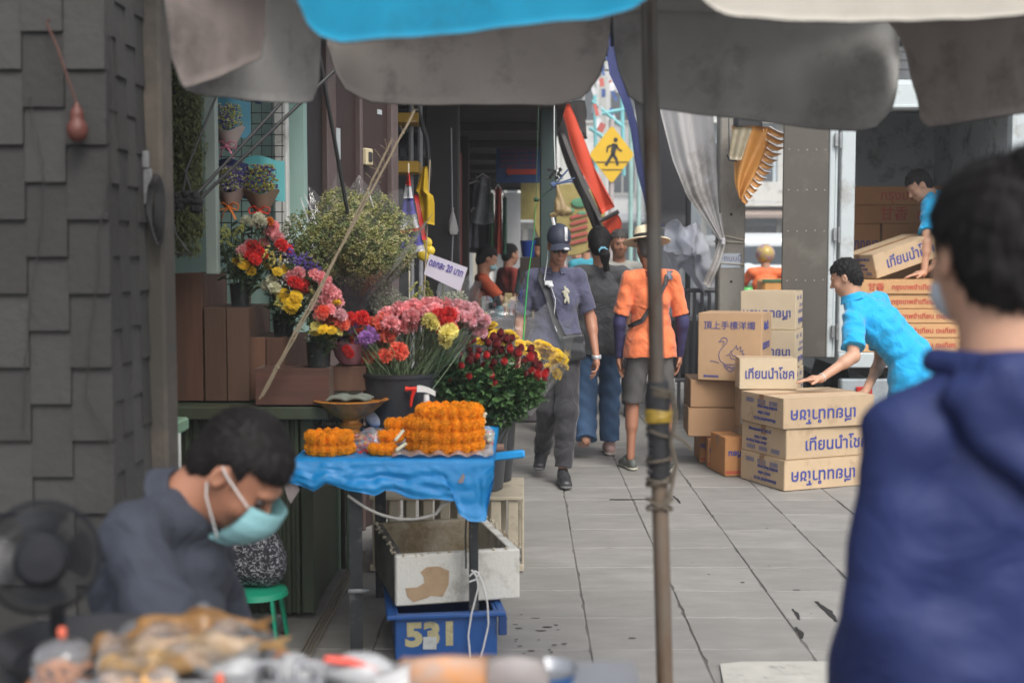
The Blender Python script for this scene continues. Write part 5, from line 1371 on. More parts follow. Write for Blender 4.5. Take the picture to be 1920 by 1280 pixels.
sw=[[(.36,.60),(.37,.63),(.41,.65),(.45,.64),(.47,.61),(.45,.56),(.40,.51),(.35,.45),(.33,.38),(.36,.30),(.44,.25),(.56,.25),(.66,.29),(.72,.36),(.73,.42),(.70,.40),(.71,.47),(.67,.44),(.68,.52),(.62,.47),(.61,.54),(.56,.47),(.53,.44),(.49,.40),(.45,.38)],[(.36,.60),(.33,.585),(.37,.585),(.40,.60),(.42,.575),(.39,.53)],[(.50,.40),(.53,.34),(.60,.33),(.66,.38)],[(.52,.46),(.55,.38),(.62,.38)],[(.20,.30),(.28,.29),(.34,.27)],[(.70,.29),(.78,.29)],[(.42,.22),(.46,.18),(.50,.22),(.54,.17),(.58,.22),(.63,.18),(.66,.22)],[(.45,.19),(.52,.14),(.60,.19)],[(.40,.24),(.5,.21),(.6,.21),(.68,.24)]]
mb=MB()
for L_ in sw:mb.tube(resamp([c+r*x*w_+u*zz_*h-d*.0012 for x,zz_ in L_],len(L_)*4),.0018,5)
obj('swan_emblem',mb,M_ink,t,True)
tk=thing('delivery_truck','box truck with its rear doors open, full of orange cartons','truck',(3.0,11,-.13))
M_tw=mat('truck_white',(.50,.55,.56),.45,var=.06,bump=.05,dirt=(.3,.3,.28),damount=.25);M_td=mat('truck_door_inside',(.088,.078,.064),.6,var=.1,scale=2,bump=.1,dirt=(.12,.11,.09),dscale=4,damount=.35)
M_ti=mat('truck_inside',(.42,.47,.49),.6,var=.15,scale=2,dirt=(.05,.05,.05),damount=.3)
YT=9.5;xl,xr=W(1598,475,YT).x,W(1886,475,YT).x;xo=W(1572,475,YT).x;xro=xr+.12;zf=.70;ztp=W(0,208,YT).z;zro=W(0,160,YT).z
mb=MB();mb.box(((xo+xro)/2,YT+1.0,zf-.05),(xro-xo,1.9,.10));obj('cargo_floor',mb,M_ti,tk)
mb=MB();mb.box((xo+.02,YT+1.0,(zf+zro)/2),(.04,1.9,zro-zf));obj('side_wall',mb,M_ti,tk)
mb=MB();mb.box((xro-.02,YT+1.0,(zf+zro)/2),(.04,1.9,zro-zf));obj('side_wall',mb,M_ti,tk)
mb=MB();mb.box(((xo+xro)/2,YT+1.0,zro+.02),(xro-xo,1.9,.04));obj('cargo_roof',mb,M_tw,tk)
mb=MB();mb.box(((xo+xro)/2,YT+1.97,(zf+zro)/2),(xro-xo,.04,zro-zf));obj('front_wall',mb,M_ti,tk)
mb=MB();mb.box(((xo+xl)/2,YT+.0,(zf+ztp)/2),(xl-xo,.09,ztp-zf-.002),bev=.006);mb.box(((xr+xro)/2,YT,(zf+ztp)/2),(xro-xr,.09,ztp-zf-.002),bev=.006);mb.box(((xo+xro)/2,YT,(ztp+zro)/2),(xro-xo,.10,zro-ztp),bev=.006);mb.box(((xo+xro)/2,YT,ztp+.02),(xro-xo,.13,.02),bev=.003)
obj('rear_frame',mb,M_tw,tk)
mb=MB();mb.box(((xo+xro)/2,YT+.0,zf-.055),(xro-xo,.12,.11),bev=.006);obj('sill',mb,M_tw,tk)
xd=W(1466,475,YT-.02).x;xd1=W(1551,475,YT-.02).x
zb=W(0,668,YT).z
dr_=MB();dr_.box(((xd+xd1)/2,YT-.02,(zb+zro)/2),(xd1-xd,.03,zro-zb),bev=.004);dob=obj('rear_door',dr_,M_td,tk)
mb=MB();mb.box((xd1+.022,YT-.025,(zb+zro)/2),(.042,.045,zro-zb),bev=.006);mb.box((xd1+.058,YT-.01,(zb+zro)/2),(.018,.03,zro-zb),bev=.003);obj('door_edge',mb,M_tw,dob)
mb=MB()
for z_ in(265,440,620):
 mb=MB();zz_=W(0,z_,YT).z;mb.box((W(1567,475,YT-.06).x,YT-.065,zz_),(.05,.022,.10),bev=.004);mb.tube([(W(1572,475,YT-.08).x,YT-.08,zz_-.06),(W(1572,475,YT-.08).x,YT-.08,zz_+.06)],.012,10);obj('hinge',mb,M_gal,dob)
mb=MB()
for zz_ in(W(0,y,YT).z for y in(283,357,433,525)):
 for i in range(5):mb.ball((xd+.04+i*(xd1-xd-.07)/4,YT-.036,zz_+rnd.uniform(-.004,.004)),.005,6,4)
obj('rivets',mb,mat('rivet',(.35,.34,.31),.4,metal=.5),dob)
mb=MB();mb.box((W(1905,475,YT-.1).x,YT-.1,(zf+ztp)/2),(.10,.03,ztp-zf),bev=.006);mb.box((W(1893,475,YT-.12).x,YT-.12,(zf+ztp)/2),(.02,.03,ztp-zf),bev=.003);obj('rear_door',mb,M_tw,tk)
mb=MB();mb.box(((xo+xro)/2-.02,YT+.02,.35),(xro-xo-.1,.10,.30),bev=.012);bu=obj('bumper',mb,mat('pale_blue_grey_steel',(.36,.41,.44),.5,dirt=(.2,.2,.2)),tk)
mb=MB();mb.box((W(1625,475,YT-.04).x,YT-.04,.41),(.12,.03,.07),bev=.006);obj('tail_light',mb,mat('tail_light_red',(.5,.03,.02),.2),bu)
mb=MB();mb.box((2.55,YT+.3,.25),(.5,.03,.30));obj('mud_flap',mb,mat('mud_flap',(.03,.03,.03),.7),tk)
mb=MB();mb.box(((xo+xro)/2+.1,YT+1.9,.52),(.7,3.2,.16));obj('chassis',mb,M_dkmetal,tk)
for(x,y)in((xo+.2,YT+1.0),(xro-.2,YT+1.0),(xo+.5,YT+3.1),(xro-.2,YT+3.1)):
 Mx=Matrix.Rotation(PI/2,3,'Y');mb=MB();mb.lathe((x,y,.24),[(.20,-.09),(.34,-.09),(.37,-.06),(.37,.06),(.34,.09),(.20,.09)],28,Mx);wh=obj('wheel',mb,mat('tyre',(.02,.02,.02),.8),tk,True)
 mb=MB();mb.lathe((x,y,.24),[(0,-.04),(.14,-.03),(.20,-.085),(.205,.085),(.14,.05),(0,.06)],20,Mx);obj('rim',mb,M_gal,wh,True)
mb=MB();mb.box(((xo+xro)/2+.25,YT+2.75,1.0),(1.2,1.4,1.5),bev=.12);obj('cab',mb,M_tw,tk)
gT='orange cartons loaded in the truck'
def tcart(px0,px1,zb_,h_,D,lab,m=M_cbo,txt=None,dp=.42,tc=M_inkr):
 a=W(px0,475,D).x;b=W(px1,475,D).x;q=carton((a,D,zb_),0,(b-a,dp,h_-.002),lab,m,gT,tape=False)
 if txt:
  for s in txt:front(q,*s[:-1],m=s[-1])
 return q
h5=.110
RED=[('甘香',.062,.10,.5,M_inkr),('กรุงเทพขำเทียน ตะเกียง',.052,.28,.5,M_inkr)]
for k in range(5):
 D=YT+.02-.004*k
 tcart(1604,1850,.70+h5*k,h5,D+(.0 if k!=3 else .01),['lowest','second','third','fourth','topmost'][k]+' orange carton of the stack at the truck sill',mat('light_orange_cardboard',(.58,.33,.15),.8,var=.07,bump=.15,bscale=90,objvar=.05),[(s,sz,x,z_,m)for(s,sz,x,z_,m)in RED],dp=.5)
DB=YT+1.45;yb=lambda y:W(0,y,DB).z
lev=[.70,yb(545),yb(500),yb(420),yb(390-6),yb(350)]
nb=[('dark orange carton low at the back of the truck',1560,1700),('dark orange carton second from the floor at the back',1560,1700)]
tcart(1540,1900,.70,.25,DB,'dark orange carton on the floor at the back of the truck',M_cbo);tcart(1540,1900,.95,yb(497)-.95,DB,'dark orange carton second from the floor at the back',M_cbo,[('甘香',.1,.3,.5,M_inkr)])
tcart(1560,1650,yb(497),yb(420)-yb(497),DB,'orange carton with dark print beside the hinge side at the back',M_cbo,[('กกญว',.14,.45,.5,M_ink)]);tcart(1653,1900,yb(497),yb(420)-yb(497),DB,'wide orange carton behind the tilted box',M_cbo,[('อย่างดี',.1,.25,.6,M_inkl)])
tcart(1540,1900,yb(420),yb(385)-yb(420)+.0,DB,'wide orange carton near the top of the back row',M_cbo,[('甘香  กรุงเทพขำเทียน',.13,.30,.5,M_inkr)])
tcart(1540,1900,yb(385),yb(350)-yb(385),DB,'topmost orange carton of the back row in the truck',M_cbo,[('กรุงเทพขำเทียน ตะเกียง',.12,.30,.5,M_inkr)])
q0=W(1650,524,YT+.12)
q=carton((q0.x-.02,q0.y,.70+h5*5+.003),R(24),(.62,.36,.19),'tan candle carton tilted in the hands of the worker in the truck',M_cb,None,tilt=.28)
front(q,TH,.115,.18,.48,bold=.0015);codes(q,False)
M_post=mat('grey_concrete',(.26,.245,.215),.9,var=.1,scale=6,bump=.4,bscale=50,dirt=(.16,.14,.12),dscale=3,damount=.4)
DP=10.0;a=W(1348,475,DP).x;b=W(1397,475,DP).x
po=thing('concrete_post','square grey concrete utility post beside the tied tarpaulin','post',((a+b)/2,DP+.1,0))
mb=MB();mb.box(((a+b)/2,DP+.1,2.2),(b-a,.2,4.4),bev=.012)
obj('shaft',mb,M_post,po)
mb=MB()
for y in(402,528):mb.tube([W(1371,y,DP-.002),W(1371,y,DP+.01)],.011,12)
obj('bolt_hole',mb,M_hole,po).name='bolt_holes'
mb=MB()
for y0,y1 in((440,450),(452,455),(493,496)):mb.tube([W(1350,y0,DP-.008),W(1394,y1,DP-.008),Vector((b+.008,DP+.2,W(0,y1,DP).z)),Vector((a-.008,DP+.2,W(0,y0,DP).z)),W(1350,y0,DP-.008)],.006,6)
obj('rope',mb,mat('pale_rope',(.42,.38,.31),.8),po,True)
mb=MB();A_,B_=W(1352,475,DP-.004),W(1388,502,DP-.004);mb.box(((A_.x+B_.x)/2,DP-.004,(A_.z+B_.z)/2),(B_.x-A_.x,.002,A_.z-B_.z));pn=obj('paper_notice',mb,mat('pale_blue_notice',(.45,.50,.56),.8),po)
text('ถนนนี้',.06,(A_.x+.02,DP-.0055,(A_.z+B_.z)/2+.015),(1,0,0),(0,0,1),M_inkl,po,bold=.001)
M_tarp=mat('pale_tarp',(.82,.80,.78),.7,var=.06,scale=2,bump=.3,bscale=20,bdist=.01,transl=.5,dirt=(.5,.46,.42),dscale=2,damount=.35)
M_tarpd=mat('dark_tarp',(.022,.023,.028),.7,var=.2)
tp=thing('tied_tarpaulin','pale grey tarpaulin curtain gathered and tied to the concrete post','tarpaulin',W(1358,455,9.95))
L1=resamp([W(1222,120,10.6),W(1240,215,10.6),W(1262,300,10.5),W(1290,370,10.3),W(1335,430,10.0),W(1352,455,9.93)],30);R1=resamp([W(1330,120,10.3),W(1337,215,10.3),W(1343,300,10.2),W(1350,380,10.05),W(1356,430,9.95),W(1360,452,9.92)],30)
mb=MB();mb.grid(lambda u,v:L1[round(v*30)].lerp(R1[round(v*30)],u)+Vector((0,.03*math.sin(u*11+1)*(1-v*.6)+.006*math.sin(u*33+v*3),0)),44,30,.002);obj('curtain',mb,M_tarp,tp,True,None)
L2=resamp([W(1348,450,9.93),W(1335,490,9.95),W(1318,530,9.98)],12);R2=resamp([W(1362,452,9.92),W(1350,495,9.93),W(1330,540,9.95)],12)
mb=MB();mb.grid(lambda u,v:L2[round(v*12)].lerp(R2[round(v*12)],u)+Vector((0,.015*math.sin(u*13),0)),16,12,.002);obj('loose_end',mb,M_tarp,tp,True,None)
mb=MB();mb.box(W(1356,453,9.90),(.03,.03,.06),bev=.01);obj('knot',mb,mat('white_cloth_knot',(.65,.65,.66),.7),tp)
ws=thing('white_sheet','crumpled bluish white plastic sheet bundled behind the straw hat man','sheet',W(1300,540,10.9))
edge=[(1244,470),(1250,420),(1268,408),(1280,428),(1308,415),(1326,455),(1338,490),(1338,530),(1322,560),(1300,520),(1278,500),(1262,520)]
cc=W(1295,478,10.7);E_=resamp([W(x,y,10.9+.06*(k%2))for k,(x,y)in enumerate(edge)]+[W(*edge[0],10.9)],48)
mb=MB();mb.grid(lambda u,v:cc.lerp(E_[round(u*48)%48],v)+Vector((.05*NZ.noise(Vector((u*6,v*3,2))),-.05*(1-v)+.07*NZ.noise(Vector((3*math.cos(u*6.28)*v,3*math.sin(u*6.28)*v,1))),.03*NZ.noise(Vector((u*7,v*3,9))))),48,10,.002);obj('sheet',mb,mat('bluish_sheet',(.80,.82,.88),.6,bump=.3,bscale=8,bdist=.02,var=.03,transl=.45),ws,True,None)
sc_=thing('dark_canopy','dark stall canopy with a navy blue edge hanging behind the pole','canopy',W(1200,300,11.2))
mb=MB();mb.grid(lambda u,v:W(1140+90*u+(60*v*(1-u)),40+v*360+20*u,11.3-.2*u)+Vector((0,.04*math.sin(u*12+v*3),0)),16,20,.003)
mb2=MB();mb2.grid(lambda u,v:W(1188+30*v*(1-u)+105*u,180+v*245,11.6),8,8,.003);obj('side_cloth',mb2,M_tarpd,sc_,True,None)
pts=[W(1132,60,11.2),W(1143,140,11.2),W(1163,182,11.2),W(1181,237,11.2),(W(1194,320,11.2)),W(1214,400,11.2),W(1232,420,11.2)]
pt2=[W(1150,60,11.25),W(1166,130,11.25),W(1194,230,11.25),(W(1206,320,11.25)),W(1226,400,11.25),W(1246,425,11.25)]
A1,A2=resamp(pts,24),resamp(pt2,24);mb=MB();mb.grid(lambda u,v:A1[round(v*24)].lerp(A2[round(v*24)],u)+Vector((0,.02*math.sin(v*12+u*3),0)),6,24,.003);obj('navy_edge',mb,mat('navy_fabric',(.018,.028,.12),.7),sc_,True,None)
mb=MB();mb.tube([(W(1290,475,11.6).x,11.6,0),(W(1290,475,11.6).x,11.6,2.6)],.025,8);mb.tube([(W(1222,475,11.7).x,11.7,0),(W(1222,475,11.7).x,11.7,2.6)],.025,8);mb.bar((W(1130,475,11.5).x,11.6,3.3),(W(1300,475,11.5).x,11.6,2.6),.05);obj('stall_frame',mb,M_dkmetal,sc_)
rl=thing('pavement_railing','dark grey steel railing behind the straw hat man','railing',W(1310,700,10.6))
mb=MB()
for i in range(8):x=W(1275+i*14,475,10.9).x;mb.tube([(x,10.9,0),(x,10.9,1.15)],.016,8)
x0,x1=W(1268,475,10.9).x,W(1385,475,10.9).x
for z in(.35,1.13):mb.tube([(x0,10.9,z),(x1,10.9,z)],.02,8)
obj('rails',mb,mat('grey_rail',(.13,.13,.14),.5,metal=.3),rl,True)
rk2=thing('covered_handcart','dark handcart parked behind the straw hat man','handcart',(1.45,11.5,0))
mb=MB();mb.box((1.47,11.6,.60),(.42,.6,.55),bev=.03);obj('cart_body',mb,mat('dark_cart',(.06,.062,.07),.6),rk2)
for(x,y)in((1.30,11.4),(1.64,11.4),(1.30,11.8),(1.64,11.8)):mb=MB();mb.lathe((x,y,.16),[(0,-.03),(.14,-.03),(.155,0),(.14,.03),(0,.03)],20,Matrix.Rotation(PI/2,3,'Y'));obj('wheel',mb,MATS['tyre'],rk2,True)
pe=thing('orange_bunting','shiny orange plastic bunting with hooked fringe hanging on the post','bunting',W(1400,300,9.7))
M_or=mat('orange_plastic',(.62,.30,.075),.35,var=.12,bump=.3,bscale=12,bdist=.01,transl=.35);M_edge=mat('silver_edge',(.8,.8,.78),.25,metal=.3)
outer=resamp([W(1478,238,9.7),W(1462,275,9.7),W(1440,312,9.68),W(1418,345,9.66),W(1392,376,9.65)],12);inner=resamp([W(1372,236,9.75),W(1376,270,9.75),W(1378,310,9.72),(W(1378,345,9.70)),W(1386,372,9.66)],12)
mb=MB();mb.grid(lambda u,v:inner[round(v*12)].lerp(outer[round(v*12)],u*.72)+Vector((0,.03*math.sin(u*9+v*4),0)),14,12,.002);obj('bunting_sheet',mb,M_or,pe,True,None)
mb=MB();me_=MB()
for k in range(12):
 b0_=inner[k].lerp(outer[k],.66);b1_=inner[k+1].lerp(outer[k+1],.66);tip=outer[k].lerp(outer[k+1],.9)+Vector((.045,0,-.008-.0*k));s_=1
 m0=b0_.lerp(tip,.5)+Vector((-.012,0,.022));m0=b0_.lerp(tip,.5)+Vector((.008,0,-.02));m1=b1_.lerp(tip,.55)+Vector((.004,0,-.034))
 up_=resamp([b0_,m0,tip],8);lo_=resamp([b1_+Vector((0,0,-.008)),m1,tip],8)
 mb.grid(lambda u,v:up_[round(u*8)].lerp(lo_[round(u*8)],v)+Vector((0,.012*math.sin(v*3),0)),8,3,.0015)
 me_.tube(up_,.0035,5)
obj('hooked_fringe',mb,M_or,pe,True,None);obj('silver_edging',me_,M_edge,pe,True)
mb=MB();mb.grid(lambda u,v:W(1365+36*u*(1-.3*v)+10*(1-v),238+62*v,9.62+.02*math.sin(u*8)),10,8,.002);obj('folded_corner',mb,mat('olive_film',(.30,.26,.18),.35,bump=.6,bscale=20,bdist=.01),pe,True,None)
mb=MB();mb.box(W(1402,230,9.8),(.22,.1,.12),bev=.03);mb.tube([W(1366,180,9.8),W(1367,292,9.65)],.004,6);mb.tube([W(1364,290,9.62),W(1368,300,9.62),W(1382,302,9.62)],.009,8);obj('bracket',mb,M_rod,pe,True)
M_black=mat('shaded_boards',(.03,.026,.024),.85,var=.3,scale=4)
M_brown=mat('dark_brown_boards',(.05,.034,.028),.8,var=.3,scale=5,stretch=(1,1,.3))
ar=thing('arcade_roof','dark low roof over the covered stalls beyond the flower shop','roof',(-1.2,15,2.6))
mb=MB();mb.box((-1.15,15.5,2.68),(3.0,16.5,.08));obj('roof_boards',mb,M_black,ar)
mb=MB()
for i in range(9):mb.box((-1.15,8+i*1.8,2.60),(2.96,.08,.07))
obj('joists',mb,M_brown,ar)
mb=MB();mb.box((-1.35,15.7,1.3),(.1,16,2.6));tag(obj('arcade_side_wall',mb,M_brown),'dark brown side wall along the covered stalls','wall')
for(p0,p1,D,m,lab,cat)in((800,862,9.0,mat('black_column',(.02,.018,.017),.6),'wide near-black column left of the hanging clothes','column'),(1012,1043,10.2,mat('dark_green_column',(.035,.06,.055),.6),'dark green column behind the hanging clips','column'),(862,880,13,M_brown,'brown column beside the hanging clothes','column')):
 a,b=W(p0,475,D).x,W(p1,475,D).x;c=thing('arcade_column',lab,cat,((a+b)/2,D,0));mb=MB();mb.box(((a+b)/2,D,1.32),(b-a,b-a,2.63),bev=.01);obj('shaft',mb,m,c)
 mb=MB();mb.box(((a+b)/2,D,.08),(b-a+.04,b-a+.04,.16),bev=.01);obj('base',mb,m,c)
def card(px0,py0,px1,py1,D,th,m,name,label,cat,bev=.003,group=None):
 a,b=W(px0,py0,D),W(px1,py1,D);mb=MB();mb.box(((a.x+b.x)/2,D,(a.z+b.z)/2),(abs(b.x-a.x),th,abs(a.z-b.z)),bev=bev);return tag(obj(name,mb,m),label,cat,group)
card(736,205,800,640,9.6,.05,mat('dim_grey_wall',(.10,.105,.11),.8,var=.3,scale=3),'partition','dim grey partition with pipes behind the flags','partition')
for(y0,y1,w_)in((216,234,'upper'),(305,326,'lower')):card(735,y0,788,y1,8.2,.30,mat('yellow_shelf_edge',(.42,.24,.02),.6),'yellow_shelf',w_+' yellow edged shelf above the flags','shelf')
mb=MB()
for px in(772,789):mb.tube([(W(px,475,8.3).x,8.3,0),(W(px,475,8.3).x,8.3,2.6)],.016,8)
tag(obj('grey_pipes',mb,mat('grey_pipe',(.28,.28,.30),.5),None,True),'pair of grey upright pipes behind the flags','pipes')
mb=MB();mb.tube(resamp([W(782,205,8.1),W(800,260,8.1),W(806,330,8.1),W(788,380,8.1),W(770,420,8.1)],20),.016,8);tag(obj('black_hose',mb,M_rod,None,True),'thick black hose curving down beside the yellow flag','hose')
mb=MB()
for i in range(20):mb.box(W(rnd.uniform(738,800),rnd.uniform(240,300),8.5),(rnd.uniform(.04,.10),.08,rnd.uniform(.04,.10)),bev=.008)
tag(obj('shelf_clutter',mb,mat('dark_goods',(.07,.08,.09),.6,island=.5)),'dark goods heaped on the lower yellow shelf','goods',kind='stuff')
fy=thing('yellow_flag','plain yellow flag hanging furled beside the Thai flag','flag',W(806,500,6.6))
mb=MB();mb.grid(lambda u,v:W(796+14*(1-v)*0+(-16*(v<.5)*v+0)+(8+22*min(1,v*1.6))*(u-.4),312+104*v+6*u*v,6.6)+Vector((0,.03*math.sin(u*7),0)),12,16,.001);obj('cloth',mb,mat('yellow_flag_cloth',(.55,.36,.01),.7,transl=.3,var=.08),fy,True,None)
mb=MB();mb.tube([W(806,300,6.62),W(792,640,6.62)],.005,6);obj('stick',mb,MATS['dry_bamboo'],fy)
ft=thing('thai_flag','small red, white and blue striped flag with dark writing on a stick','flag',W(770,520,6.2))
A1,A2=W(766,322,6.2),W(752,480,6.2)
Lf=resamp([W(765,322,6.2),W(757,365,6.2),W(752,410,6.2),W(750,440,6.2),W(752,478,6.2)],20);Rf=resamp([W(768,325,6.2),W(772,360,6.2),W(782,410,6.2),W(790,440,6.2),W(797,470,6.2)],20)
FC=[mat('flag_red',(.55,.03,.03),.7,transl=.3,var=.05),mat('flag_white',(.62,.62,.65),.7,transl=.3,var=.05),mat('flag_blue',(.08,.07,.36),.7,transl=.3,var=.05)]
bands=[(0,.22,0),(.22,.36,1),(.36,.64,2),(.64,.80,1),(.80,.93,0),(.93,1,1)]
rot_b=lambda u,v:(v*.95+u*.0)
for(a0,a1,ci)in((0,.16,0),(.16,.32,1),(.32,.52,2),(.52,.70,1),(.70,.74,0),(.74,.92,2),(.92,1.0,1)):
 mb=MB();mb.grid(lambda u,v:Lf[0].lerp(Lf[0],0)if False else(lambda t:Lf[min(20,int(t*20))].lerp(Lf[min(20,int(t*20)+1)],t*20-int(t*20)).lerp(Rf[min(20,int(t*20))].lerp(Rf[min(20,int(t*20)+1)],t*20-int(t*20)),u))(min(.9999,a0+(a1-a0)*v))+Vector((0,.02*math.sin(u*6),-.02*u*0)),8,5,.001);obj('stripe',mb,FC[ci],ft,True,None)
mb=MB();mb.grid(lambda u,v:W(776+4*u+16*v,365+85*v,6.18)+Vector((.012*u,0,0)),3,8,.001);obj('red_edge',mb,FC[0],ft,True,None)
mb=MB();mb.tube([W(766,306,6.21),W(768,600,6.22)],.004,6);obj('stick',mb,mat('pale_stick',(.6,.55,.4),.6),ft)
text('ทรงพระ',.03,W(757,410,6.15),(1,0,.15),(0,0,1),mat('dark_script',(.02,.02,.04)),ft,maxw=.07)
yb_=thing('yellow_rosette','yellow cloth rosette hanging under the flags','rosette',W(798,480,6.7))
mb=MB()
for(x,y,r)in((800,455,.03),(795,478,.034),(806,470,.028),(798,462,.024)):mb.ball(W(x,y,6.7),(r,.02,r),10,8)
obj('rosette',mb,mat('yellow_satin',(.62,.45,.03),.4),yb_,True)
def hangbag(px,py0,py1,D,m,label,w_=.03):
 t=thing('hanging_bag',label,'bag',W(px,py1,D));mb=MB();c=W(px,py1,D);h=(py1-py0)*D/F
 mb.lathe(c,[(0,0),(w_*.8,.01),(w_,h*.2),(w_*.7,h*.55),(w_*.2,h*.9),(w_*.3,h)],12,jit=lambda a,j:.15*math.sin(a*3+j));obj('bag_body',mb,m,t,True);return t
hangbag(849,390,442,8.8,mat('white_bag',(.45,.44,.43),.5,transl=.2),'small white plastic bag tied to the black column',.035)
mb=MB();mb.tube([W(846,240,8.8),W(848,392,8.8),(W(849,442,8.8)),W(846,520,8.8)],.006,5);tag(obj('grey_pipe',mb,MATS['grey_pipe']),'thin grey pipe down the black column behind the white bag','pipe')
cl=[('dark patterned shirt on a hanger left of the striped cloths',893,345,62,130,(.10,.08,.09)),('grey white shirt on a hanger with teal panel',905,332,40,90,(.25,.27,.28)),('green cloth strip hanging beside the red one',921,362,12,118,(.05,.13,.05)),('bright red cloth hanging in the middle of the stall',934,352,16,125,(.45,.06,.03)),('narrow dark green cloth hanging right of the red one',946,368,9,110,(.02,.10,.05)),('maroon cloth hanging low beside the brown column',872,420,16,130,(.16,.03,.03)),('blue white striped cloth hanging low on the left',888,395,18,70,(.3,.3,.36))]
for(lab,px,py,w_,h_,c_)in cl:
 t=thing('hanging_cloth',lab,'cloth',W(px,py+h_,13.2));mm=mat('cloth_%d'%px,c_,.8,var=.3,scale=9,transl=.15)
 mb=MB();mb.grid(lambda u,v:W(px+(u-.5)*w_*(.7+.3*v),py+h_*v-(8 if w_>30 else 2)*abs(u-.5),13.2+.002*px%.2)+Vector((0,.05*math.sin(u*9+v*3+px),0)),10,8,.004);obj('cloth',mb,mm,t,True,None)
 mb=MB();mb.tube([W(px-w_*.3,py+2,13.2),W(px,py-6,13.2),W(px+w_*.3,py+2,13.2)],.008,6);obj('hanger',mb,MATS['white_plastic'],t)
mb=MB();mb.tube([(W(862,475,12).x,12,0),(W(862,475,12).x,12,2.4)],.02,8);tag(obj('red_pole',mb,mat('red_pole',(.32,.03,.03),.5)),'thin dark red pole in front of the hanging clothes','pole')
s1=thing('arrow_sign','blue sign with red lettering lines and a red arrow in the arcade','sign',W(968,345,14))
a,b=W(930,262,14),W(1012,343,14);mb=MB();mb.box(((a.x+b.x)/2,14,(a.z+b.z)/2),(b.x-a.x,.04,a.z-b.z),bev=.004);obj('board',mb,mat('blue_board',(.015,.07,.22),.6),s1)
for k in range(5):text('ตลาดดอกไม้ ขายส่ง ปลีก',.055,W(938,273+k*9.5,13.97),(1,0,0),(0,0,1),mat('red_paint',(.42,.03,.03),.6),s1,maxw=.40)
mb=MB();mb.prism([W(948,321,13.97),W(956,312,13.97),W(956,317,13.97),W(1006,317,13.97),W(1006,327,13.97),W(956,327,13.97),W(956,331,13.97)],.01);obj('arrow',mb,mat('red_arrow',(.6,.05,.02),.6),s1)
card(944,362,976,560,15,.04,mat('white_board',(.52,.54,.55),.6,var=.05),'white_board','narrow upright white board behind the red cloths','board')
card(976,338,1050,412,16,.04,mat('olive_poster',(.30,.25,.08),.7,var=.35,scale=5),'poster','olive and mustard poster left of the green column','poster')
ms=thing('round_sign','big round mustard sign with green blots and red stripes behind the cap man','sign',W(1085,500,15))
c=W(1068,412,15);mb=MB();mb.lathe(c,[(0,-.02),(.42,-.02),(.43,0),(.42,.02),(0,.02)],40,Matrix.Rotation(PI/2,3,'X'));obj('disc',mb,mat('mustard_disc',(.36,.29,.10),.7,var=.2,scale=5),ms,True)
mb=MB();mb2=MB()
for(x,y,w_,h_)in((1086,380,30,18),(1060,395,34,14),(1092,400,20,8)):a=W(x,y,14.96);mb.ball(a,(w_/2*15/F,.01,h_/2*15/F),12,6)
for k in range(5):mb2.bar(W(1070,408+k*12,14.96),W(1102,400+k*12,14.96),.012,.035)
obj('green_blots',mb,mat('sign_green',(.10,.28,.16),.7),ms);obj('red_stripes',mb2,mat('sign_red',(.45,.10,.08),.7),ms)
bx=thing('blue_bin','small deep blue bin on a brown stand beside the white board','bin',W(993,482,13));c=W(993,482,13)
mb=MB();mb.lathe(c,[(0,0),(.075,0),(.10,.17),(.095,.17),(.07,.01)],20);obj('bin_body',mb,mat('bright_blue',(.01,.05,.30),.4),bx,True);mbs=MB();mbs.box((c.x,c.y,c.z/2),(.2,.2,c.z-.004));obj('stand',mbs,M_brown,bx)
stl=thing('goods_stall','low stall counter heaped with small goods behind the flower display','stall',(-.15,11.2,0))
mb=MB();mb.box((-.22,11.3,.45),(.9,1.2,.9),bev=.02);obj('counter',mb,mat('stall_cloth',(.12,.11,.12),.8,var=.3),stl)
cols_=[(.5,.5,.5),(.35,.1,.1),(.1,.2,.1),(.1,.25,.3),(.5,.4,.2),(.05,.05,.06),(.4,.3,.35)]
for k,c_ in enumerate(cols_):
 mb=MB()
 for i in range(9):
  p=W(rnd.uniform(905,1015),0,rnd.uniform(10.8,11.5));h=rnd.uniform(.05,.2);p.z=.90+h/2;r=rnd.uniform(.015,.045)
  if rnd.random()<.5:mb.box(p,(r*2,r*2,h),bev=.005)
  else:mb.lathe(p-Vector((0,0,h/2)),[(0,0),(r,0),(r,h*.8),(r*.5,h),(0,h)],10)
 o=obj('small_goods',mb,mat('goods_%d'%k,c_,.5,var=.2),stl)
 o['kind']='stuff'
aw=thing('folded_awning','red orange folded awning slanting down with grey and black edges','awning',W(1130,420,12.8))
def band(pts_a,pts_b,name,m,parent,th=.03,wav=.02):
 A_,B_=resamp(pts_a,20),resamp(pts_b,20);mb=MB();mb.grid(lambda u,v:A_[round(v*20)].lerp(B_[round(v*20)],u)+Vector((0,wav*math.sin(u*5+v*6),0)),8,20,th);return obj(name,mb,m,parent,True,None)
Pq=lambda L_,D:[W(x,y,D)for x,y in L_]
band(Pq([(1048,195),(1069,258),(1090,315),(1126,402)],12.8),Pq([(1068,195),(1084,245),(1113,310),(1153,388)],12.8),'red_fabric',mat('red_fabric',(.60,.055,.015),.6,var=.06),aw)
band(Pq([(1052,250),(1066,290),(1092,350),(1124,414)],12.7),Pq([(1058,248),(1074,288),(1099,346),(1130,410)],12.7),'grey_piping',mat('grey_piping',(.13,.12,.115),.6),aw,.02,0)
band(Pq([(1040,195),(1046,260),(1080,350),(1112,430)],13.0),Pq([(1056,195),(1072,260),(1100,350),(1130,425)],13.0),'black_lining',M_black,aw)
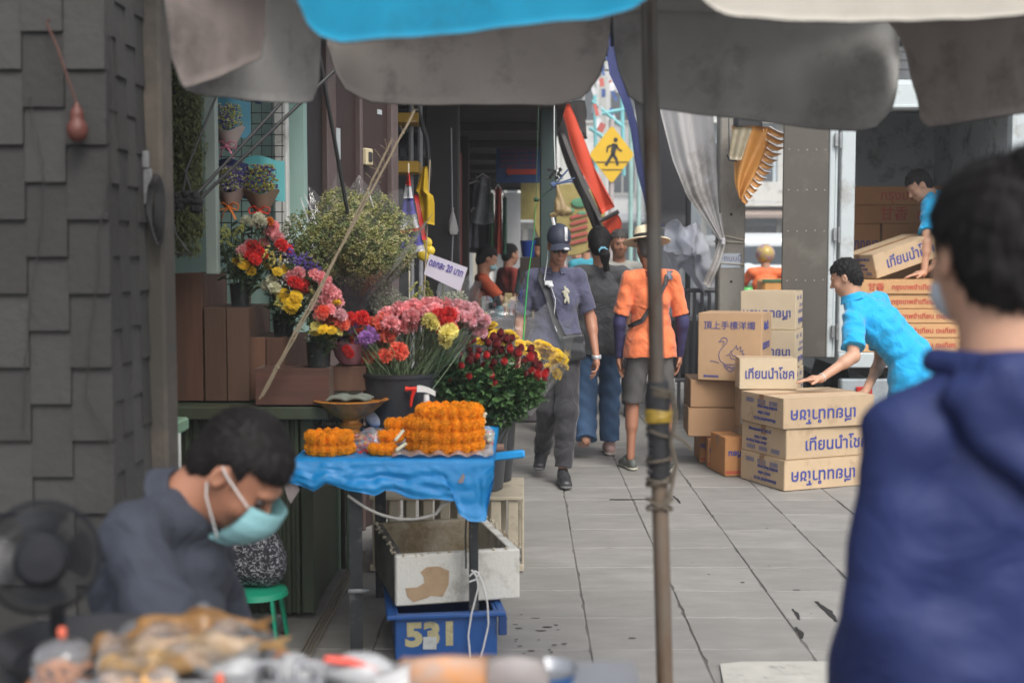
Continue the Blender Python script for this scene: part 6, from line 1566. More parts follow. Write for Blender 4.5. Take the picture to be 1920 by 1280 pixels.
band(Pq([(1128,418),(1135,430),(1138,445)],12.8),Pq([(1158,402),(1164,420),(1168,440)],12.8),'loose_red_end',MATS['red_fabric'],aw)
mb=MB();mb.tube([W(1126,414,12.7),W(1142,406,12.7),W(1160,396,12.7)],.022,8);obj('tie_band',mb,M_rod,aw,True)
band(Pq([(1062,190),(1082,230),(1096,262)],13.3),Pq([(1096,190),(1098,225),(1100,255)],13.3),'dark_roof_corner',M_black,aw)
ps_=thing('crossing_sign','yellow diamond pedestrian crossing sign with black walking figure','road sign',(W(1147,475,18).x,18,0))
DS=18.0;k_=DS/F;cS=W(1147,290,DS)
mb=MB();pts=[]
for(dx,dz)in((0,54),(42,0),(0,-54),(-42,0)):
 for s_ in(-.12,-.05,0.05,.12):
  a=math.atan2(dz,dx)
  nx,nz=-math.sin(a),math.cos(a);pts.append(cS+Vector(((dx*(1-abs(s_)*.7)-nx*s_*-0+(-dz/54*-s_*40 if dx==0 else 0))*k_,0,(dz*(1-abs(s_)*.7)+(dx/42*-s_*40 if dz==0 else 0))*k_)))
P4=[Vector((0,0,54)),Vector((42,0,0)),Vector((0,0,-54)),Vector((-42,0,0))];pts=[]
for i in range(4):
 a,b=P4[i],P4[(i+1)%4];pts+=[a.lerp(b,.06),a.lerp(b,.94)]
mb.prism([cS+p*k_ for p in pts],.02);obj('sign_plate',mb,mat('sign_yellow',(.68,.42,.01),.5,var=.04),ps_)
mb=MB();y_=DS-.016
def sp2(x,z):return Vector((cS.x+x*k_,y_,cS.z+z*k_))
for(a,b,w_)in(((6,20),(2,2),9),((2,2),(-11,-20),5.5),((2,2),(9,-10),5.5),((9,-10),(11,-20),4.5),((3,18),(-8,14),3.5),((-8,14),(-9,4),3),((8,18),(12,10),3.5),((12,10),(19,6),3)):mb.bar(sp2(*a),sp2(*b),w_*k_,.004,up=(0,1,0))
mb.ball(sp2(7,27),(4*k_,.004,4.4*k_),12,6)
mb.bar(sp2(-30,-14),sp2(30,-14),1.6*k_,.003,up=(0,1,0));mb.bar(sp2(-18,-28),sp2(20,-28),1.6*k_,.003,up=(0,1,0));obj('walking_figure',mb,mat('sign_black',(.02,.02,.02),.6),ps_)
mb=MB();mb.tube([(cS.x,DS+.05,0),(cS.x,DS+.05,cS.z+.5)],.04,10);obj('sign_pole',mb,mat('grey_pink_pole',(.4,.36,.35),.6),ps_,True)
for(px,D,c_,lab)in((1182,19.0,(.30,.48,.45),'mint green pipe upright right of the crossing sign'),(1197,19.5,(.35,.5,.48),'second mint pipe right of the crossing sign, behind the dark canopy')):
 mb=MB();x=W(px,475,D).x;mb.tube([(x,D,0),(x,D,3.4)],.035,8);tag(obj('mint_pipe',mb,mat('mint_pipe_%d'%px,c_,.5),None,True),lab,'pipe')
stm=thing('turquoise_frame','turquoise pipe frame with hanging ribbons above the crossing sign','frame',W(1140,250,20))
mb=MB()
for(a,b)in(((1105,240),(1150,270)),((1110,190),(1170,240)),((1120,215),(1172,205)),((1115,170),(1118,330)),((1165,150),(1170,330))):mb.tube([W(*a,20),W(*b,20)],.030,8)
obj('pipes',mb,mat('turquoise_paint',(.20,.52,.55),.5),stm,True)
for c_,n in(((.5,.12,.10),5),((.6,.6,.62),12),((.08,.15,.4),6)):
 mb=MB()
 for i in range(n):p=W(rnd.uniform(1108,1172),rnd.uniform(95,240),rnd.uniform(19,21));mb.box(p,(rnd.uniform(.04,.10),.02,rnd.uniform(.08,.25)),Matrix.Rotation(rnd.uniform(-.6,.6),3,'Y'))
 obj('ribbons',mb,mat('ribbon_%d'%n,c_,.7,island=.2),stm)
def building(label,x0,x1,y0,dp,z1,c_,roofc,floors,bays,balc=False):
 t=thing('street_building',label,'building',((x0+x1)/2,y0,-.13));mb=MB();mb.box(((x0+x1)/2,y0+dp/2,z1/2-.13),(x1-x0,dp,z1));obj('wall',mb,mat('wall_'+label.split()[0]+str(int(x0)),c_,.85,var=.1,scale=.6,dirt=tuple(k*.6 for k in c_),dscale=.5,damount=.3),t)
 mb=MB();mb.box(((x0+x1)/2,y0+dp/2,z1-.05),(x1-x0+.4,dp+.4,.3));obj('cornice',mb,mat('roof_'+label.split()[0]+str(int(x0)),roofc,.8),t)
 fh=(z1-3.2)/floors;bw=(x1-x0)/bays
 gl=mat('window_glass',(.05,.065,.08),.15,spec=.8,var=.3,scale=1)
 for f in range(floors):
  for b_ in range(bays):
   cx,cz=x0+bw*(b_+.5),3.2+fh*(f+.5)
   mb=MB();mb.box((cx,y0-.01,cz),(bw*.62,.06,fh*.5));wv=obj('window',mb,gl,t)
   mb=MB();mb.box((cx,y0-.05,cz),(.06,.05,fh*.5));mb.box((cx,y0-.06,cz-fh*.27),(bw*.7,.14,.08));obj('frame',mb,MATS['white_paint'],wv)
  if balc:mb=MB();mb.box(((x0+x1)/2,y0-.4,3.2+fh*f),(x1-x0,.8,.12));mb.box(((x0+x1)/2,y0-.78,3.65+fh*f),(x1-x0,.06,.7));obj('balcony',mb,MATS['white_paint'],t)
  for b_ in range(bays+1):
   if f==0:mb=MB();mb.box((x0+bw*b_,y0-.06,z1/2),(.22,.12,z1-.4));obj('pilaster',mb,MATS['white_paint'],t)
 mb=MB();mb.box(((x0+x1)/2,y0-.7,2.9),(x1-x0-.2,1.5,.12),Matrix.Rotation(.2,3,'X'));obj('shop_awning',mb,mat('awn_'+label.split()[0]+str(int(x0)),roofc,.7),t)
 mb=MB();mb.box(((x0+x1)/2,y0-.02,1.25),(x1-x0-.6,.06,2.4));obj('shutter',mb,mat('grey_shutter',(.2,.21,.22),.5),t)
building('cream shophouse with cornices far down the street, behind the crossing sign',-1.5,6.5,52,10,15,(.78,.78,.76),(.5,.52,.54),4,5)
building('pale blue shophouse far down the street, seen beside the concrete post',6.6,13.5,46,10,18,(.62,.70,.74),(.35,.28,.24),5,5,True)
building('grey white shophouse on the right side of the far street',13.6,24,42,12,21,(.50,.50,.50),(.2,.22,.25),6,5)
building('beige low block at the far left beyond the arcade',-12,-1.6,48,10,12,(.42,.38,.30),(.3,.12,.08),3,5)
mb=MB()
for k in range(7):
 z=5.2+.35*k;y=24+k;mb.tube([(-3+28*t/14,y+.4*t,z-.9*math.sin(PI*t/14)+.12*t)for t in range(15)],.02,5)
tag(obj('overhead_wires',mb,M_rod,None,True),'bundle of black overhead wires across the far street','wires')
vn=thing('parked_van','pale grey van seen from behind beyond the motorbike rider','van',(4.9,27,-.13))
s=Sdf((3.9,25.5,-.2),(6.0,30.5,2.3),.05);s.bx((4.93,28,1.02),(.86,2.3,.85),np.eye(3),k=.02,rd=.28);s.bx((4.93,27.2,.75),(.88,1.9,.45),np.eye(3),k=.05,rd=.15);s.obj('van_body',mat('van_paint',(.50,.53,.54),.3,var=.03,coat=.4),vn)
mb=MB();mb.box((4.93,25.69,1.35),(1.3,.04,.5),bev=.02);obj('rear_window',mb,MATS['window_glass'],vn)
for sx in(-.74,.74):mb=MB();mb.box((4.93+sx,25.70,.85),(.14,.06,.36),bev=.02);obj('tail_light',mb,MATS['tail_light_red'],vn)
for sx in(-.75,.75):
 for yy in(26.4,29.4):mb=MB();mb.lathe((4.93+sx,yy,.18),[(0,-.10),(.28,-.10),(.31,0),(.28,.10),(0,.10)],20,Matrix.Rotation(PI/2,3,'Y'));obj('wheel',mb,MATS['tyre'],vn,True)
hc=thing('hanging_clips','cluster of black binder clips hanging on a white cord','clips',W(1048,330,6.0))
mb=MB();mb.tube(resamp([W(1040,120,6.0),W(1039,250,6.0),W(1041,318,6.0)],10),.0028,6);obj('cord',mb,MATS['white_string'],hc,True)
mb=MB()
for k,(x,y)in enumerate(((1030,318),(1040,322),(1050,318),(1032,332),(1044,334),(1052,330),(1036,326),(1047,326))):
 c=W(x,y,6.0+.01*(k%3));mb.box(c,(.018,.012,.014),Matrix.Rotation(k*.7,3,'Y'),.002);mb.tube([c,c+Vector((.016*math.cos(k),-.004,.018*math.sin(k*2)))],.002,5);mb.lathe(c+Vector((.018*math.cos(k),-.004,.02*math.sin(k*2))),[(.004,-.001),(.006,0),(.004,.001)],8,Matrix.Rotation(PI/2,3,'X'))
obj('clips',mb,mat('clip_black',(.015,.015,.016),.3),hc)
mb=MB();A=W(1042,345,5.98)
for(b_)in((1065,318),(1078,334),(1074,340)):mb.tube([A,W(*b_,5.97)],.0045,6)
mb.lathe(W(1038,347,5.98),[(.012,-.012),(.016,-.008),(.016,.010),(.012,.012)],14,Matrix.Rotation(1.1,3,'Y'));obj('blue_pegs',mb,mat('blue_grey_plastic',(.07,.11,.22),.4),hc,True)
hb_=thing('hanging_food_bag','tan knotted plastic bag hanging in front of the navy cap','bag',W(1052,405,5.97))
s=Sdf(W(1020,430,5.9),W(1090,335,6.06)+Vector((0,.0,0)),.003)
s.cap(W(1046,350,5.97),W(1052,392,5.97),.006,.032,k=.01,side=(1,0,0),fa=1,fb=1.05);s.ell(W(1060,396,5.97),(.034,.022,.016),k=.012);s.ell(W(1040,402,5.97),(.018,.014,.012),k=.012);s.cap(W(1034,402,5.97),W(1038,420,5.97),.008,.006,k=.006)
s.disp(folds(.0025,((1,.2,.2),190,0,(0,0,1),40,1.2)));s.obj('bag_body',mat('tan_plastic_bag',(.42,.31,.16),.4,transl=.3,var=.2,scale=25),hb_)
mb=MB();mb.tube([W(1036,408,5.94),W(1039,422,5.94)],.008,6);obj('knot',mb,MATS['white_cloth_knot'],hb_,True)
gs=thing('green_string','bright green raffia string hanging from the dark green knot','string',W(980,620,6.0))
mb=MB();mb.tube([W(1005,378,6.02),W(1001,440,6.0),(W(990,520,5.95)),W(984,590,5.9),W(981,640,5.88)],[.003,.004,.006,.008,.009],8,squash=.4);obj('raffia',mb,mat('bright_green_raffia',(.03,.50,.10),.45),gs,True)
mb=MB();mb.ball(W(1005,374,6.02),.012,8,6);mb.tube([W(1008,378,6.02),W(1026,360,6.0),W(1044,348,5.99)],.0022,5);mb.tube([W(1005,374,6.02),W(1012,120,6.1)],.0015,5);obj('knot',mb,mat('dark_green_knot',(.02,.07,.035),.7),gs,True)
M_skin=mat('skin',(.44,.225,.14),.5,var=.08,scale=14,bump=.12,bscale=220,sss=.06,bdist=.002)
M_skin2=mat('deeper_skin',(.36,.165,.10),.5,var=.1,scale=14,bump=.12,bscale=220,sss=.06,bdist=.002)
M_skin3=mat('light_skin',(.52,.29,.19),.5,var=.08,scale=14,bump=.12,bscale=220,sss=.06,bdist=.002)
M_hair=mat('black_hair',(.007,.006,.006),.6,spec=.25,var=.3,scale=40,bump=.8,bscale=60,stretch=(4,4,.6),bdist=.006)
M_eye=mat('eye',(.03,.02,.018),.15,var=0,bump=0)
def person(label,loc,yaw,group=None):
 t=thing('person',label,'person',loc,yaw,group);WMAT[t.name]=Matrix.Identity(4);return t
V3=Vector
def rotm(yaw=0,pitch=0,roll=0):
 """head frame: yaw turns left(+), pitch + looks down, roll"""
 return(Matrix.Rotation(yaw,3,'Z')@Matrix.Rotation(-pitch,3,'X')@Matrix.Rotation(roll,3,'Y'))
def head_sdf(s,c,Rh,k=1.0,neck=None,nr=.052,feat=True):
 c=V3(c);P=lambda x,y,z:c+Rh@V3((x,y,z))*k;A=np.array(Rh)
 E_=lambda x,y,z,rx,ry,rz,kk=.012,op='add':s.ell(P(x,y,z),(rx*k,ry*k,rz*k),A,kk,op)
 E_(0,-.014,.032,.074,.094,.084,.01);E_(0,.014,-.028,.062,.074,.086,.03);E_(0,.034,-.078,.042,.044,.032,.025)
 if feat:
  E_(0,.066,-.098,.018,.014,.013,.014);E_(0,.078,.020,.044,.014,.010,.016)
  for sx in(-1,1):
   E_(sx*.031,.096,.000,.016,.013,.010,.010,'sub');E_(sx*.036,.060,-.034,.020,.018,.020,.03)
   E_(sx*.010,.098,-.036,.008,.008,.007,.006)
  s.cap(P(0,.084,.006),P(0,.108,-.032),.007*k,.0105*k,.008)
  E_(0,.087,-.062,.021,.009,.005,.005);E_(0,.085,-.073,.018,.009,.006,.005);E_(0,.100,-.0675,.022,.008,.0014,.002,'sub')
 for sx in(-1,1):
  E_(sx*.076,-.008,-.008,.009,.018,.031,.008);E_(sx*.084,-.002,-.006,.006,.010,.018,.004,'sub')
 if neck is not None:s.cap(P(0,-.030,-.065),neck,nr,nr*1.12,.03)
def eyes(t,c,Rh,k=1.0):
 mb=MB()
 for sx in(-1,1):mb.ball(V3(c)+Rh@V3((sx*.031,.080,.000))*k,.0105*k,12,8)
 obj('eyes',mb,M_eye,t,True)
def hair(t,c,Rh,k=1.0,m=None,style='short',h=.005,bump=.003,extra=None,strands=2500,sl=.022):
 c=V3(c);s=Sdf(c-V3((.19,.19,.22))*k,c+V3((.19,.19,.22))*k,h);A=np.array(Rh);P=lambda x,y,z:c+Rh@V3((x,y,z))*k
 s.ell(P(0,-.018,.036),(.083*k,.102*k,.093*k),A,.01)
 if style in('short','tied'):s.ell(P(0,-.052,-.02),(.068*k,.062*k,.075*k),A,.02)
 if style=='long':s.ell(P(0,-.05,-.05),(.075*k,.065*k,.10*k),A,.02)
 s.bx(P(0,.105,-.055),(.12*k,.075*k,.105*k),A,.015,'sub');
 for sx in(-1,1):s.ell(P(sx*.085,.0,-.03),(.028*k,.032*k,.055*k),A,.01,'sub')
 if extra:extra(s,P,A,k)
 q=rnd.uniform(0,6)
 def f(x,y,z):return bump*(np.sin(x*170+q+3*np.sin(z*40))*np.sin(y*150+2*np.sin(z*50+x*30))+.6*np.sin(z*90+6*np.sin(x*45)+5*np.sin(y*38)))
 s.disp(f);o=s.obj('hair',m or M_hair,t)
 if strands:
  me=o.data;n_=len(me.vertices);co=np.empty(n_*3,np.float32);me.vertices.foreach_get('co',co);co=co.reshape(-1,3);no=np.empty(n_*3,np.float32);me.vertices.foreach_get('normal',no);no=no.reshape(-1,3)
  rg=np.random.default_rng(5);ix=rg.integers(0,n_,strands);v=co[ix];nn=no[ix];wh=np.array(P(.01,-.05,.125));d=v-wh+rg.normal(0,.012,v.shape);d-=nn*(d*nn).sum(1)[:,None];d/=np.linalg.norm(d,axis=1)[:,None]+1e-6
  L_=(sl*k*rg.uniform(.5,1.2,strands))[:,None];sd_=np.cross(d,nn)*(.0007*k);p0=v-nn*.001;p1=p0+d*L_*.5+nn*L_*rg.uniform(.0,.14,(strands,1));p2=p1+d*L_*.5+nn*L_*rg.uniform(-.12,.12,(strands,1))+rg.normal(0,.0015,v.shape)
  vs=np.stack([p0-sd_,p0+sd_,p1+sd_,p1-sd_,p2],1).reshape(-1,3);fs=[]
  for i in range(strands):q5=i*5;fs+=[(q5,q5+1,q5+2,q5+3),(q5+3,q5+2,q5+4)]
  mb=MB();mb.v=vs.astype(float);mb.f=fs;so=obj('strands',mb,m or M_hair,o);so['kind']='stuff'
 return o
def hand_sdf(s,w,d,n,ts,curl=.35,k=1.0,spread=.10,kk=.004):
 """w wrist, d towards the fingers, n the way the palm faces, ts thumb side (+1: d x n)"""
 w=V3(w);d=V3(d).normalized();n=V3(n);n=(n-d*n.dot(d)).normalized();u=d.cross(n)*ts
 s.cap(w,w+d*.05*k,.022*k,.027*k,.012,side=u,fa=1.1,fb=1.45);s.cap(w+d*.045*k-u*.018*k,w+d*.045*k+u*.02*k,.015*k,.015*k,.012)
 s.cap(w+d*.03*k,w+d*.082*k,.0145*k,.0135*k,.01,side=u,fa=2.2,fb=2.8)
 for i,(o,L_)in enumerate(((.031,.070),(.0105,.078),(-.0105,.072),(-.031,.056))):
  a=w+d*(.084-.003*abs(i-1))*k+u*o*k;f=(d+u*o*spread/.03).normalized();c1=curl*(.8+.18*i);seg=[L_*.45,L_*.32,L_*.25];r=.0088*k;p=a;ang=0
  for j,sl in enumerate(seg):
   ang+=c1*(.8,1.1,.8)[j];q=p+(f*math.cos(ang)+n*math.sin(ang))*sl*k;s.cap(p,q,r*(1-.07*j),r*(.93-.07*j),.0022 if j else .006);p=q
 a=w+d*.022*k+u*.024*k;b=a+(d*.6+u*.62+n*.35).normalized()*.040*k;c_=b+(d*.9+u*.15+n*.35).normalized()*.030*k
 s.cap(a,b,.0125*k,.0102*k,.01);s.cap(b,c_,.0100*k,.0085*k,.003)
def flat(s,p,d,r,k=.003):
 """cut the end of a sleeve or trouser leg flat at p, everything beyond along d"""
 d=V3(d).normalized();u=d.orthogonal().normalized();w=d.cross(u);M_=np.array(Matrix((u,w,d)).transposed());s.bx(V3(p)+d*r*1.2,(r*1.5,r*1.5,r*1.2),M_,k,'sub')
def stand(H,**o):
 """joints of a standing figure in its own frame: x right, y forward"""
 J=dict(pel=(0,0,.53),wai=(0,.005,.60),che=(0,0,.72),nck=(0,-.012,.825),head=(0,.012,.928),shL=(-.102,-.01,.790),shR=(.102,-.01,.790),elL=(-.128,-.02,.61),elR=(.128,-.02,.61),wrL=(-.138,.02,.465),wrR=(.138,.02,.465),hiL=(-.052,0,.52),hiR=(.052,0,.52),knL=(-.055,.012,.285),knR=(.055,.012,.285),anL=(-.055,-.01,.045),anR=(.055,-.01,.045))
 J.update(o);return{k:V3(v)*H for k,v in J.items()}
def body_sdf(J,Rh,H,h=.006,hk=1.0,arms=True,feat=True,hands=None,slim=.82,legs=True,neckr=.052):
 P=list(J.values());lo=V3([min(p[i]for p in P)for i in range(3)])-V3((.2,.2,.14));hi=V3([max(p[i]for p in P)for i in range(3)])+V3((.2,.2,.2))
 s=Sdf(lo,hi,h);X=(J['shR']-J['shL']).normalized();f=slim;g=H/1.7
 XP=(J['hiR']-J['hiL']).normalized()
 s.cap(J['pel'],J['wai'],.098*f*g,.090*f*g,.03,side=XP,fa=1.45,fb=1.40);s.cap(J['wai'],J['che'],.090*f*g,.100*f*g,.03,side=X,fa=1.4,fb=1.4)
 s.cap(J['shL']*.86+J['shR']*.14,J['shR']*.86+J['shL']*.14,.050*g*f,.050*g*f,.04);s.cap(J['che'],J['nck']*.6+J['che']*.4,.095*f*g,.06*f*g,.04,side=X,fa=1.35,fb=1.3)
 head_sdf(s,J['head'],Rh,hk,J['nck'],neckr,feat)
 for S_ in 'LR':
  if arms:
   a,b,c=J['sh'+S_],J['el'+S_],J['wr'+S_];s.cap(a,b,.047*g,.039*g,.03);s.cap(b,c,.039*g,.0255*g,.015);m=b.lerp(c,.28);s.cap(b,m,.040*g,.041*g,.02)
   if hands and S_ in hands:d,n,cu=hands[S_];hand_sdf(s,c,d,n,(1 if S_=='L' else-1)*1,cu,g)
  if legs:
   a,b,c=J['hi'+S_],J['kn'+S_],J['an'+S_];s.cap(a,b,.080*g*f,.052*g,.03);s.cap(b,c,.052*g,.034*g,.02);s.cap(b.lerp(c,.12),b.lerp(c,.42),.052*g,.052*g,.03)
 return s
def shirt(t,J,H,m,sleeve=.75,hem=None,infl=.014,h=.006,name='shirt',neck=.070,fold=.0032,sl_r=None,loose=0.0,ph=0.0,long_=False):
 P=[J[k]for k in('pel','wai','che','nck','shL','shR','elL','elR','wrL','wrR')];lo=V3([min(p[i]for p in P)for i in range(3)])-V3((.22,)*3);hi=V3([max(p[i]for p in P)for i in range(3)])+V3((.22,)*3)
 s=Sdf(lo,hi,h);X=(J['shR']-J['shL']).normalized();g=H/1.7;XP=(J['hiR']-J['hiL']).normalized();i_=infl
 s.cap(J['pel']+(J['pel']-J['wai'])*.6,J['wai'],.106*g+i_+loose,.096*g+i_+loose*.6,.03,side=XP,fa=1.52,fb=1.38);s.cap(J['wai'],J['che'],.096*g+i_+loose*.6,.104*g+i_,.05,side=X,fa=1.34,fb=1.36)
 s.cap(J['che'],J['nck']*.62+J['che']*.38,.104*g+i_,.060*g+i_,.05,side=X,fa=1.36,fb=1.25)
 s.cap(J['shL'].lerp(J['shR'],.15),J['shR'].lerp(J['shL'],.15),.046*g+i_*.7,.046*g+i_*.7,.05)
 s.cap(J['shL'],J['nck']+V3((0,0,-.012)),.042*g+i_*.6,.044*g,.04);s.cap(J['shR'],J['nck']+V3((0,0,-.012)),.042*g+i_*.6,.044*g,.04)
 r1=(sl_r or .064)*g;r0=.046*g+i_
 for S_ in 'LR':
  a,b,c=J['sh'+S_],J['el'+S_],J['wr'+S_];q=s.twin()
  if long_:q.cap(a,b,r0,r1,.03);q.cap(b,c,r1,r1*.8,.02);flat(q,c-(c-b).normalized()*.01,c-b,.09)
  else:e=a.lerp(b,sleeve);q.cap(a,e+(b-a).normalized()*.03,r0,r1,.03);flat(q,e,b-a,.11)
  s.join(q,.025)
 if hem is not None:
  s.cap(J['hiL'],J['hiR'],.092*g+i_+.008,None,.03)
  for S_ in 'LR':s.cap(J['hi'+S_]+(J['wai']-J['pel'])*.3,J['hi'+S_].lerp(J['kn'+S_],.35),.090*g+i_+loose+.010,None,.03)
  s.cut(hem[0],hem[1])
 q=ph
 s.disp(folds(fold,((.3,.2,1),38,q,(1,.5,0),19,2.3),((1,.3,.55),44,q+1,(0,.3,1),13,2.2),((-.6,.4,.8),75,q+2,(1,0,.4),27,1.8)))
 s.ell(J['nck']+V3((0,.02,.055))*g,(neck,neck*.95,.07),None,.006,'sub')
 return s.obj(name,m,t)
def collar(t,J,Rn,m,r=.066,h=.035,gap=.5,a_off=0.0,open_=.02,z=-.012):
 c=J['nck']+V3((0,.0,z));mb=MB();n=34
 def fn(u,v):
  a=PI/2+a_off+gap+(2*PI-2*gap)*u;w=v*2
  if v<.45:q=v/.45;rr=r*(1+.04*(1-q));zz=h*q*(.85+.15*math.cos(a-PI/2))
  else:q=(v-.45)/.55;rr=r+open_*q;zz=h*(1-q*1.15)
  tip=(1-min(1,min(u,1-u)*9));zz-=tip*q*.006*(v>.45);
  p=V3((math.cos(a)*rr*1.04,math.sin(a)*rr*1.0+.006,zz));return c+Rn@p
 mb.grid(fn,n,9,.0025);return obj('collar',mb,m,t,True,None)
def trousers(t,J,H,m,end=.93,infl=.018,h=.006,fl=.0,fold=.003,name='trousers',top=None,r_end=None,ph=0):
 P=[J[k]for k in('pel','wai','hiL','hiR','knL','knR','anL','anR')];lo=V3([min(p[i]for p in P)for i in range(3)])-V3((.2,.2,.1));hi=V3([max(p[i]for p in P)for i in range(3)])+V3((.2,.2,.12))
 s=Sdf(lo,hi,h);g=H/1.7;XP=(J['hiR']-J['hiL']).normalized()
 s.cap(J['pel'],J['pel']*.4+J['wai']*.6,.098*g+.006,.090*g+.006,.03,side=XP,fa=1.42,fb=1.42);s.cap(J['hiL'],J['hiR'],.092*g,.092*g,.03)
 for S_ in 'LR':
  a,b,c=J['hi'+S_],J['kn'+S_],J['an'+S_];re=r_end or(.040*g+infl);S0=s;s=s.twin()
  if end>1:e=b.lerp(c,end-1);s.cap(a,b,.084*g+infl*.6,.056*g+infl,.03);s.cap(b,e+(c-b).normalized()*.03,.056*g+infl,re,.03);flat(s,e,c-b,.10)
  else:e=a.lerp(b,end);s.cap(a,e+(b-a).normalized()*.03,.084*g+infl*.6,re,.03);flat(s,e,b-a,.13)
  S0.join(s,.02);s=S0
 s.disp(folds(fold,((.2,.1,1),46,ph,(1,.5,0),18,1.4),((.5,.3,.8),70,ph+1,(1,0,0),30,1),((1,.2,.1),40,ph,(0,0,1),6,1.2)))
 if top is not None:s.cut(top,(0,0,1))
 return s.obj(name,m,t)
def shoe(t,an,d,m,ms=None,L_=.27,style='shoe',tilt=0.0):
 """an: ankle joint; d: toe direction in the ground plane"""
 d=V3(d).normalized();u=V3((d.y,-d.x,0)).normalized();up=u.cross(d);an=V3(an);base=an+V3((0,0,-.075));heel=base-d*.055;toe=base+d*(L_-.085)
 if tilt:R_=Matrix.Rotation(-tilt,3,u)
 else:R_=Matrix.Identity(3)
 T=lambda p:toe+R_@(p-toe)if tilt else p
 s=Sdf(an-V3((.24,.24,.2)),an+V3((.24,.24,.2)),.0055)
 s.cap(T(heel+up*.035),T(base+up*.042+d*.06),.036,.040,.02);s.cap(T(base+up*.042+d*.05),T(toe+up*.022-d*.02),.040,.028,.03,side=u,fa=1.0,fb=1.55)
 if style=='shoe':s.cap(T(base+up*.05+d*.0),an+V3((0,0,.0)),.038,.038,.02)
 s.cut(T(base+up*.004),R_@-up)
 if style=='clog':s.cap(an+V3((0,0,.02)),an+V3((0,0,.12)),.045,.05,.005,'sub');s.ell(T(base+up*.085+d*.0),(.045,.05,.04),None,.006,'sub')
 o=s.obj('shoe',m,t)
 s2=Sdf(an-V3((.24,.24,.2)),an+V3((.24,.24,.2)),.0055);s2.cap(T(heel+up*.008),T(toe+up*.008-d*.018),.041,.043,.02,side=up,fa=.32,fb=.28);s2.obj('sole',ms or m,o)
 return o
def strap(t,pts,w_,m,name='strap',up=(0,0,1),nrm_hint=(0,1,0),th=.004):
 Q=resamp(pts,28);mb=MB();n_=V3(nrm_hint)
 def fn(u,v):
  i=round(v*28);tn=(Q[min(28,i+1)]-Q[max(0,i-1)]).normalized();sd_=tn.cross(n_).normalized();return Q[i]+sd_*w_*(u-.5)
 mb.grid(fn,2,28,th);return obj(name,mb,m,t,True,None)
p1s=(.88,.94,1);f0=G(1040,893);p1=person('man in navy cap and sunglasses walking towards us in a purple grey polo shirt',(f0.x,7.95,0),PI)
p1.scale=p1s;M_polo=mat('purple_grey_polo',(.070,.072,.125),.85,var=.08,scale=12,bump=.8,bscale=7,bdist=.03,wr=1.6,sheen=.2);M_trs=mat('charcoal_trousers',(.024,.023,.027),.8,var=.15,scale=9,bump=.8,bscale=7,bdist=.03,wr=1.6,sheen=.2)
J=stand(1.64,head=(-.012,.05,.915),nck=(0,.0,.815),hiL=(-.052,0,.52),hiR=(.052,0,.52),knL=(-.048,.075,.29),anL=(-.030,.10,.052),knR=(.035,.01,.285),anR=(.055,-.17,.075),elR=(.155,-.03,.62),wrR=(.165,.02,.475),elL=(-.155,-.02,.63),wrL=(-.175,.05,.49))
Rh=rotm(.10,.30)
s=body_sdf(J,Rh,1.64,.0055,.98,hands={'L':((-.05,.25,-1),(.9,.1,0),.45),'R':((0,.1,-1),(-.9,.1,0),.3)});s.obj('body',M_skin2,p1)
hair(p1,J['head'],Rh,.97,mat('greying_hair',(.10,.095,.09),.6,bump=.6),bump=.001,strands=0)
sh=shirt(p1,J,1.64,M_polo,.80,(J['pel']-V3((0,0,.055)),(0,0,-1)),ph=1,loose=.006);collar(p1,J,Matrix.Rotation(.1,3,'X'),M_polo,.062,.035,.42)
trousers(p1,J,1.64,M_trs,1.93,.026,ph=2,r_end=.062,fold=.005)
shoe(p1,J['anL'],(-.1,1,0),mat('black_shoe',(.03,.031,.034),.4),mat('grey_sole',(.12,.12,.12),.7),.28);shoe(p1,J['anR'],(.15,1,0),MATS['black_shoe'],MATS['grey_sole'],.27,tilt=.25)
Hc=J['head'];P=lambda x,y,z:Hc+Rh@V3((x,y,z))*.98
s=Sdf(Hc-V3((.18,.2,.1)),Hc+V3((.18,.24,.2)),.004);s.ell(P(0,-.012,.048),(.086,.106,.088),np.array(Rh));s.bx(P(0,-.01,-.062),(.2,.2,.085),np.array(Rh),.004,'sub');M_cap=mat('navy_cap',(.028,.034,.058),.6,var=.1,bump=.2,bscale=300)
capo=s.obj('cap',M_cap,p1)
mb=MB();mb.grid(lambda u,v:P(math.sin((u-.5)*2.3)*(.072+.012*v),.055+.040*math.cos((u-.5)*2.3)+.062*v*math.cos((u-.5)*1.5),.040-.012*v-.016*(abs(u-.5)*2)**2-.010*v*v),16,6,.004);obj('visor',mb,M_cap,capo,True,None)
mb=MB();mb.grid(lambda u,v:P(-.028-.022*u,.093*math.cos((v-.2)*1.15)-.004,.055+.085*math.sin(v*1.25)),3,8,.001);obj('white_stripe',mb,mat('cap_white',(.6,.6,.62),.6),capo,True,None)
mb=MB();mb.ball(P(-.035,.148,.020),(.022,.006,.010),10,6,Rh);obj('visor_emblem',mb,MATS['cap_white'],capo,True)
mb=MB()
for sx in(-1,1):mb.ball(P(sx*.032,.092,-.004),(.029,.012,.021),16,10,Rh)
mb.tube([P(-.01,.104,.004),P(.01,.104,.004)],.003,6)
for sx in(-1,1):mb.tube([P(sx*.058,.088,.002),P(sx*.080,.0,.004)],.0025,6)
obj('sunglasses',mb,mat('dark_lens',(.008,.008,.009),.12,var=0,bump=0,spec=.7),p1,True)
che=J['che']
strap(p1,[J['shR']+V3((-.07,.03,.06)),J['shR']+V3((-.06,.10,.0)),che+V3((.06,.145,.02)),J['wai']+V3((0,.155,.03)),J['pel']+V3((-.07,.15,.02))],.048,mat('dark_webbing',(.035,.036,.04),.7),nrm_hint=(0,1,0))
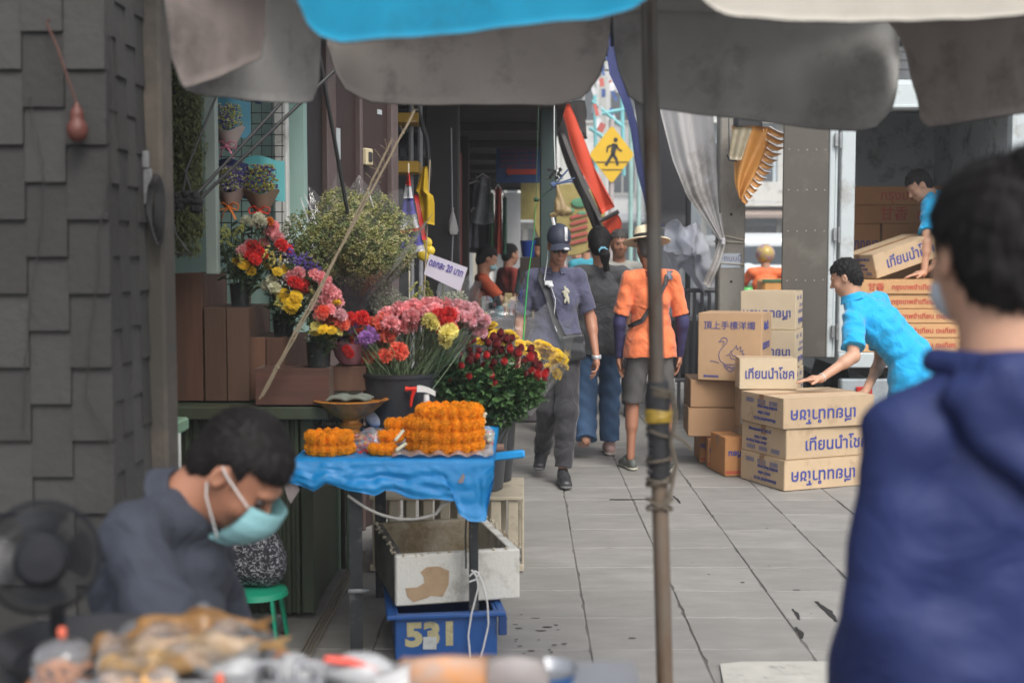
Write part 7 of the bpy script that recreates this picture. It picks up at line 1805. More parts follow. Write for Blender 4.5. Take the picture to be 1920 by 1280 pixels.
mb=MB();mb.tube(resamp([P(.078,.0,-.03),P(.085,.03,-.10),che+V3((.085,.13,.10)),che+V3((.035,.145,.06)),che+V3((.005,.15,-.02)),J['wai']+V3((.02,.15,.04)),J['wai']+V3((-.005,.155,-.02))],40),.0028,6)
mb.box(che+V3((.055,.14,.085)),(.055,.015,.028),bev=.004);mb.ball(che+V3((.04,.145,.07)),(.022,.012,.014),10,6);obj('white_earphone_cord',mb,mat('earphone_white',(.65,.66,.68),.4,var=0),p1,True)
mb=MB();s=Sdf(che+V3((-.14,.08,-.1)),che+V3((0,.2,.12)),.003)
for(x,z,rx,rz)in((-.072,.04,.016,.014),(-.068,.015,.018,.022),(-.078,-.012,.016,.018),(-.086,.03,.012,.008),(-.05,.03,.012,.007),(-.062,-.03,.007,.014),(-.088,-.032,.007,.014),(-.06,.058,.009,.009)):s.ell(che+V3((x,.132,z)),(rx,.006,rz),None,.005)
s.obj('pale_chest_emblem',mat('cream_embroidery',(.48,.46,.36),.8,var=.2,scale=60),sh)
mb=MB();e=J['shR'].lerp(J['elR'],.42)+V3((.045,.045,0))
mb.tube(resamp([e+V3((0,0,.045)),e+V3((.012,0,.03)),e+V3((0,0,.01)),e+V3((.012,0,-.01)),e+V3((0,0,-.035)),e+V3((-.01,0,-.04)),e+V3((-.004,0,.045))],20),.004,6);obj('sleeve_mark',mb,mat('sleeve_blue',(.04,.06,.20),.7),sh,True)
mb=MB();w_=J['wrL'];mb.lathe(w_+V3((0,.01,.0)),[(.028,-.012),(.032,-.008),(.032,.008),(.028,.012)],18,Matrix.Rotation(-.2,3,'X'));mb.box(w_+V3((-.03,.01,-.002)),(.012,.03,.03),bev=.004);obj('wristwatch',mb,mat('silver_watch',(.6,.62,.64),.3,metal=.5,var=0),p1,True)
s=Sdf(J['pel']+V3((-.28,.0,-.2)),J['pel']+V3((.02,.26,.16)),.005);s.bx(J['pel']+V3((-.12,.125,-.01)),(.085,.035,.085),np.array(Matrix.Rotation(.12,3,'Y')),.01,rd=.025);s.disp(folds(.004,((.2,0,1),60,0,(1,0,0),20,1)))
s.obj('shoulder_bag',mat('black_leather',(.035,.036,.04),.35,bump=.3,bscale=90),p1)
f0=G(1128,858);p2=person('woman with black ponytail walking away in black top and blue jeans',(f0.x-.01,8.95,0),R(4))
J=stand(1.63,head=(-.005,.01,.93),hiL=(-.048,0,.52),hiR=(.048,0,.52),knL=(-.062,-.02,.29),anL=(-.075,-.13,.085),knR=(.05,.05,.285),anR=(.05,.03,.05),elL=(-.125,.01,.63),wrL=(-.125,.08,.49),elR=(.125,.02,.63),wrR=(.12,.09,.49),shL=(-.098,-.01,.80),shR=(.098,-.01,.80))
Rh=rotm(0,.05);s=body_sdf(J,Rh,1.6,.006,.95,hands={'L':((0,.3,-1),(1,0,0),.3),'R':((0,.3,-1),(-1,0,0),.3)},neckr=.046);s.obj('body',M_skin,p2)
def pony(s,P,A,k):s.ell(P(0,-.095,-.02),(.045,.035,.045),A,.03);s.ell(P(0,-.06,-.16),(.09,.08,.07),A,.02,'sub')
hair(p2,J['head'],Rh,1.0,None,'short',extra=pony,bump=.0008)
hd=J['head'];s=Sdf(hd+V3((-.1,-.28,-.26)),hd+V3((.12,-.04,.08)),.005);s.cap(hd+V3((.01,-.125,-.04)),hd+V3((.018,-.175,-.075)),.017,.034,.01);s.cap(hd+V3((.018,-.175,-.075)),hd+V3((.034,-.150,-.175)),.034,.022,.02);s.disp(folds(.003,((1,.5,0),160,0,(0,0,1),25,1)));s.obj('ponytail',M_hair,p2)
mb=MB();mb.lathe(hd+V3((.012,-.142,-.050)),[(.016,-.014),(.031,-.010),(.034,.0),(.031,.010),(.016,.014)],16,Matrix.Rotation(1.1,3,'X'),jit=lambda a,j:.12*math.sin(a*7));obj('hair_band',mb,mat('blue_hair_band',(.12,.35,.48),.5),p2,True)
shirt(p2,J,1.6,mat('black_top',(.045,.046,.05),.85,bump=.8,bscale=7,bdist=.03,wr=1.6,sheen=.2),.95,(J['pel']-V3((0,0,.13)),(0,0,-1)),ph=3,loose=.018,sl_r=.07,neck=.060)
M_jean=mat('blue_denim',(.045,.10,.20),.8,var=.25,scale=8,bump=.3,bscale=300,stretch=(1,1,.5));trousers(p2,J,1.6,M_jean,1.96,.026,ph=1,r_end=.072,fold=.005)
M_pk=mat('pink_shoe',(.52,.34,.31),.5);shoe(p2,J['anL'],(0,1,0),M_pk,M_pk,.24,tilt=.9);shoe(p2,J['anR'],(.05,1,0),M_pk,mat('pale_sole',(.5,.46,.42),.7),.24)
f0=G(1215,884);p3=person('man in straw hat and orange T-shirt with navy arm sleeves, seen from behind',(f0.x+.015,8.35,0),R(2))
p3.scale=(.81,.92,1);J=stand(1.60,head=(-.02,.02,.93),knL=(-.085,.03,.285),anL=(-.095,.02,.05),knR=(.075,-.01,.285),anR=(.085,-.05,.05),hiL=(-.055,0,.52),hiR=(.055,0,.52),elL=(-.160,-.01,.62),wrL=(-.155,.035,.475),elR=(.165,-.01,.62),wrR=(.160,.04,.48),shL=(-.115,-.01,.80),shR=(.115,-.01,.80))
Rh=rotm(.1,.1);s=body_sdf(J,Rh,1.62,.006,.98,hands={'L':((.12,.12,-1),(.9,-.5,0),.4),'R':((-.1,.1,-1),(-1,0,0),.4)});s.obj('body',M_skin2,p3)
hair(p3,J['head'],Rh,.94,mat('greying_hair',(.1,.1,.1)),bump=.001,strands=0)
M_or2=mat('orange_cotton',(.86,.21,.075),.85,var=.06,scale=10,bump=.8,bscale=7,bdist=.03,wr=1.6,sheen=.3,transl=.1);sh3=shirt(p3,J,1.62,M_or2,.82,(J['pel']-V3((0,0,.085)),(0,0,-1)),ph=5,loose=.010,sl_r=.070,neck=.062)
mb=MB();c=J['nck']+V3((0,-.004,-.005));mb.lathe(c,[(.066,.0),(.067,.028),(.072,.026),(.078,-.006)],28,Matrix.Rotation(.18,3,'X'));obj('red_collar',mb,mat('dark_red_collar',(.30,.02,.02),.8),sh3,True)
for S_ in 'LR':
 a,b,c=J['sh'+S_].lerp(J['el'+S_],.72),J['el'+S_],J['wr'+S_];s=Sdf(V3([min(a[i],b[i],c[i])-.08 for i in range(3)]),V3([max(a[i],b[i],c[i])+.08 for i in range(3)]),.005);s.cap(a,b,.053,.050,.01);s.cap(b,c,.051,.034,.02);flat(s,c,c-b,.06);s.disp(folds(.0012,((0,0,1),90,0,(1,0,0),30,1)));s.obj('arm_sleeve',mat('navy_arm_sleeve',(.035,.032,.10),.75),p3)
trousers(p3,J,1.62,mat('grey_shorts',(.085,.082,.080),.85,var=.1),.98,.030,ph=4,r_end=.088)
M_cl=mat('grey_clog',(.11,.12,.11),.6);shoe(p3,J['anL'],(-.25,1,0),M_cl,mat('cream_sole',(.42,.40,.33),.7),.27,'clog');shoe(p3,J['anR'],(.25,1,0),M_cl,MATS['cream_sole'],.27,'clog')
hd=J['head'];c=hd+Rh@V3((0,-.012,.045));Rt=Rh@Matrix.Rotation(-.10,3,'X');M_straw=mat('straw',(.88,.78,.56),.75,var=.12,scale=30,bump=.6,weave=60,bdist=.002)
ht=MB();ht.lathe(c,[(0,.098),(.045,.100),(.075,.092),(.086,.075),(.090,.03),(.094,.002),(.12,-.002),(.160,-.012),(.168,-.010),(.167,-.004),(.12,.006),(.098,.008)],48,Rt,sx=1.16,sy=1.08,jit=lambda a,j:.015*math.sin(2*a+1)*(j>5));ho=obj('straw_hat',ht,M_straw,p3,True)
mb=MB();mb.lathe(c,[(.0945,.004),(.0955,.006),(.092,.036),(.0905,.036)],48,Rt,sx=1.16,sy=1.08);obj('hat_band',mb,mat('black_band',(.02,.02,.022),.6),ho,True)
strap(p3,[J['shR']+V3((-.06,-.03,.058)),J['shR']+V3((-.075,-.10,-.02)),J['che']+V3((.01,-.150,-.02)),J['wai']+V3((-.09,-.155,.05)),J['wai']+V3((-.16,-.11,.02)),J['wai']+V3((-.175,.0,.0))],.034,mat('dark_webbing',(.035,.036,.04)),nrm_hint=(0,-1,0))
strap(p3,[J['shR']+V3((-.035,.02,.07)),J['shR']+V3((-.035,-.04,.052)),J['shR']+V3((-.045,-.075,.0))],.05,mat('strap_print',(.12,.13,.17),.6,var=.6,scale=60),'strap_pad',nrm_hint=(0,-1,.3))
p4=person('older grey haired man in pale shirt behind the straw hat man, facing us',(W(1161,475,11.2).x,11.2,0),PI)
J=stand(1.66);Rh=rotm(.15,.12);s=body_sdf(J,Rh,1.66,.008,1.0);s.obj('body',M_skin2,p4);eyes(p4,J['head'],Rh);hair(p4,J['head'],Rh,.98,mat('grey_hair',(.06,.055,.05),.7),h=.006,bump=.003)
shirt(p4,J,1.66,mat('pale_shirt',(.42,.42,.38),.85),.8,(J['pel']-V3((0,0,.06)),(0,0,-1)),h=.009);trousers(p4,J,1.66,mat('dark_trousers',(.04,.04,.045),.8),1.93,.02,h=.009)
for S_ in 'LR':shoe(p4,J['an'+S_],(0,1,0),MATS['black_shoe'])
def simple(label,px,D,H,yaw,shirtm,trm,skin=M_skin,hk=1.0,seat=0.0,arms=None,base=0.0,hm=None,**kw):
 t=person(label,(W(px,475,D).x,D,base),yaw);o=dict(kw)
 J=stand(H,**o);Rh=rotm(kw.get('hy',0)if False else arms.get('yaw',0)if arms else 0,arms.get('pitch',.1)if arms else .1)
 s=body_sdf(J,Rh,H,.009,hk,hands={'L':((0,.3,-1),(1,0,0),.4),'R':((0,.3,-1),(-1,0,0),.4)}if not(arms and 'hd' in arms)else arms['hd']);s.obj('body',skin,t);hair(t,J['head'],Rh,hk,hm,h=.007,bump=.002)
 shirt(t,J,H,shirtm,.8,(J['pel']-V3((0,0,.05)),(0,0,-1)),h=.010);trousers(t,J,H,trm,1.92,.02,h=.010)
 for S_ in 'LR':shoe(t,J['an'+S_],(0,1,0),MATS['black_shoe'])
 return t,J,Rh
SIT=dict(pel=(0,0,.30),wai=(0,.0,.37),che=(0,.02,.48),nck=(0,.03,.585),head=(0,.055,.69),shL=(-.108,.02,.565),shR=(.108,.02,.565),hiL=(-.055,.02,.29),hiR=(.055,.02,.29),knL=(-.07,.25,.28),knR=(.07,.25,.28),anL=(-.07,.24,.045),anR=(.07,.24,.045))
M_dt=MATS['dark_trousers']
t,J,Rh=simple('seated vendor in a red orange shirt and face mask reaching over the goods',897,12.2,1.62,R(-84),mat('red_orange_shirt',(.50,.085,.03),.85),M_dt,M_skin,1.0,arms=dict(yaw=.1,pitch=.35,hd={'L':((.2,1,-.1),(0,0,-1),.3),'R':((0,1,-.1),(0,0,-1),.3)}),base=.28,**dict(SIT,elL=(-.15,.13,.44),elR=(.15,.13,.44),wrL=(-.10,.30,.42),wrR=(.10,.30,.42)))
s=Sdf(J['head']-V3((.15,)*3),J['head']+V3((.15,.2,.15)),.006);P=lambda x,y,z:J['head']+Rh@V3((x,y,z));s.ell(P(0,.045,-.058),(.060,.072,.050),np.array(Rh));s.bx(P(0,-.02,-.05),(.2,.06,.2),np.array(Rh),.003,'sub');s.obj('face_mask',mat('mask_blue',(.32,.58,.62),.8),t)
st_=thing('vendor_stool','low grey stool under the red orange shirted vendor','stool',(W(897,475,12.2).x,12.2,0));mb=MB();mb.box((W(897,475,12.2).x,12.2,.60),(.34,.34,.05),bev=.01);obj('seat',mb,MATS['grey_shutter'],st_)
for sx in(-1,1):
 for sy in(-1,1):mb=MB();mb.bar((W(897,475,12.2).x+sx*.14,12.2+sy*.14,.58),(W(897,475,12.2).x+sx*.15,12.2+sy*.15,0),.04);obj('leg',mb,MATS['grey_shutter'],st_)
simple('person with dark hair and red shirt in the arcade behind the vendor',955,14.5,1.55,R(-60),mat('dark_red_shirt',(.30,.04,.03),.85),M_dt,M_skin)
simple('dark haired person half hidden behind the navy cap man',1010,13.0,1.60,R(200),mat('dark_teal_shirt',(.06,.10,.11),.85),M_dt,M_skin)
simple('person in a pink top far behind, between the cap man and the ponytail woman',1082,17,1.55,R(170),mat('pinkish_top',(.5,.25,.28),.85),M_dt,M_skin)
simple('person in turquoise far behind beside the older man',1098,16.0,1.66,R(10),mat('turquoise_top',(.05,.32,.42),.85),M_dt,M_skin)
rx=W(1437,475,16).x
t,J,Rh=simple('motorbike rider in orange jacket and painted helmet, seen from behind',1437,16,1.66,R(0),mat('orange_jacket',(.72,.15,.04),.7),M_dt,arms=dict(pitch=.1,hd={'L':((0,1,0),(0,0,-1),.8),'R':((0,1,0),(0,0,-1),.8)}),base=.27,**dict(SIT,elL=(-.17,.12,.46),elR=(.17,.12,.46),wrL=(-.17,.30,.45),wrR=(.17,.30,.45)))
mb=MB();mb.ball(J['head']+V3((0,-.005,.025)),(.125,.14,.13),20,14);hm=mat('painted_helmet',(.45,.34,.03),.25,dirt=(.25,.12,.35),dscale=9,damount=.8,bump=0);obj('helmet',mb,hm,t,True)
mk=thing('motorbike','motorbike with an orange delivery box under the rider','motorbike',(rx,16,-.13));M_blk=mat('gloss_black',(.02,.02,.022),.3)
for yy in(15.30,16.60):mb=MB();mb.lathe((rx,yy,.16),[(.20,-.04),(.27,-.035),(.29,0),(.27,.035),(.20,.04)],24,Matrix.Rotation(PI/2,3,'Y'));w_=obj('wheel',mb,MATS['tyre'],mk,True);mb=MB();mb.lathe((rx,yy,.16),[(0,-.02),(.20,-.02),(.20,.02),(0,.02)],16,Matrix.Rotation(PI/2,3,'Y'));obj('rim',mb,M_gal,w_)
s=Sdf((rx-.3,15.00,0),(rx+.3,16.90,1.1),.02);s.cap((rx,15.50,.55),(rx,16.10,.55),.12,.12,.05);s.cap((rx,16.10,.4),(rx,16.55,.85),.09,.08,.05);s.cap((rx,16.30,.30),(rx,15.60,.32),.12,.10,.05);s.cap((rx,16.55,.85),(rx,16.62,.2),.035,.035,.02);s.obj('bike_body',M_blk,mk)
mb=MB();mb.tube([(rx-.36,16.42,.96),(rx-.15,16.50,.92),(rx+.15,16.50,.92),(rx+.36,16.42,.96)],.018,8);obj('handlebar',mb,M_blk,mk,True)
mb=MB();mb.box((rx+.02,15.32,.92),(.46,.42,.44),bev=.03);bxo=obj('delivery_box',mb,mat('orange_delivery_box',(.62,.30,.09),.6),mk)
mb=MB();mb.box((rx+.02,15.11,1.12),(.47,.02,.04),bev=.005);obj('box_band',mb,mat('dark_green_band',(.05,.12,.05),.5),bxo)
mb=MB();mb.box((rx,15.05,.55),(.14,.03,.07),bev=.01);obj('tail_light',mb,MATS['tail_light_red'],mk)
gb=thing('green_scooter','bright green scooter front just left of the motorbike rider','scooter',(W(1399,475,17.5).x,17.5,-.13));gx=W(1399,475,17.5).x
s=Sdf((gx-.3,17,-.1),(gx+.3,18.4,1.3),.02);s.ell((gx,17.4,.85),(.14,.12,.2),k=.05);s.cap((gx,17.4,.8),(gx,17.8,.35),.10,.12,.08);s.cap((gx,17.8,.35),(gx,18.2,.6),.12,.14,.08);s.obj('scooter_body',mat('lime_green_paint',(.08,.55,.10),.3),gb)
for yy in(17.25,18.15):mb=MB();mb.lathe((gx,yy,.12),[(0,-.03),(.20,-.04),(.25,0),(.20,.04),(0,.03)],20,Matrix.Rotation(PI/2,3,'Y'));obj('wheel',mb,MATS['tyre'],gb,True)
mb=MB();mb.ball((gx,17.35,1.15),(.17,.12,.17),14,10);obj('windscreen',mb,mat('pale_screen',(.55,.6,.62),.2),gb,True)
mb=MB();mb.tube([(gx-.3,17.45,1.05),(gx+.3,17.45,1.05)],.018,8);obj('handlebar',mb,M_blk,gb,True)
M_cy=mat('cyan_polo',(.0,.38,.74),.8,var=.06,scale=14,bump=.8,bscale=7,bdist=.03,wr=1.6,sheen=.3,transl=.05)
hipx=2.54;wy=8.42
p5=person('worker in cyan polo bending over the front cartons with a hand on top',(0,0,0),0)
WMAT[p5.name]=Matrix.Identity(4)
def PW(px,py,D):return W(px,py,D)
J=dict(pel=PW(1722,702,8.35),wai=PW(1705,668,8.34),che=PW(1648,606,8.36),nck=PW(1596,556,8.34),head=PW(1584,520,8.36),shL=PW(1600,602,8.22),shR=PW(1650,565,8.58),elL=PW(1600,668,8.05),wrL=PW(1538,710,7.95),elR=PW(1650,680,8.62),wrR=PW(1622,735,8.30),hiL=PW(1712,712,8.25),hiR=PW(1738,708,8.45),knL=PW(1690,800,8.2),knR=PW(1732,800,8.55),anL=PW(1700,905,8.3),anR=PW(1745,905,8.5))
for S_ in 'LR':J['an'+S_].z=-.05;J['kn'+S_].z=.38
fwd=V3((-.86,.36,-.36)).normalized();upv=V3((-.30,.10,.95));rt=fwd.cross(upv).normalized();upv=rt.cross(fwd).normalized();Rh=Matrix((rt,fwd,upv)).transposed()
s=body_sdf(J,Rh,1.68,.0055,.98,hands={'L':((-1,-.12,-.05),(0,-.05,-1),.12),'R':((-.8,.1,-.5),(0,0,-1),.4)},slim=.8);s.obj('body',M_skin3,p5);hair(p5,J['head'],Rh,.99,None,bump=.004)
sh5=shirt(p5,J,1.68,M_cy,.78,(J['pel']+(J['pel']-J['wai'])*.2,(J['pel']-J['wai'])),ph=2,infl=.024,sl_r=.080,loose=.016,fold=.005,neck=.058)
nd=(J['head']-J['nck']).normalized();Rn=V3((0,0,1)).rotation_difference(nd).to_matrix();mb=MB();mb.lathe(J['nck']-nd*.02,[(.064,-.01),(.060,.035),(.066,.036),(.082,-.012)],26,Rn);obj('collar',mb,M_cy,sh5,True)
trousers(p5,J,1.68,M_dt,1.95,.02,ph=1)
for S_ in 'LR':shoe(p5,J['an'+S_],(-1,.2,0),MATS['black_shoe'])
mb=MB();w_=J['wrL'];dwr=(J['wrL']-J['elL']).normalized();mb.lathe(w_-dwr*.02,[(.027,-.005),(.031,0),(.027,.005)],18,V3((0,0,1)).rotation_difference(dwr).to_matrix());obj('bracelet',mb,mat('white_bracelet',(.65,.63,.6),.5),p5,True)
p6=person('worker in cyan polo inside the truck bending over the tilted box',(0,0,0),0);WMAT[p6.name]=Matrix.Identity(4);DT=10.12
J=dict(pel=PW(1800,500,DT+.25),wai=PW(1800,455,DT+.2),che=PW(1775,400,DT+.1),nck=PW(1742,362,DT),head=PW(1722,348,DT-.02),shL=PW(1742,385,DT-.12),shR=PW(1775,372,DT+.2),elL=PW(1737,455,DT-.30),wrL=PW(1732,512,DT-.32),elR=PW(1760,450,DT+.1),wrR=PW(1750,500,DT-.1),hiL=PW(1795,508,DT+.2),hiR=PW(1812,508,DT+.35),knL=PW(1790,560,DT+.15),knR=PW(1812,560,DT+.35),anL=PW(1800,650,DT+.2),anR=PW(1822,650,DT+.4))
for S_ in 'LR':J['an'+S_].z=.78;J['kn'+S_].z=1.12
fwd=V3((-.80,-.10,-.60)).normalized();upv=V3((-.5,0,.85));rt=fwd.cross(upv).normalized();upv=rt.cross(fwd).normalized();Rh=Matrix((rt,fwd,upv)).transposed()
s=body_sdf(J,Rh,1.66,.006,.98,hands={'L':((-1,.0,-.15),(0,0,-1),.15),'R':((-.8,.1,-.5),(0,0,-1),.4)},slim=.8);s.obj('body',M_skin3,p6);hair(p6,J['head'],Rh,.99,None,bump=.003)
shirt(p6,J,1.66,M_cy,.72,None,ph=7,sl_r=.066,fold=.005,neck=.055);trousers(p6,J,1.66,M_dt,1.95,.02,h=.009)
for S_ in 'LR':shoe(p6,J['an'+S_],(-1,0,0),MATS['black_shoe'])
p7=person('person in navy hooded jacket with tied dark hair, close at the right, back turned',(W(1872,475,1.80).x,1.80,0),R(9))
J=stand(1.61,head=(0,.012,.902),nck=(.0,-.012,.800),shL=(-.088,-.01,.742),shR=(.088,-.01,.742),che=(0,0,.68),elL=(-.108,-.02,.585),wrL=(-.112,.04,.45),elR=(.108,-.02,.585),wrR=(.112,.04,.45))
Rh=rotm(.0,.05);s=body_sdf(J,Rh,1.66,.006,1.0,feat=True,hands={'L':((0,.2,-1),(1,0,0),.3),'R':((0,.2,-1),(-1,0,0),.3)},neckr=.056);s.obj('body',M_skin3,p7)
def bun(s,P,A,k):s.ell(P(.03,-.075,.105),(.052,.048,.040),A,.015);s.ell(P(0,-.06,-.16),(.10,.08,.075),A,.02,'sub')
hair(p7,J['head'],Rh,1.04,mat('soft_black_hair',(.008,.006,.006),.6,spec=.25,var=.4,scale=30,bump=.7,bscale=50,stretch=(4,4,.6),bdist=.006),h=.0035,bump=.0018,extra=bun,strands=14000,sl=.026)
M_nv=mat('navy_jacket',(.007,.018,.095),.7,var=.1,scale=5,bump=.45,bscale=6,bdist=.03,wr=1.6)
jk=shirt(p7,J,1.66,M_nv,.8,(J['pel']-V3((0,0,.20)),(0,0,-1)),infl=.014,ph=1,loose=.02,sl_r=.064,fold=.003,long_=True,neck=.060,name='jacket',h=.007)
s=Sdf(J['nck']+V3((-.25,-.28,-.28)),J['nck']+V3((.25,.16,.12)),.006);n_=J['nck']
s.cap(n_+V3((-.085,.03,.012)),n_+V3((-.05,-.085,.005)),.022,.026,.02);s.cap(n_+V3((.085,.03,.012)),n_+V3((.05,-.085,.005)),.022,.026,.02);s.cap(n_+V3((-.05,-.080,.0)),n_+V3((.05,-.080,.0)),.026,.026,.02)
s.cap(n_+V3((-.095,-.06,-.035)),n_+V3((0,-.105,-.125)),.022,.026,.04);s.cap(n_+V3((.095,-.06,-.035)),n_+V3((0,-.105,-.125)),.022,.026,.04);s.ell(n_+V3((0,-.085,-.06)),(.10,.035,.07),k=.03)
s.disp(folds(.005,((.2,0,1),60,0,(1,0,0),18,1.6),((1,0,.6),45,1,(0,0,1),20,1)))
s.ell(n_+V3((0,.025,.05)),(.066,.064,.075),None,.006,'sub');s.obj('hood',M_nv,jk)
trousers(p7,J,1.66,M_dt,1.95,.02,h=.010)
for S_ in 'LR':shoe(p7,J['an'+S_],(0,1,0),MATS['black_shoe'])
s=Sdf(J['head']-V3((.13,.1,.16)),J['head']+V3((.13,.16,.1)),.005);P=lambda x,y,z:J['head']+Rh@V3((x,y,z));s.ell(P(0,.045,-.058),(.064,.066,.050),np.array(Rh));s.bx(P(0,-.03,-.05),(.2,.07,.2),np.array(Rh),.003,'sub');s.obj('face_mask',mat('pale_mask',(.5,.55,.6),.8),p7)
D8=2.6
p8=person('seated vendor in grey blue shirt and pale blue face mask looking down',(0,0,0),0);WMAT[p8.name]=Matrix.Identity(4)
hc_=W(452,882,D8)
fwd=V3((.66,-.16,-.74)).normalized();rt0=fwd.cross(V3((0,0,1))).normalized();upv=rt0.cross(fwd).normalized();Rh=Matrix((rt0,fwd,upv)).transposed()
J=dict(head=hc_,nck=W(350,946,D8+.02),che=W(305,1085,D8+.03),wai=W(290,1250,D8+.06),pel=W(285,1350,D8+.08),shL=W(362,1010,D8+.19),shR=W(246,1002,D8-.14),elR=W(335,1250,D8-.30),wrR=W(520,1262,D8-.42),elL=W(430,1215,D8+.30),wrL=W(575,1255,D8+.10),hiL=W(320,1400,D8+.16),hiR=W(300,1400,D8-.02),knL=W(620,1420,D8+.22),knR=W(620,1420,D8-.05),anL=V3((-.42,D8+.22,.07)),anR=V3((-.42,D8-.1,.07)))
s=body_sdf(J,Rh,1.66,.0055,1.02,hands={'R':((1,.1,-.2),(0,0,-1),.3),'L':((1,-.2,-.15),(0,0,-1),.3)},slim=.8,neckr=.060);s.obj('body',M_skin2,p8)
eyes(p8,hc_,Rh,1.02)
def full(s,P,A,k):s.ell(P(0,.036,.072),(.058,.040,.028),A,.02);s.ell(P(0,-.07,-.14),(.10,.07,.07),A,.02,'sub')
hair(p8,hc_,Rh,1.0,mat('short_black_hair',(.009,.007,.007),.65,spec=.25,var=.4,scale=50,bump=.8,bscale=90,bdist=.006),h=.004,bump=.0012,extra=full,strands=11000,sl=.022)
M_sh=mat('grey_blue_shirt',(.030,.036,.052),.85,var=.08,scale=8,bump=.6,bscale=6,bdist=.035,wr=1.8);mS=M_sh
sh8=shirt(p8,J,1.66,M_sh,.92,None,infl=.022,h=.006,ph=4,fold=.0065,sl_r=.072,loose=.012,neck=.060)
nd=(hc_-J['nck']).normalized();Rn=V3((0,0,1)).rotation_difference(nd).to_matrix();
nb=J['nck']-nd*.002;mb=MB();ys_=V3((.9,-.12,-.4));fa=math.atan2((Rn.inverted()@ys_).y,(Rn.inverted()@ys_).x)
def cf_(u,v):
 a=fa+.38+(2*PI-.76)*u;q=v/.45 if v<.45 else(v-.45)/.55;e=1-min(1,min(u,1-u)*6)
 if v<.45:rr,zz=.072+.004*q,-.022+.044*q
 else:rr,zz=.076+.026*q+.012*e*q,.022-.046*q-.034*e*q
 return nb+Rn@V3((math.cos(a)*rr,math.sin(a)*rr,zz))
mb.grid(cf_,40,10,.0025);obj('collar',mb,mS,sh8,True,None)
P=lambda x,y,z:hc_+Rh@V3((x,y,z))*1.02
def mk_(u,v):
 a=(u-.5)*2.2;z=-.004-.108*v;r=.066+.010*math.sin(v*PI);yb_=.036;fr=.030+.018*math.sin(v*PI*.9)
 return P(math.sin(a)*r,yb_+math.cos(a)*(r+fr*.9)*(1-.18*v)-.012*v,z+.018*math.cos(a)*(1-v)-.008*abs(math.sin(a))+.0025*math.sin(v*22))
mb=MB();mb.grid(mk_,34,24,.0018);mko=obj('face_mask',mb,mat('surgical_blue',(.33,.64,.68),.85,var=.04,bump=.3,bscale=150,transl=.2),p8,True,None)
mb=MB()
for sx in(-1,1):
 for(z0,z1)in((-.010,.018),(-.104,-.030)):mb.tube(resamp([P(sx*.060,.076,z0),P(sx*.074,.035,(z0*.6+z1*.4)),P(sx*.084,.004,z1*.7+z0*.3),P(sx*.088,-.014,z1)],8),.0018,6)
obj('ear_loops',mb,mat('white_elastic',(.6,.62,.62),.7),mko,True)
cs_=thing('vendor_chair','dark plastic chair under the masked vendor','chair',V3((-.70,D8+.05,0)));sx0=J['pel'].x
mb=MB();mb.box((sx0-.0,D8+.08,J['pel'].z-.12),(.42,.42,.04),bev=.015);obj('seat',mb,MATS['dark_cart'],cs_)
for sx in(-1,1):
 for sy in(-1,1):mb=MB();mb.bar((sx0+sx*.17,D8+.08+sy*.17,J['pel'].z-.13),(sx0+sx*.19,D8+.08+sy*.19,0),.035);obj('leg',mb,MATS['dark_cart'],cs_)
ZC=.80
fc=W(78,1045,1.92);fn_=thing('desk_fan','black round fan with wire guard beside the masked vendor','fan',fc-Vector((0,0,.22)))
M_fan=mat('fan_plastic',(.012,.013,.016),.5,spec=.25,var=.1,bump=0);Rf_=Matrix.Rotation(.35,3,'Z')@Matrix.Rotation(PI/2-.1,3,'X');r_f=.088
mb=MB()
for k in range(46):
 a=2*PI*k/46
 for zs in(1,-1):mb.tube([fc+Rf_@Vector((math.cos(a+.25*t)*r_f*rr,math.sin(a+.25*t)*r_f*rr,zs*zz))for t,(rr,zz)in enumerate(((.42,.034),(.70,.032),(.92,.022),(1.0,.004)))],.0009,4)
for rr,zz in((1.0,.0),(.98,.008),(.98,-.008),(.8,.030),(.6,.034)):
 mb.tube([fc+Rf_@Vector((math.cos(a)*r_f*rr,math.sin(a)*r_f*rr,zz))for a in[2*PI*q/40 for q in range(41)]],.0022 if rr>.95 else .001,5)
obj('guard',mb,M_fan,fn_,True)
mb=MB();mb.lathe(fc,[(0,.046),(r_f*.36,.044),(r_f*.47,.034),(r_f*.47,.028),(0,.028)],36,Rf_);obj('front_disc',mb,M_fan,fn_,True)
mb=MB();mb.ball(fc+Rf_@Vector((0,0,-.055)),(.04,.04,.04),16,12,Rf_);obj('motor',mb,M_fan,fn_,True)
for k in range(4):
 mb=MB();a0=k*PI/2
 mb.grid(lambda u,v:fc+Rf_@Vector((math.cos(a0+(u-.5)*1.1)*r_f*(.2+.68*v),math.sin(a0+(u-.5)*1.1)*r_f*(.2+.68*v),(u-.5)*.03)),8,5,.0015);obj('blade',mb,mat('fan_blade',(.022,.024,.028),.4),fn_,True)
mb=MB();mb.tube([fc+Rf_@Vector((0,0,-.06)),fc+Vector((0,.06,-.09)),Vector((fc.x,fc.y+.06,ZC+.02))],.012,10);mb.lathe((fc.x,fc.y+.03,ZC),[(0,0),(.07,0),(.07,.012),(.02,.025),(0,.028)],28);obj('stand',mb,M_fan,fn_,True)
cf2=thing('food_counter','steel topped food counter along the bottom left edge','counter',(-.35,1.65,0))
M_steel=mat('brushed_steel',(.42,.43,.45),.3,metal=.8,var=.1,bump=.1,dirt=(.2,.2,.2),damount=.3)
mb=MB();mb.box((-.40,1.66,ZC-.012),(1.16,.62,.022),bev=.004);obj('counter_top',mb,M_steel,cf2)
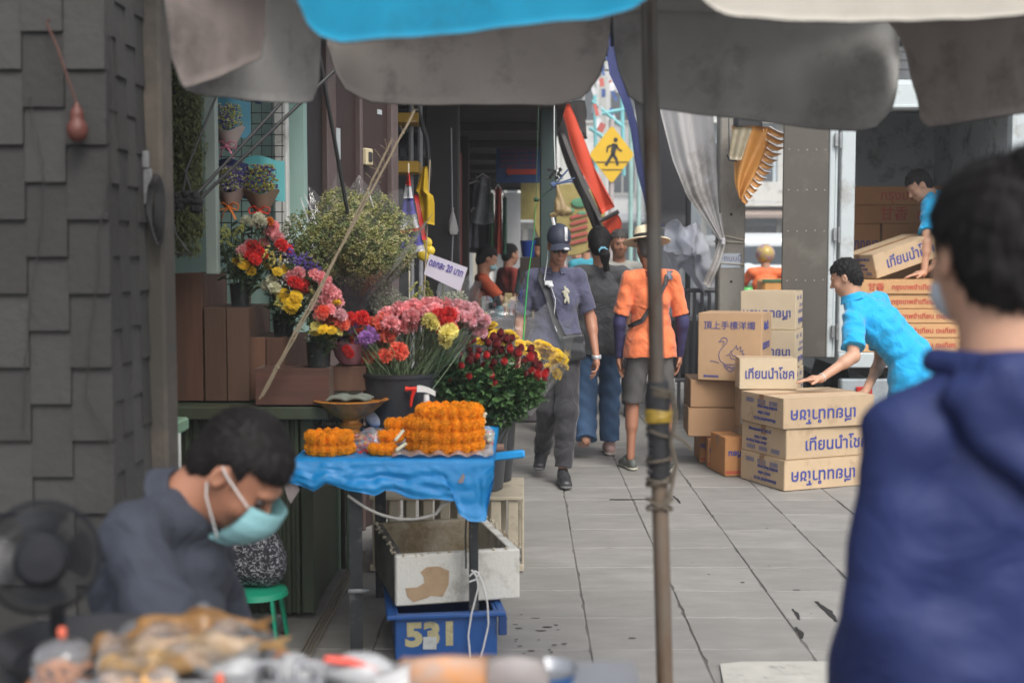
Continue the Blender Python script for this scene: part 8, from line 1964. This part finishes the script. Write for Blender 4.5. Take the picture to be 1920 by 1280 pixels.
for(x,y)in((-.88,1.40),(.10,1.40),(-.88,1.92),(.10,1.92)):mb=MB();mb.box((x,y,(ZC-.025)/2),(.035,.035,ZC-.025),bev=.003);obj('leg',mb,M_dkmetal,cf2)
def tray(c,sx,sy,label,rim=.018):
 t=thing('steel_tray',label,'tray',c);mb=MB();c=Vector(c)
 for(x0,y0,x1,y1)in((-1,-1,1,-1),(1,-1,1,1),(1,1,-1,1),(-1,1,-1,-1)):mb.bar(c+Vector((x0*sx/2,y0*sy/2,rim/2)),c+Vector((x1*sx/2,y1*sy/2,rim/2)),.006,rim,bev=.002)
 obj('rim',mb,M_steel,t);mb=MB();mb.box(c+Vector((0,0,.003)),(sx-.008,sy-.008,.004));obj('tray_bottom',mb,M_steel,t);return t
M_fish=mat('fried_fish',(.22,.11,.032),.45,var=.35,scale=30,bump=.7,bscale=110,dirt=(.09,.045,.02),dscale=22,damount=.4,coat=.3);M_fish2=mat('pale_fried_fish',(.34,.21,.085),.45,var=.3,scale=30,bump=.6,bscale=100,dirt=(.30,.15,.05),dscale=16,damount=.5,coat=.2)
def fish(label,c,L_,ang,m,tilt=0.0,w=.035):
 c=Vector(c);d=Vector((math.cos(ang),math.sin(ang),tilt)).normalized();u=d.cross(Vector((0,0,1))).normalized();n=u.cross(d);t=thing('fried_fish',label,'food',c-Vector((0,0,.015)),0,'fried fish on the food counter')
 s=Sdf(c-Vector((L_*.6,)*3),c+Vector((L_*.6,)*3),.004);s.cap(c-d*L_*.38,c,w*.35,w*.5,.02,side=u,fa=1.1,fb=1.3);s.cap(c,c+d*L_*.34,w*.5,w*.22,.02,side=u,fa=1.3,fb=1.1);s.ell(c-d*L_*.42,(w*.42,)*3,None,.01);s.disp(folds(.0022,((1,.5,0),120,0,(0,1,0),40,1.2),((0,1,1),170,1,(1,0,0),50,1)))
 s.obj('fish_body',m,t);e=c+d*L_*.34;mb=MB();mb.prism([e-u*.006,e+d*L_*.18-u*w*.75,e+d*L_*.13,e+d*L_*.18+u*w*.75,e+u*.006],.004);obj('tail_fin',mb,m,t);return t
Dz=lambda px,z,py:G(px,py,z)
cA=W(325,475,1.86);ZT=ZC+.026;tray((cA.x,cA.y,ZC+.017),.25,.19,'steel tray of fried fish in front of the vendor')
mb=MB();mb.box((cA.x,cA.y,ZC+.008),(.22,.16,.015),bev=.003);tag(obj('foam_block',mb,M_foam),'white foam block under the tray of fried fish','block')
fish('long brown fried fish at the back of the tray',(cA.x+.02,cA.y+.06,ZT+.042),.20,.12,M_fish,0,.05)
fish('pale golden fried fish lying across the tray',(cA.x+.04,cA.y-.01,ZT+.030),.24,.10,M_fish2,.03,.045)
fish('brown fried fish at the left of the tray',(cA.x-.07,cA.y+.02,ZT+.02),.14,-.15,M_fish,0,.045)
fish('short golden fried fish at the front of the tray',(cA.x-.02,cA.y-.06,ZT+.02),.15,.3,M_fish2,0,.05)
mb=MB();
mb.grid(lambda u,v:Vector((cA.x-.10+.24*u,cA.y+.08-.22*v,ZT+.056+.012*math.sin(u*17+v*5)+.010*math.sin(v*13+u*4)-.03*abs(u-.5)*2*abs(v-.5)*2)),36,20);tag(obj('fish_wrap',mb,film('food_film',(1,1,1),.06,.4,.1),None,True,None),'shiny clear film laid over the fried fish','film')
cB=W(110,475,1.78);pn_=thing('black_pan','wide black pan left of the fish tray','pan',(cB.x-.03,cB.y+.14,ZC));mb=MB();mb.lathe((cB.x-.03,cB.y+.14,ZC),[(0,0),(.10,0),(.14,.045),(.145,.047),(.135,.040),(.095,.006),(0,.006)],36);obj('pan_body',mb,mat('pan_black',(.025,.025,.028),.35),pn_,True)
mb=MB();mb.tube([(cB.x-.17,cB.y+.14,ZC+.045),(cB.x-.26,cB.y+.12,ZC+.06)],.009,8);obj('handle',mb,MATS['pan_black'],pn_,True)
def jar(px,py,r,h,D,label,fill,lidm,knob=True):
 c=W(px,py,D);c.z=ZC+.001;t=thing('snack_jar',label,'container',c)
 mb=MB();mb.lathe(c,[(r*.95,0),(r,.006),(r,h*.62),(r*.95,h*.72),(r*.75,h*.88),(r*.40,h*.96),(0,h)],36);obj('clear_shell',mb,film('jar_film',(.95,.97,1),.08,.5,.05),t,True)
 mb=MB();q=random.Random(px)
 for i in range(60):
  a,rr=q.uniform(0,6.3),math.sqrt(q.random())*r*.85;p=c+Vector((math.cos(a)*rr,math.sin(a)*rr,q.uniform(.012,h*.42)));dv_=Vector((q.uniform(-1,1),q.uniform(-1,1),q.uniform(-.5,.5))).normalized()*r*.26
  mb.tube([p-dv_,p+Vector((0,0,.005)),p+dv_],[.006,.008,.005],6)
 obj('snacks',mb,fill,t,True)
 if knob:mb=MB();mb.ball(c+Vector((0,0,h+.003)),(.007,.007,.005),12,8);mb.lathe(c+Vector((0,0,h+.006)),[(0,.009),(.005,.008),(.007,.003),(.004,0)],14);obj('knob',mb,lidm,t,True)
 return t
M_rk=mat('orange_red_knob',(.65,.13,.07),.4,var=0,bump=0);M_cr=mat('crispy_brown',(.36,.14,.05),.6,var=.3,scale=40,bump=.5);M_cr2=mat('crispy_gold',(.55,.30,.10),.6,var=.3,scale=40,bump=.5)
jar(118,1260,.045,.088,1.80,'clear domed jar of brown crisps with a red and white knob',M_cr,M_rk)
jar(412,1262,.032,.046,1.72,'low clear tub with a red knob right of the fried snacks',M_cr2,M_rk)
for k,(px,lab)in enumerate(((225,'clear bag of golden fried snacks beside the domed jar'),(292,'clear bag of golden fried snacks in the middle of the counter front'))):
 c=W(px,1250,1.74);c.z=ZC+.032;lumpbag('snack_bag',lab,c,(.036,.03,.03),film('snack_film',body=.14,gloss=.5),True,[(M_cr2,40),(M_cr,14)])
for k,(px,py,sx,lab)in enumerate(((345,1258,.03,'knotted white plastic bag at the counter front'),(670,1262,.055,'crumpled white plastic bag right of the steel stand'),(440,1262,.045,'smaller crumpled white bag at the counter front'),(560,1272,.05,'low crumpled white bag under the steel stand'))):
 c=W(px,py+12,1.86);c.z=max(ZC+.018,c.z);lumpbag('white_bag',lab,c,(sx,.03,.022),mat('white_plastic_bag',(.56,.57,.58),.35,transl=.3,var=.05),False,None)
sd_=thing('steel_stand','small steel stand with two square loops on the counter','stand',W(530,1270,1.82))
for px in(500,577):
 for dq in(1.82,1.87):mb=MB();mb.tube([W(px-22,1275,dq),W(px-21,1240,dq),W(px+20,1240,dq),W(px+21,1275,dq)],.0055,8);obj('loop',mb,M_steel,sd_,True)
 continue
 mb=MB();mb.tube([W(px-22,1275,1.82),W(px-21,1240,1.82),W(px+20,1240,1.82),W(px+21,1275,1.82)],.0055,8);mb.tube([W(px-22,1275,1.87),W(px-21,1242,1.87),W(px+20,1242,1.87),W(px+21,1275,1.87)],.0055,8);obj('loop',mb,M_steel,sd_,True)
a_=W(440,1278,1.82);b_2=W(610,1276,1.82);mb=MB();mb.bar(a_,b_2,.02,.006);obj('base_bar',mb,M_steel,sd_)
mb=MB();mb.tube([W(614,1236,1.84),W(655,1240,1.84)],[.006,.007],10);mb.ball(W(614,1236,1.84),.006,8,6);mb.tube([W(655,1240,1.84),W(700,1252,1.84),W(715,1268,1.84)],[.007,.004,.006],8);tag(obj('red_tongs',mb,mat('coral_plastic',(.75,.10,.07),.4,var=0),None,True),'bright red plastic tongs handle on the white bag','tongs')
def pack(label,p0,p1,p2,p3,D,m,z=.02):
 t=thing('snack_pack',label,'packet',W((p0[0]+p2[0])/2,1285,D));mb=MB();C4=[W(*p,D)for p in(p0,p1,p2,p3)]
 mb.grid(lambda u,v:C4[0].lerp(C4[1],u).lerp(C4[3].lerp(C4[2],u),v)+Vector((0,-.010*math.sin(u*PI)*math.sin(v*PI),0)),24,10,.012);obj('pack_body',mb,m,t,True,None);return t
pack('flat clear box of orange sweets at the bottom centre',(752,1232),(915,1228),(922,1300),(740,1300),1.80,mat('peach_pack',(.42,.30,.24),.35,dirt=(.62,.26,.08),dscale=16,damount=.7,var=.05))
pack('grey translucent box beside the orange sweets',(917,1228),(1022,1232),(1026,1300),(922,1300),1.79,mat('grey_pack',(.26,.24,.235),.3,dirt=(.32,.26,.24),dscale=12,damount=.4))
mb=MB();mb.grid(lambda u,v:W(705+62*u,1262-22*u+(40*v),1.77)+Vector((0,-.006*math.sin(u*3),0)),8,4,.002);tag(obj('white_paper',mb,mat('paper_white',(.62,.62,.62),.7),None,True,None),'folded white paper left of the orange sweets box','paper')
cC=W(1030,1275,1.84);bw=thing('steel_bowl','steel bowl with a blue outer side at the bottom centre','bowl',(cC.x,cC.y,ZC));mb=MB();hB=W(0,1246,1.84).z-ZC
mb.lathe((cC.x,cC.y,ZC),[(0,.0),(.030,0),(.040,hB*.8),(.044,hB),(.042,hB),(.034,hB*.5),(0,.006)],36);obj('bowl_body',mb,M_steel,bw,True)
mb=MB();mb.lathe((cC.x,cC.y,ZC),[(.031,.001),(.0412,hB*.8)],36);obj('blue_band',mb,mat('bowl_blue',(.02,.12,.35),.4),bw,True)
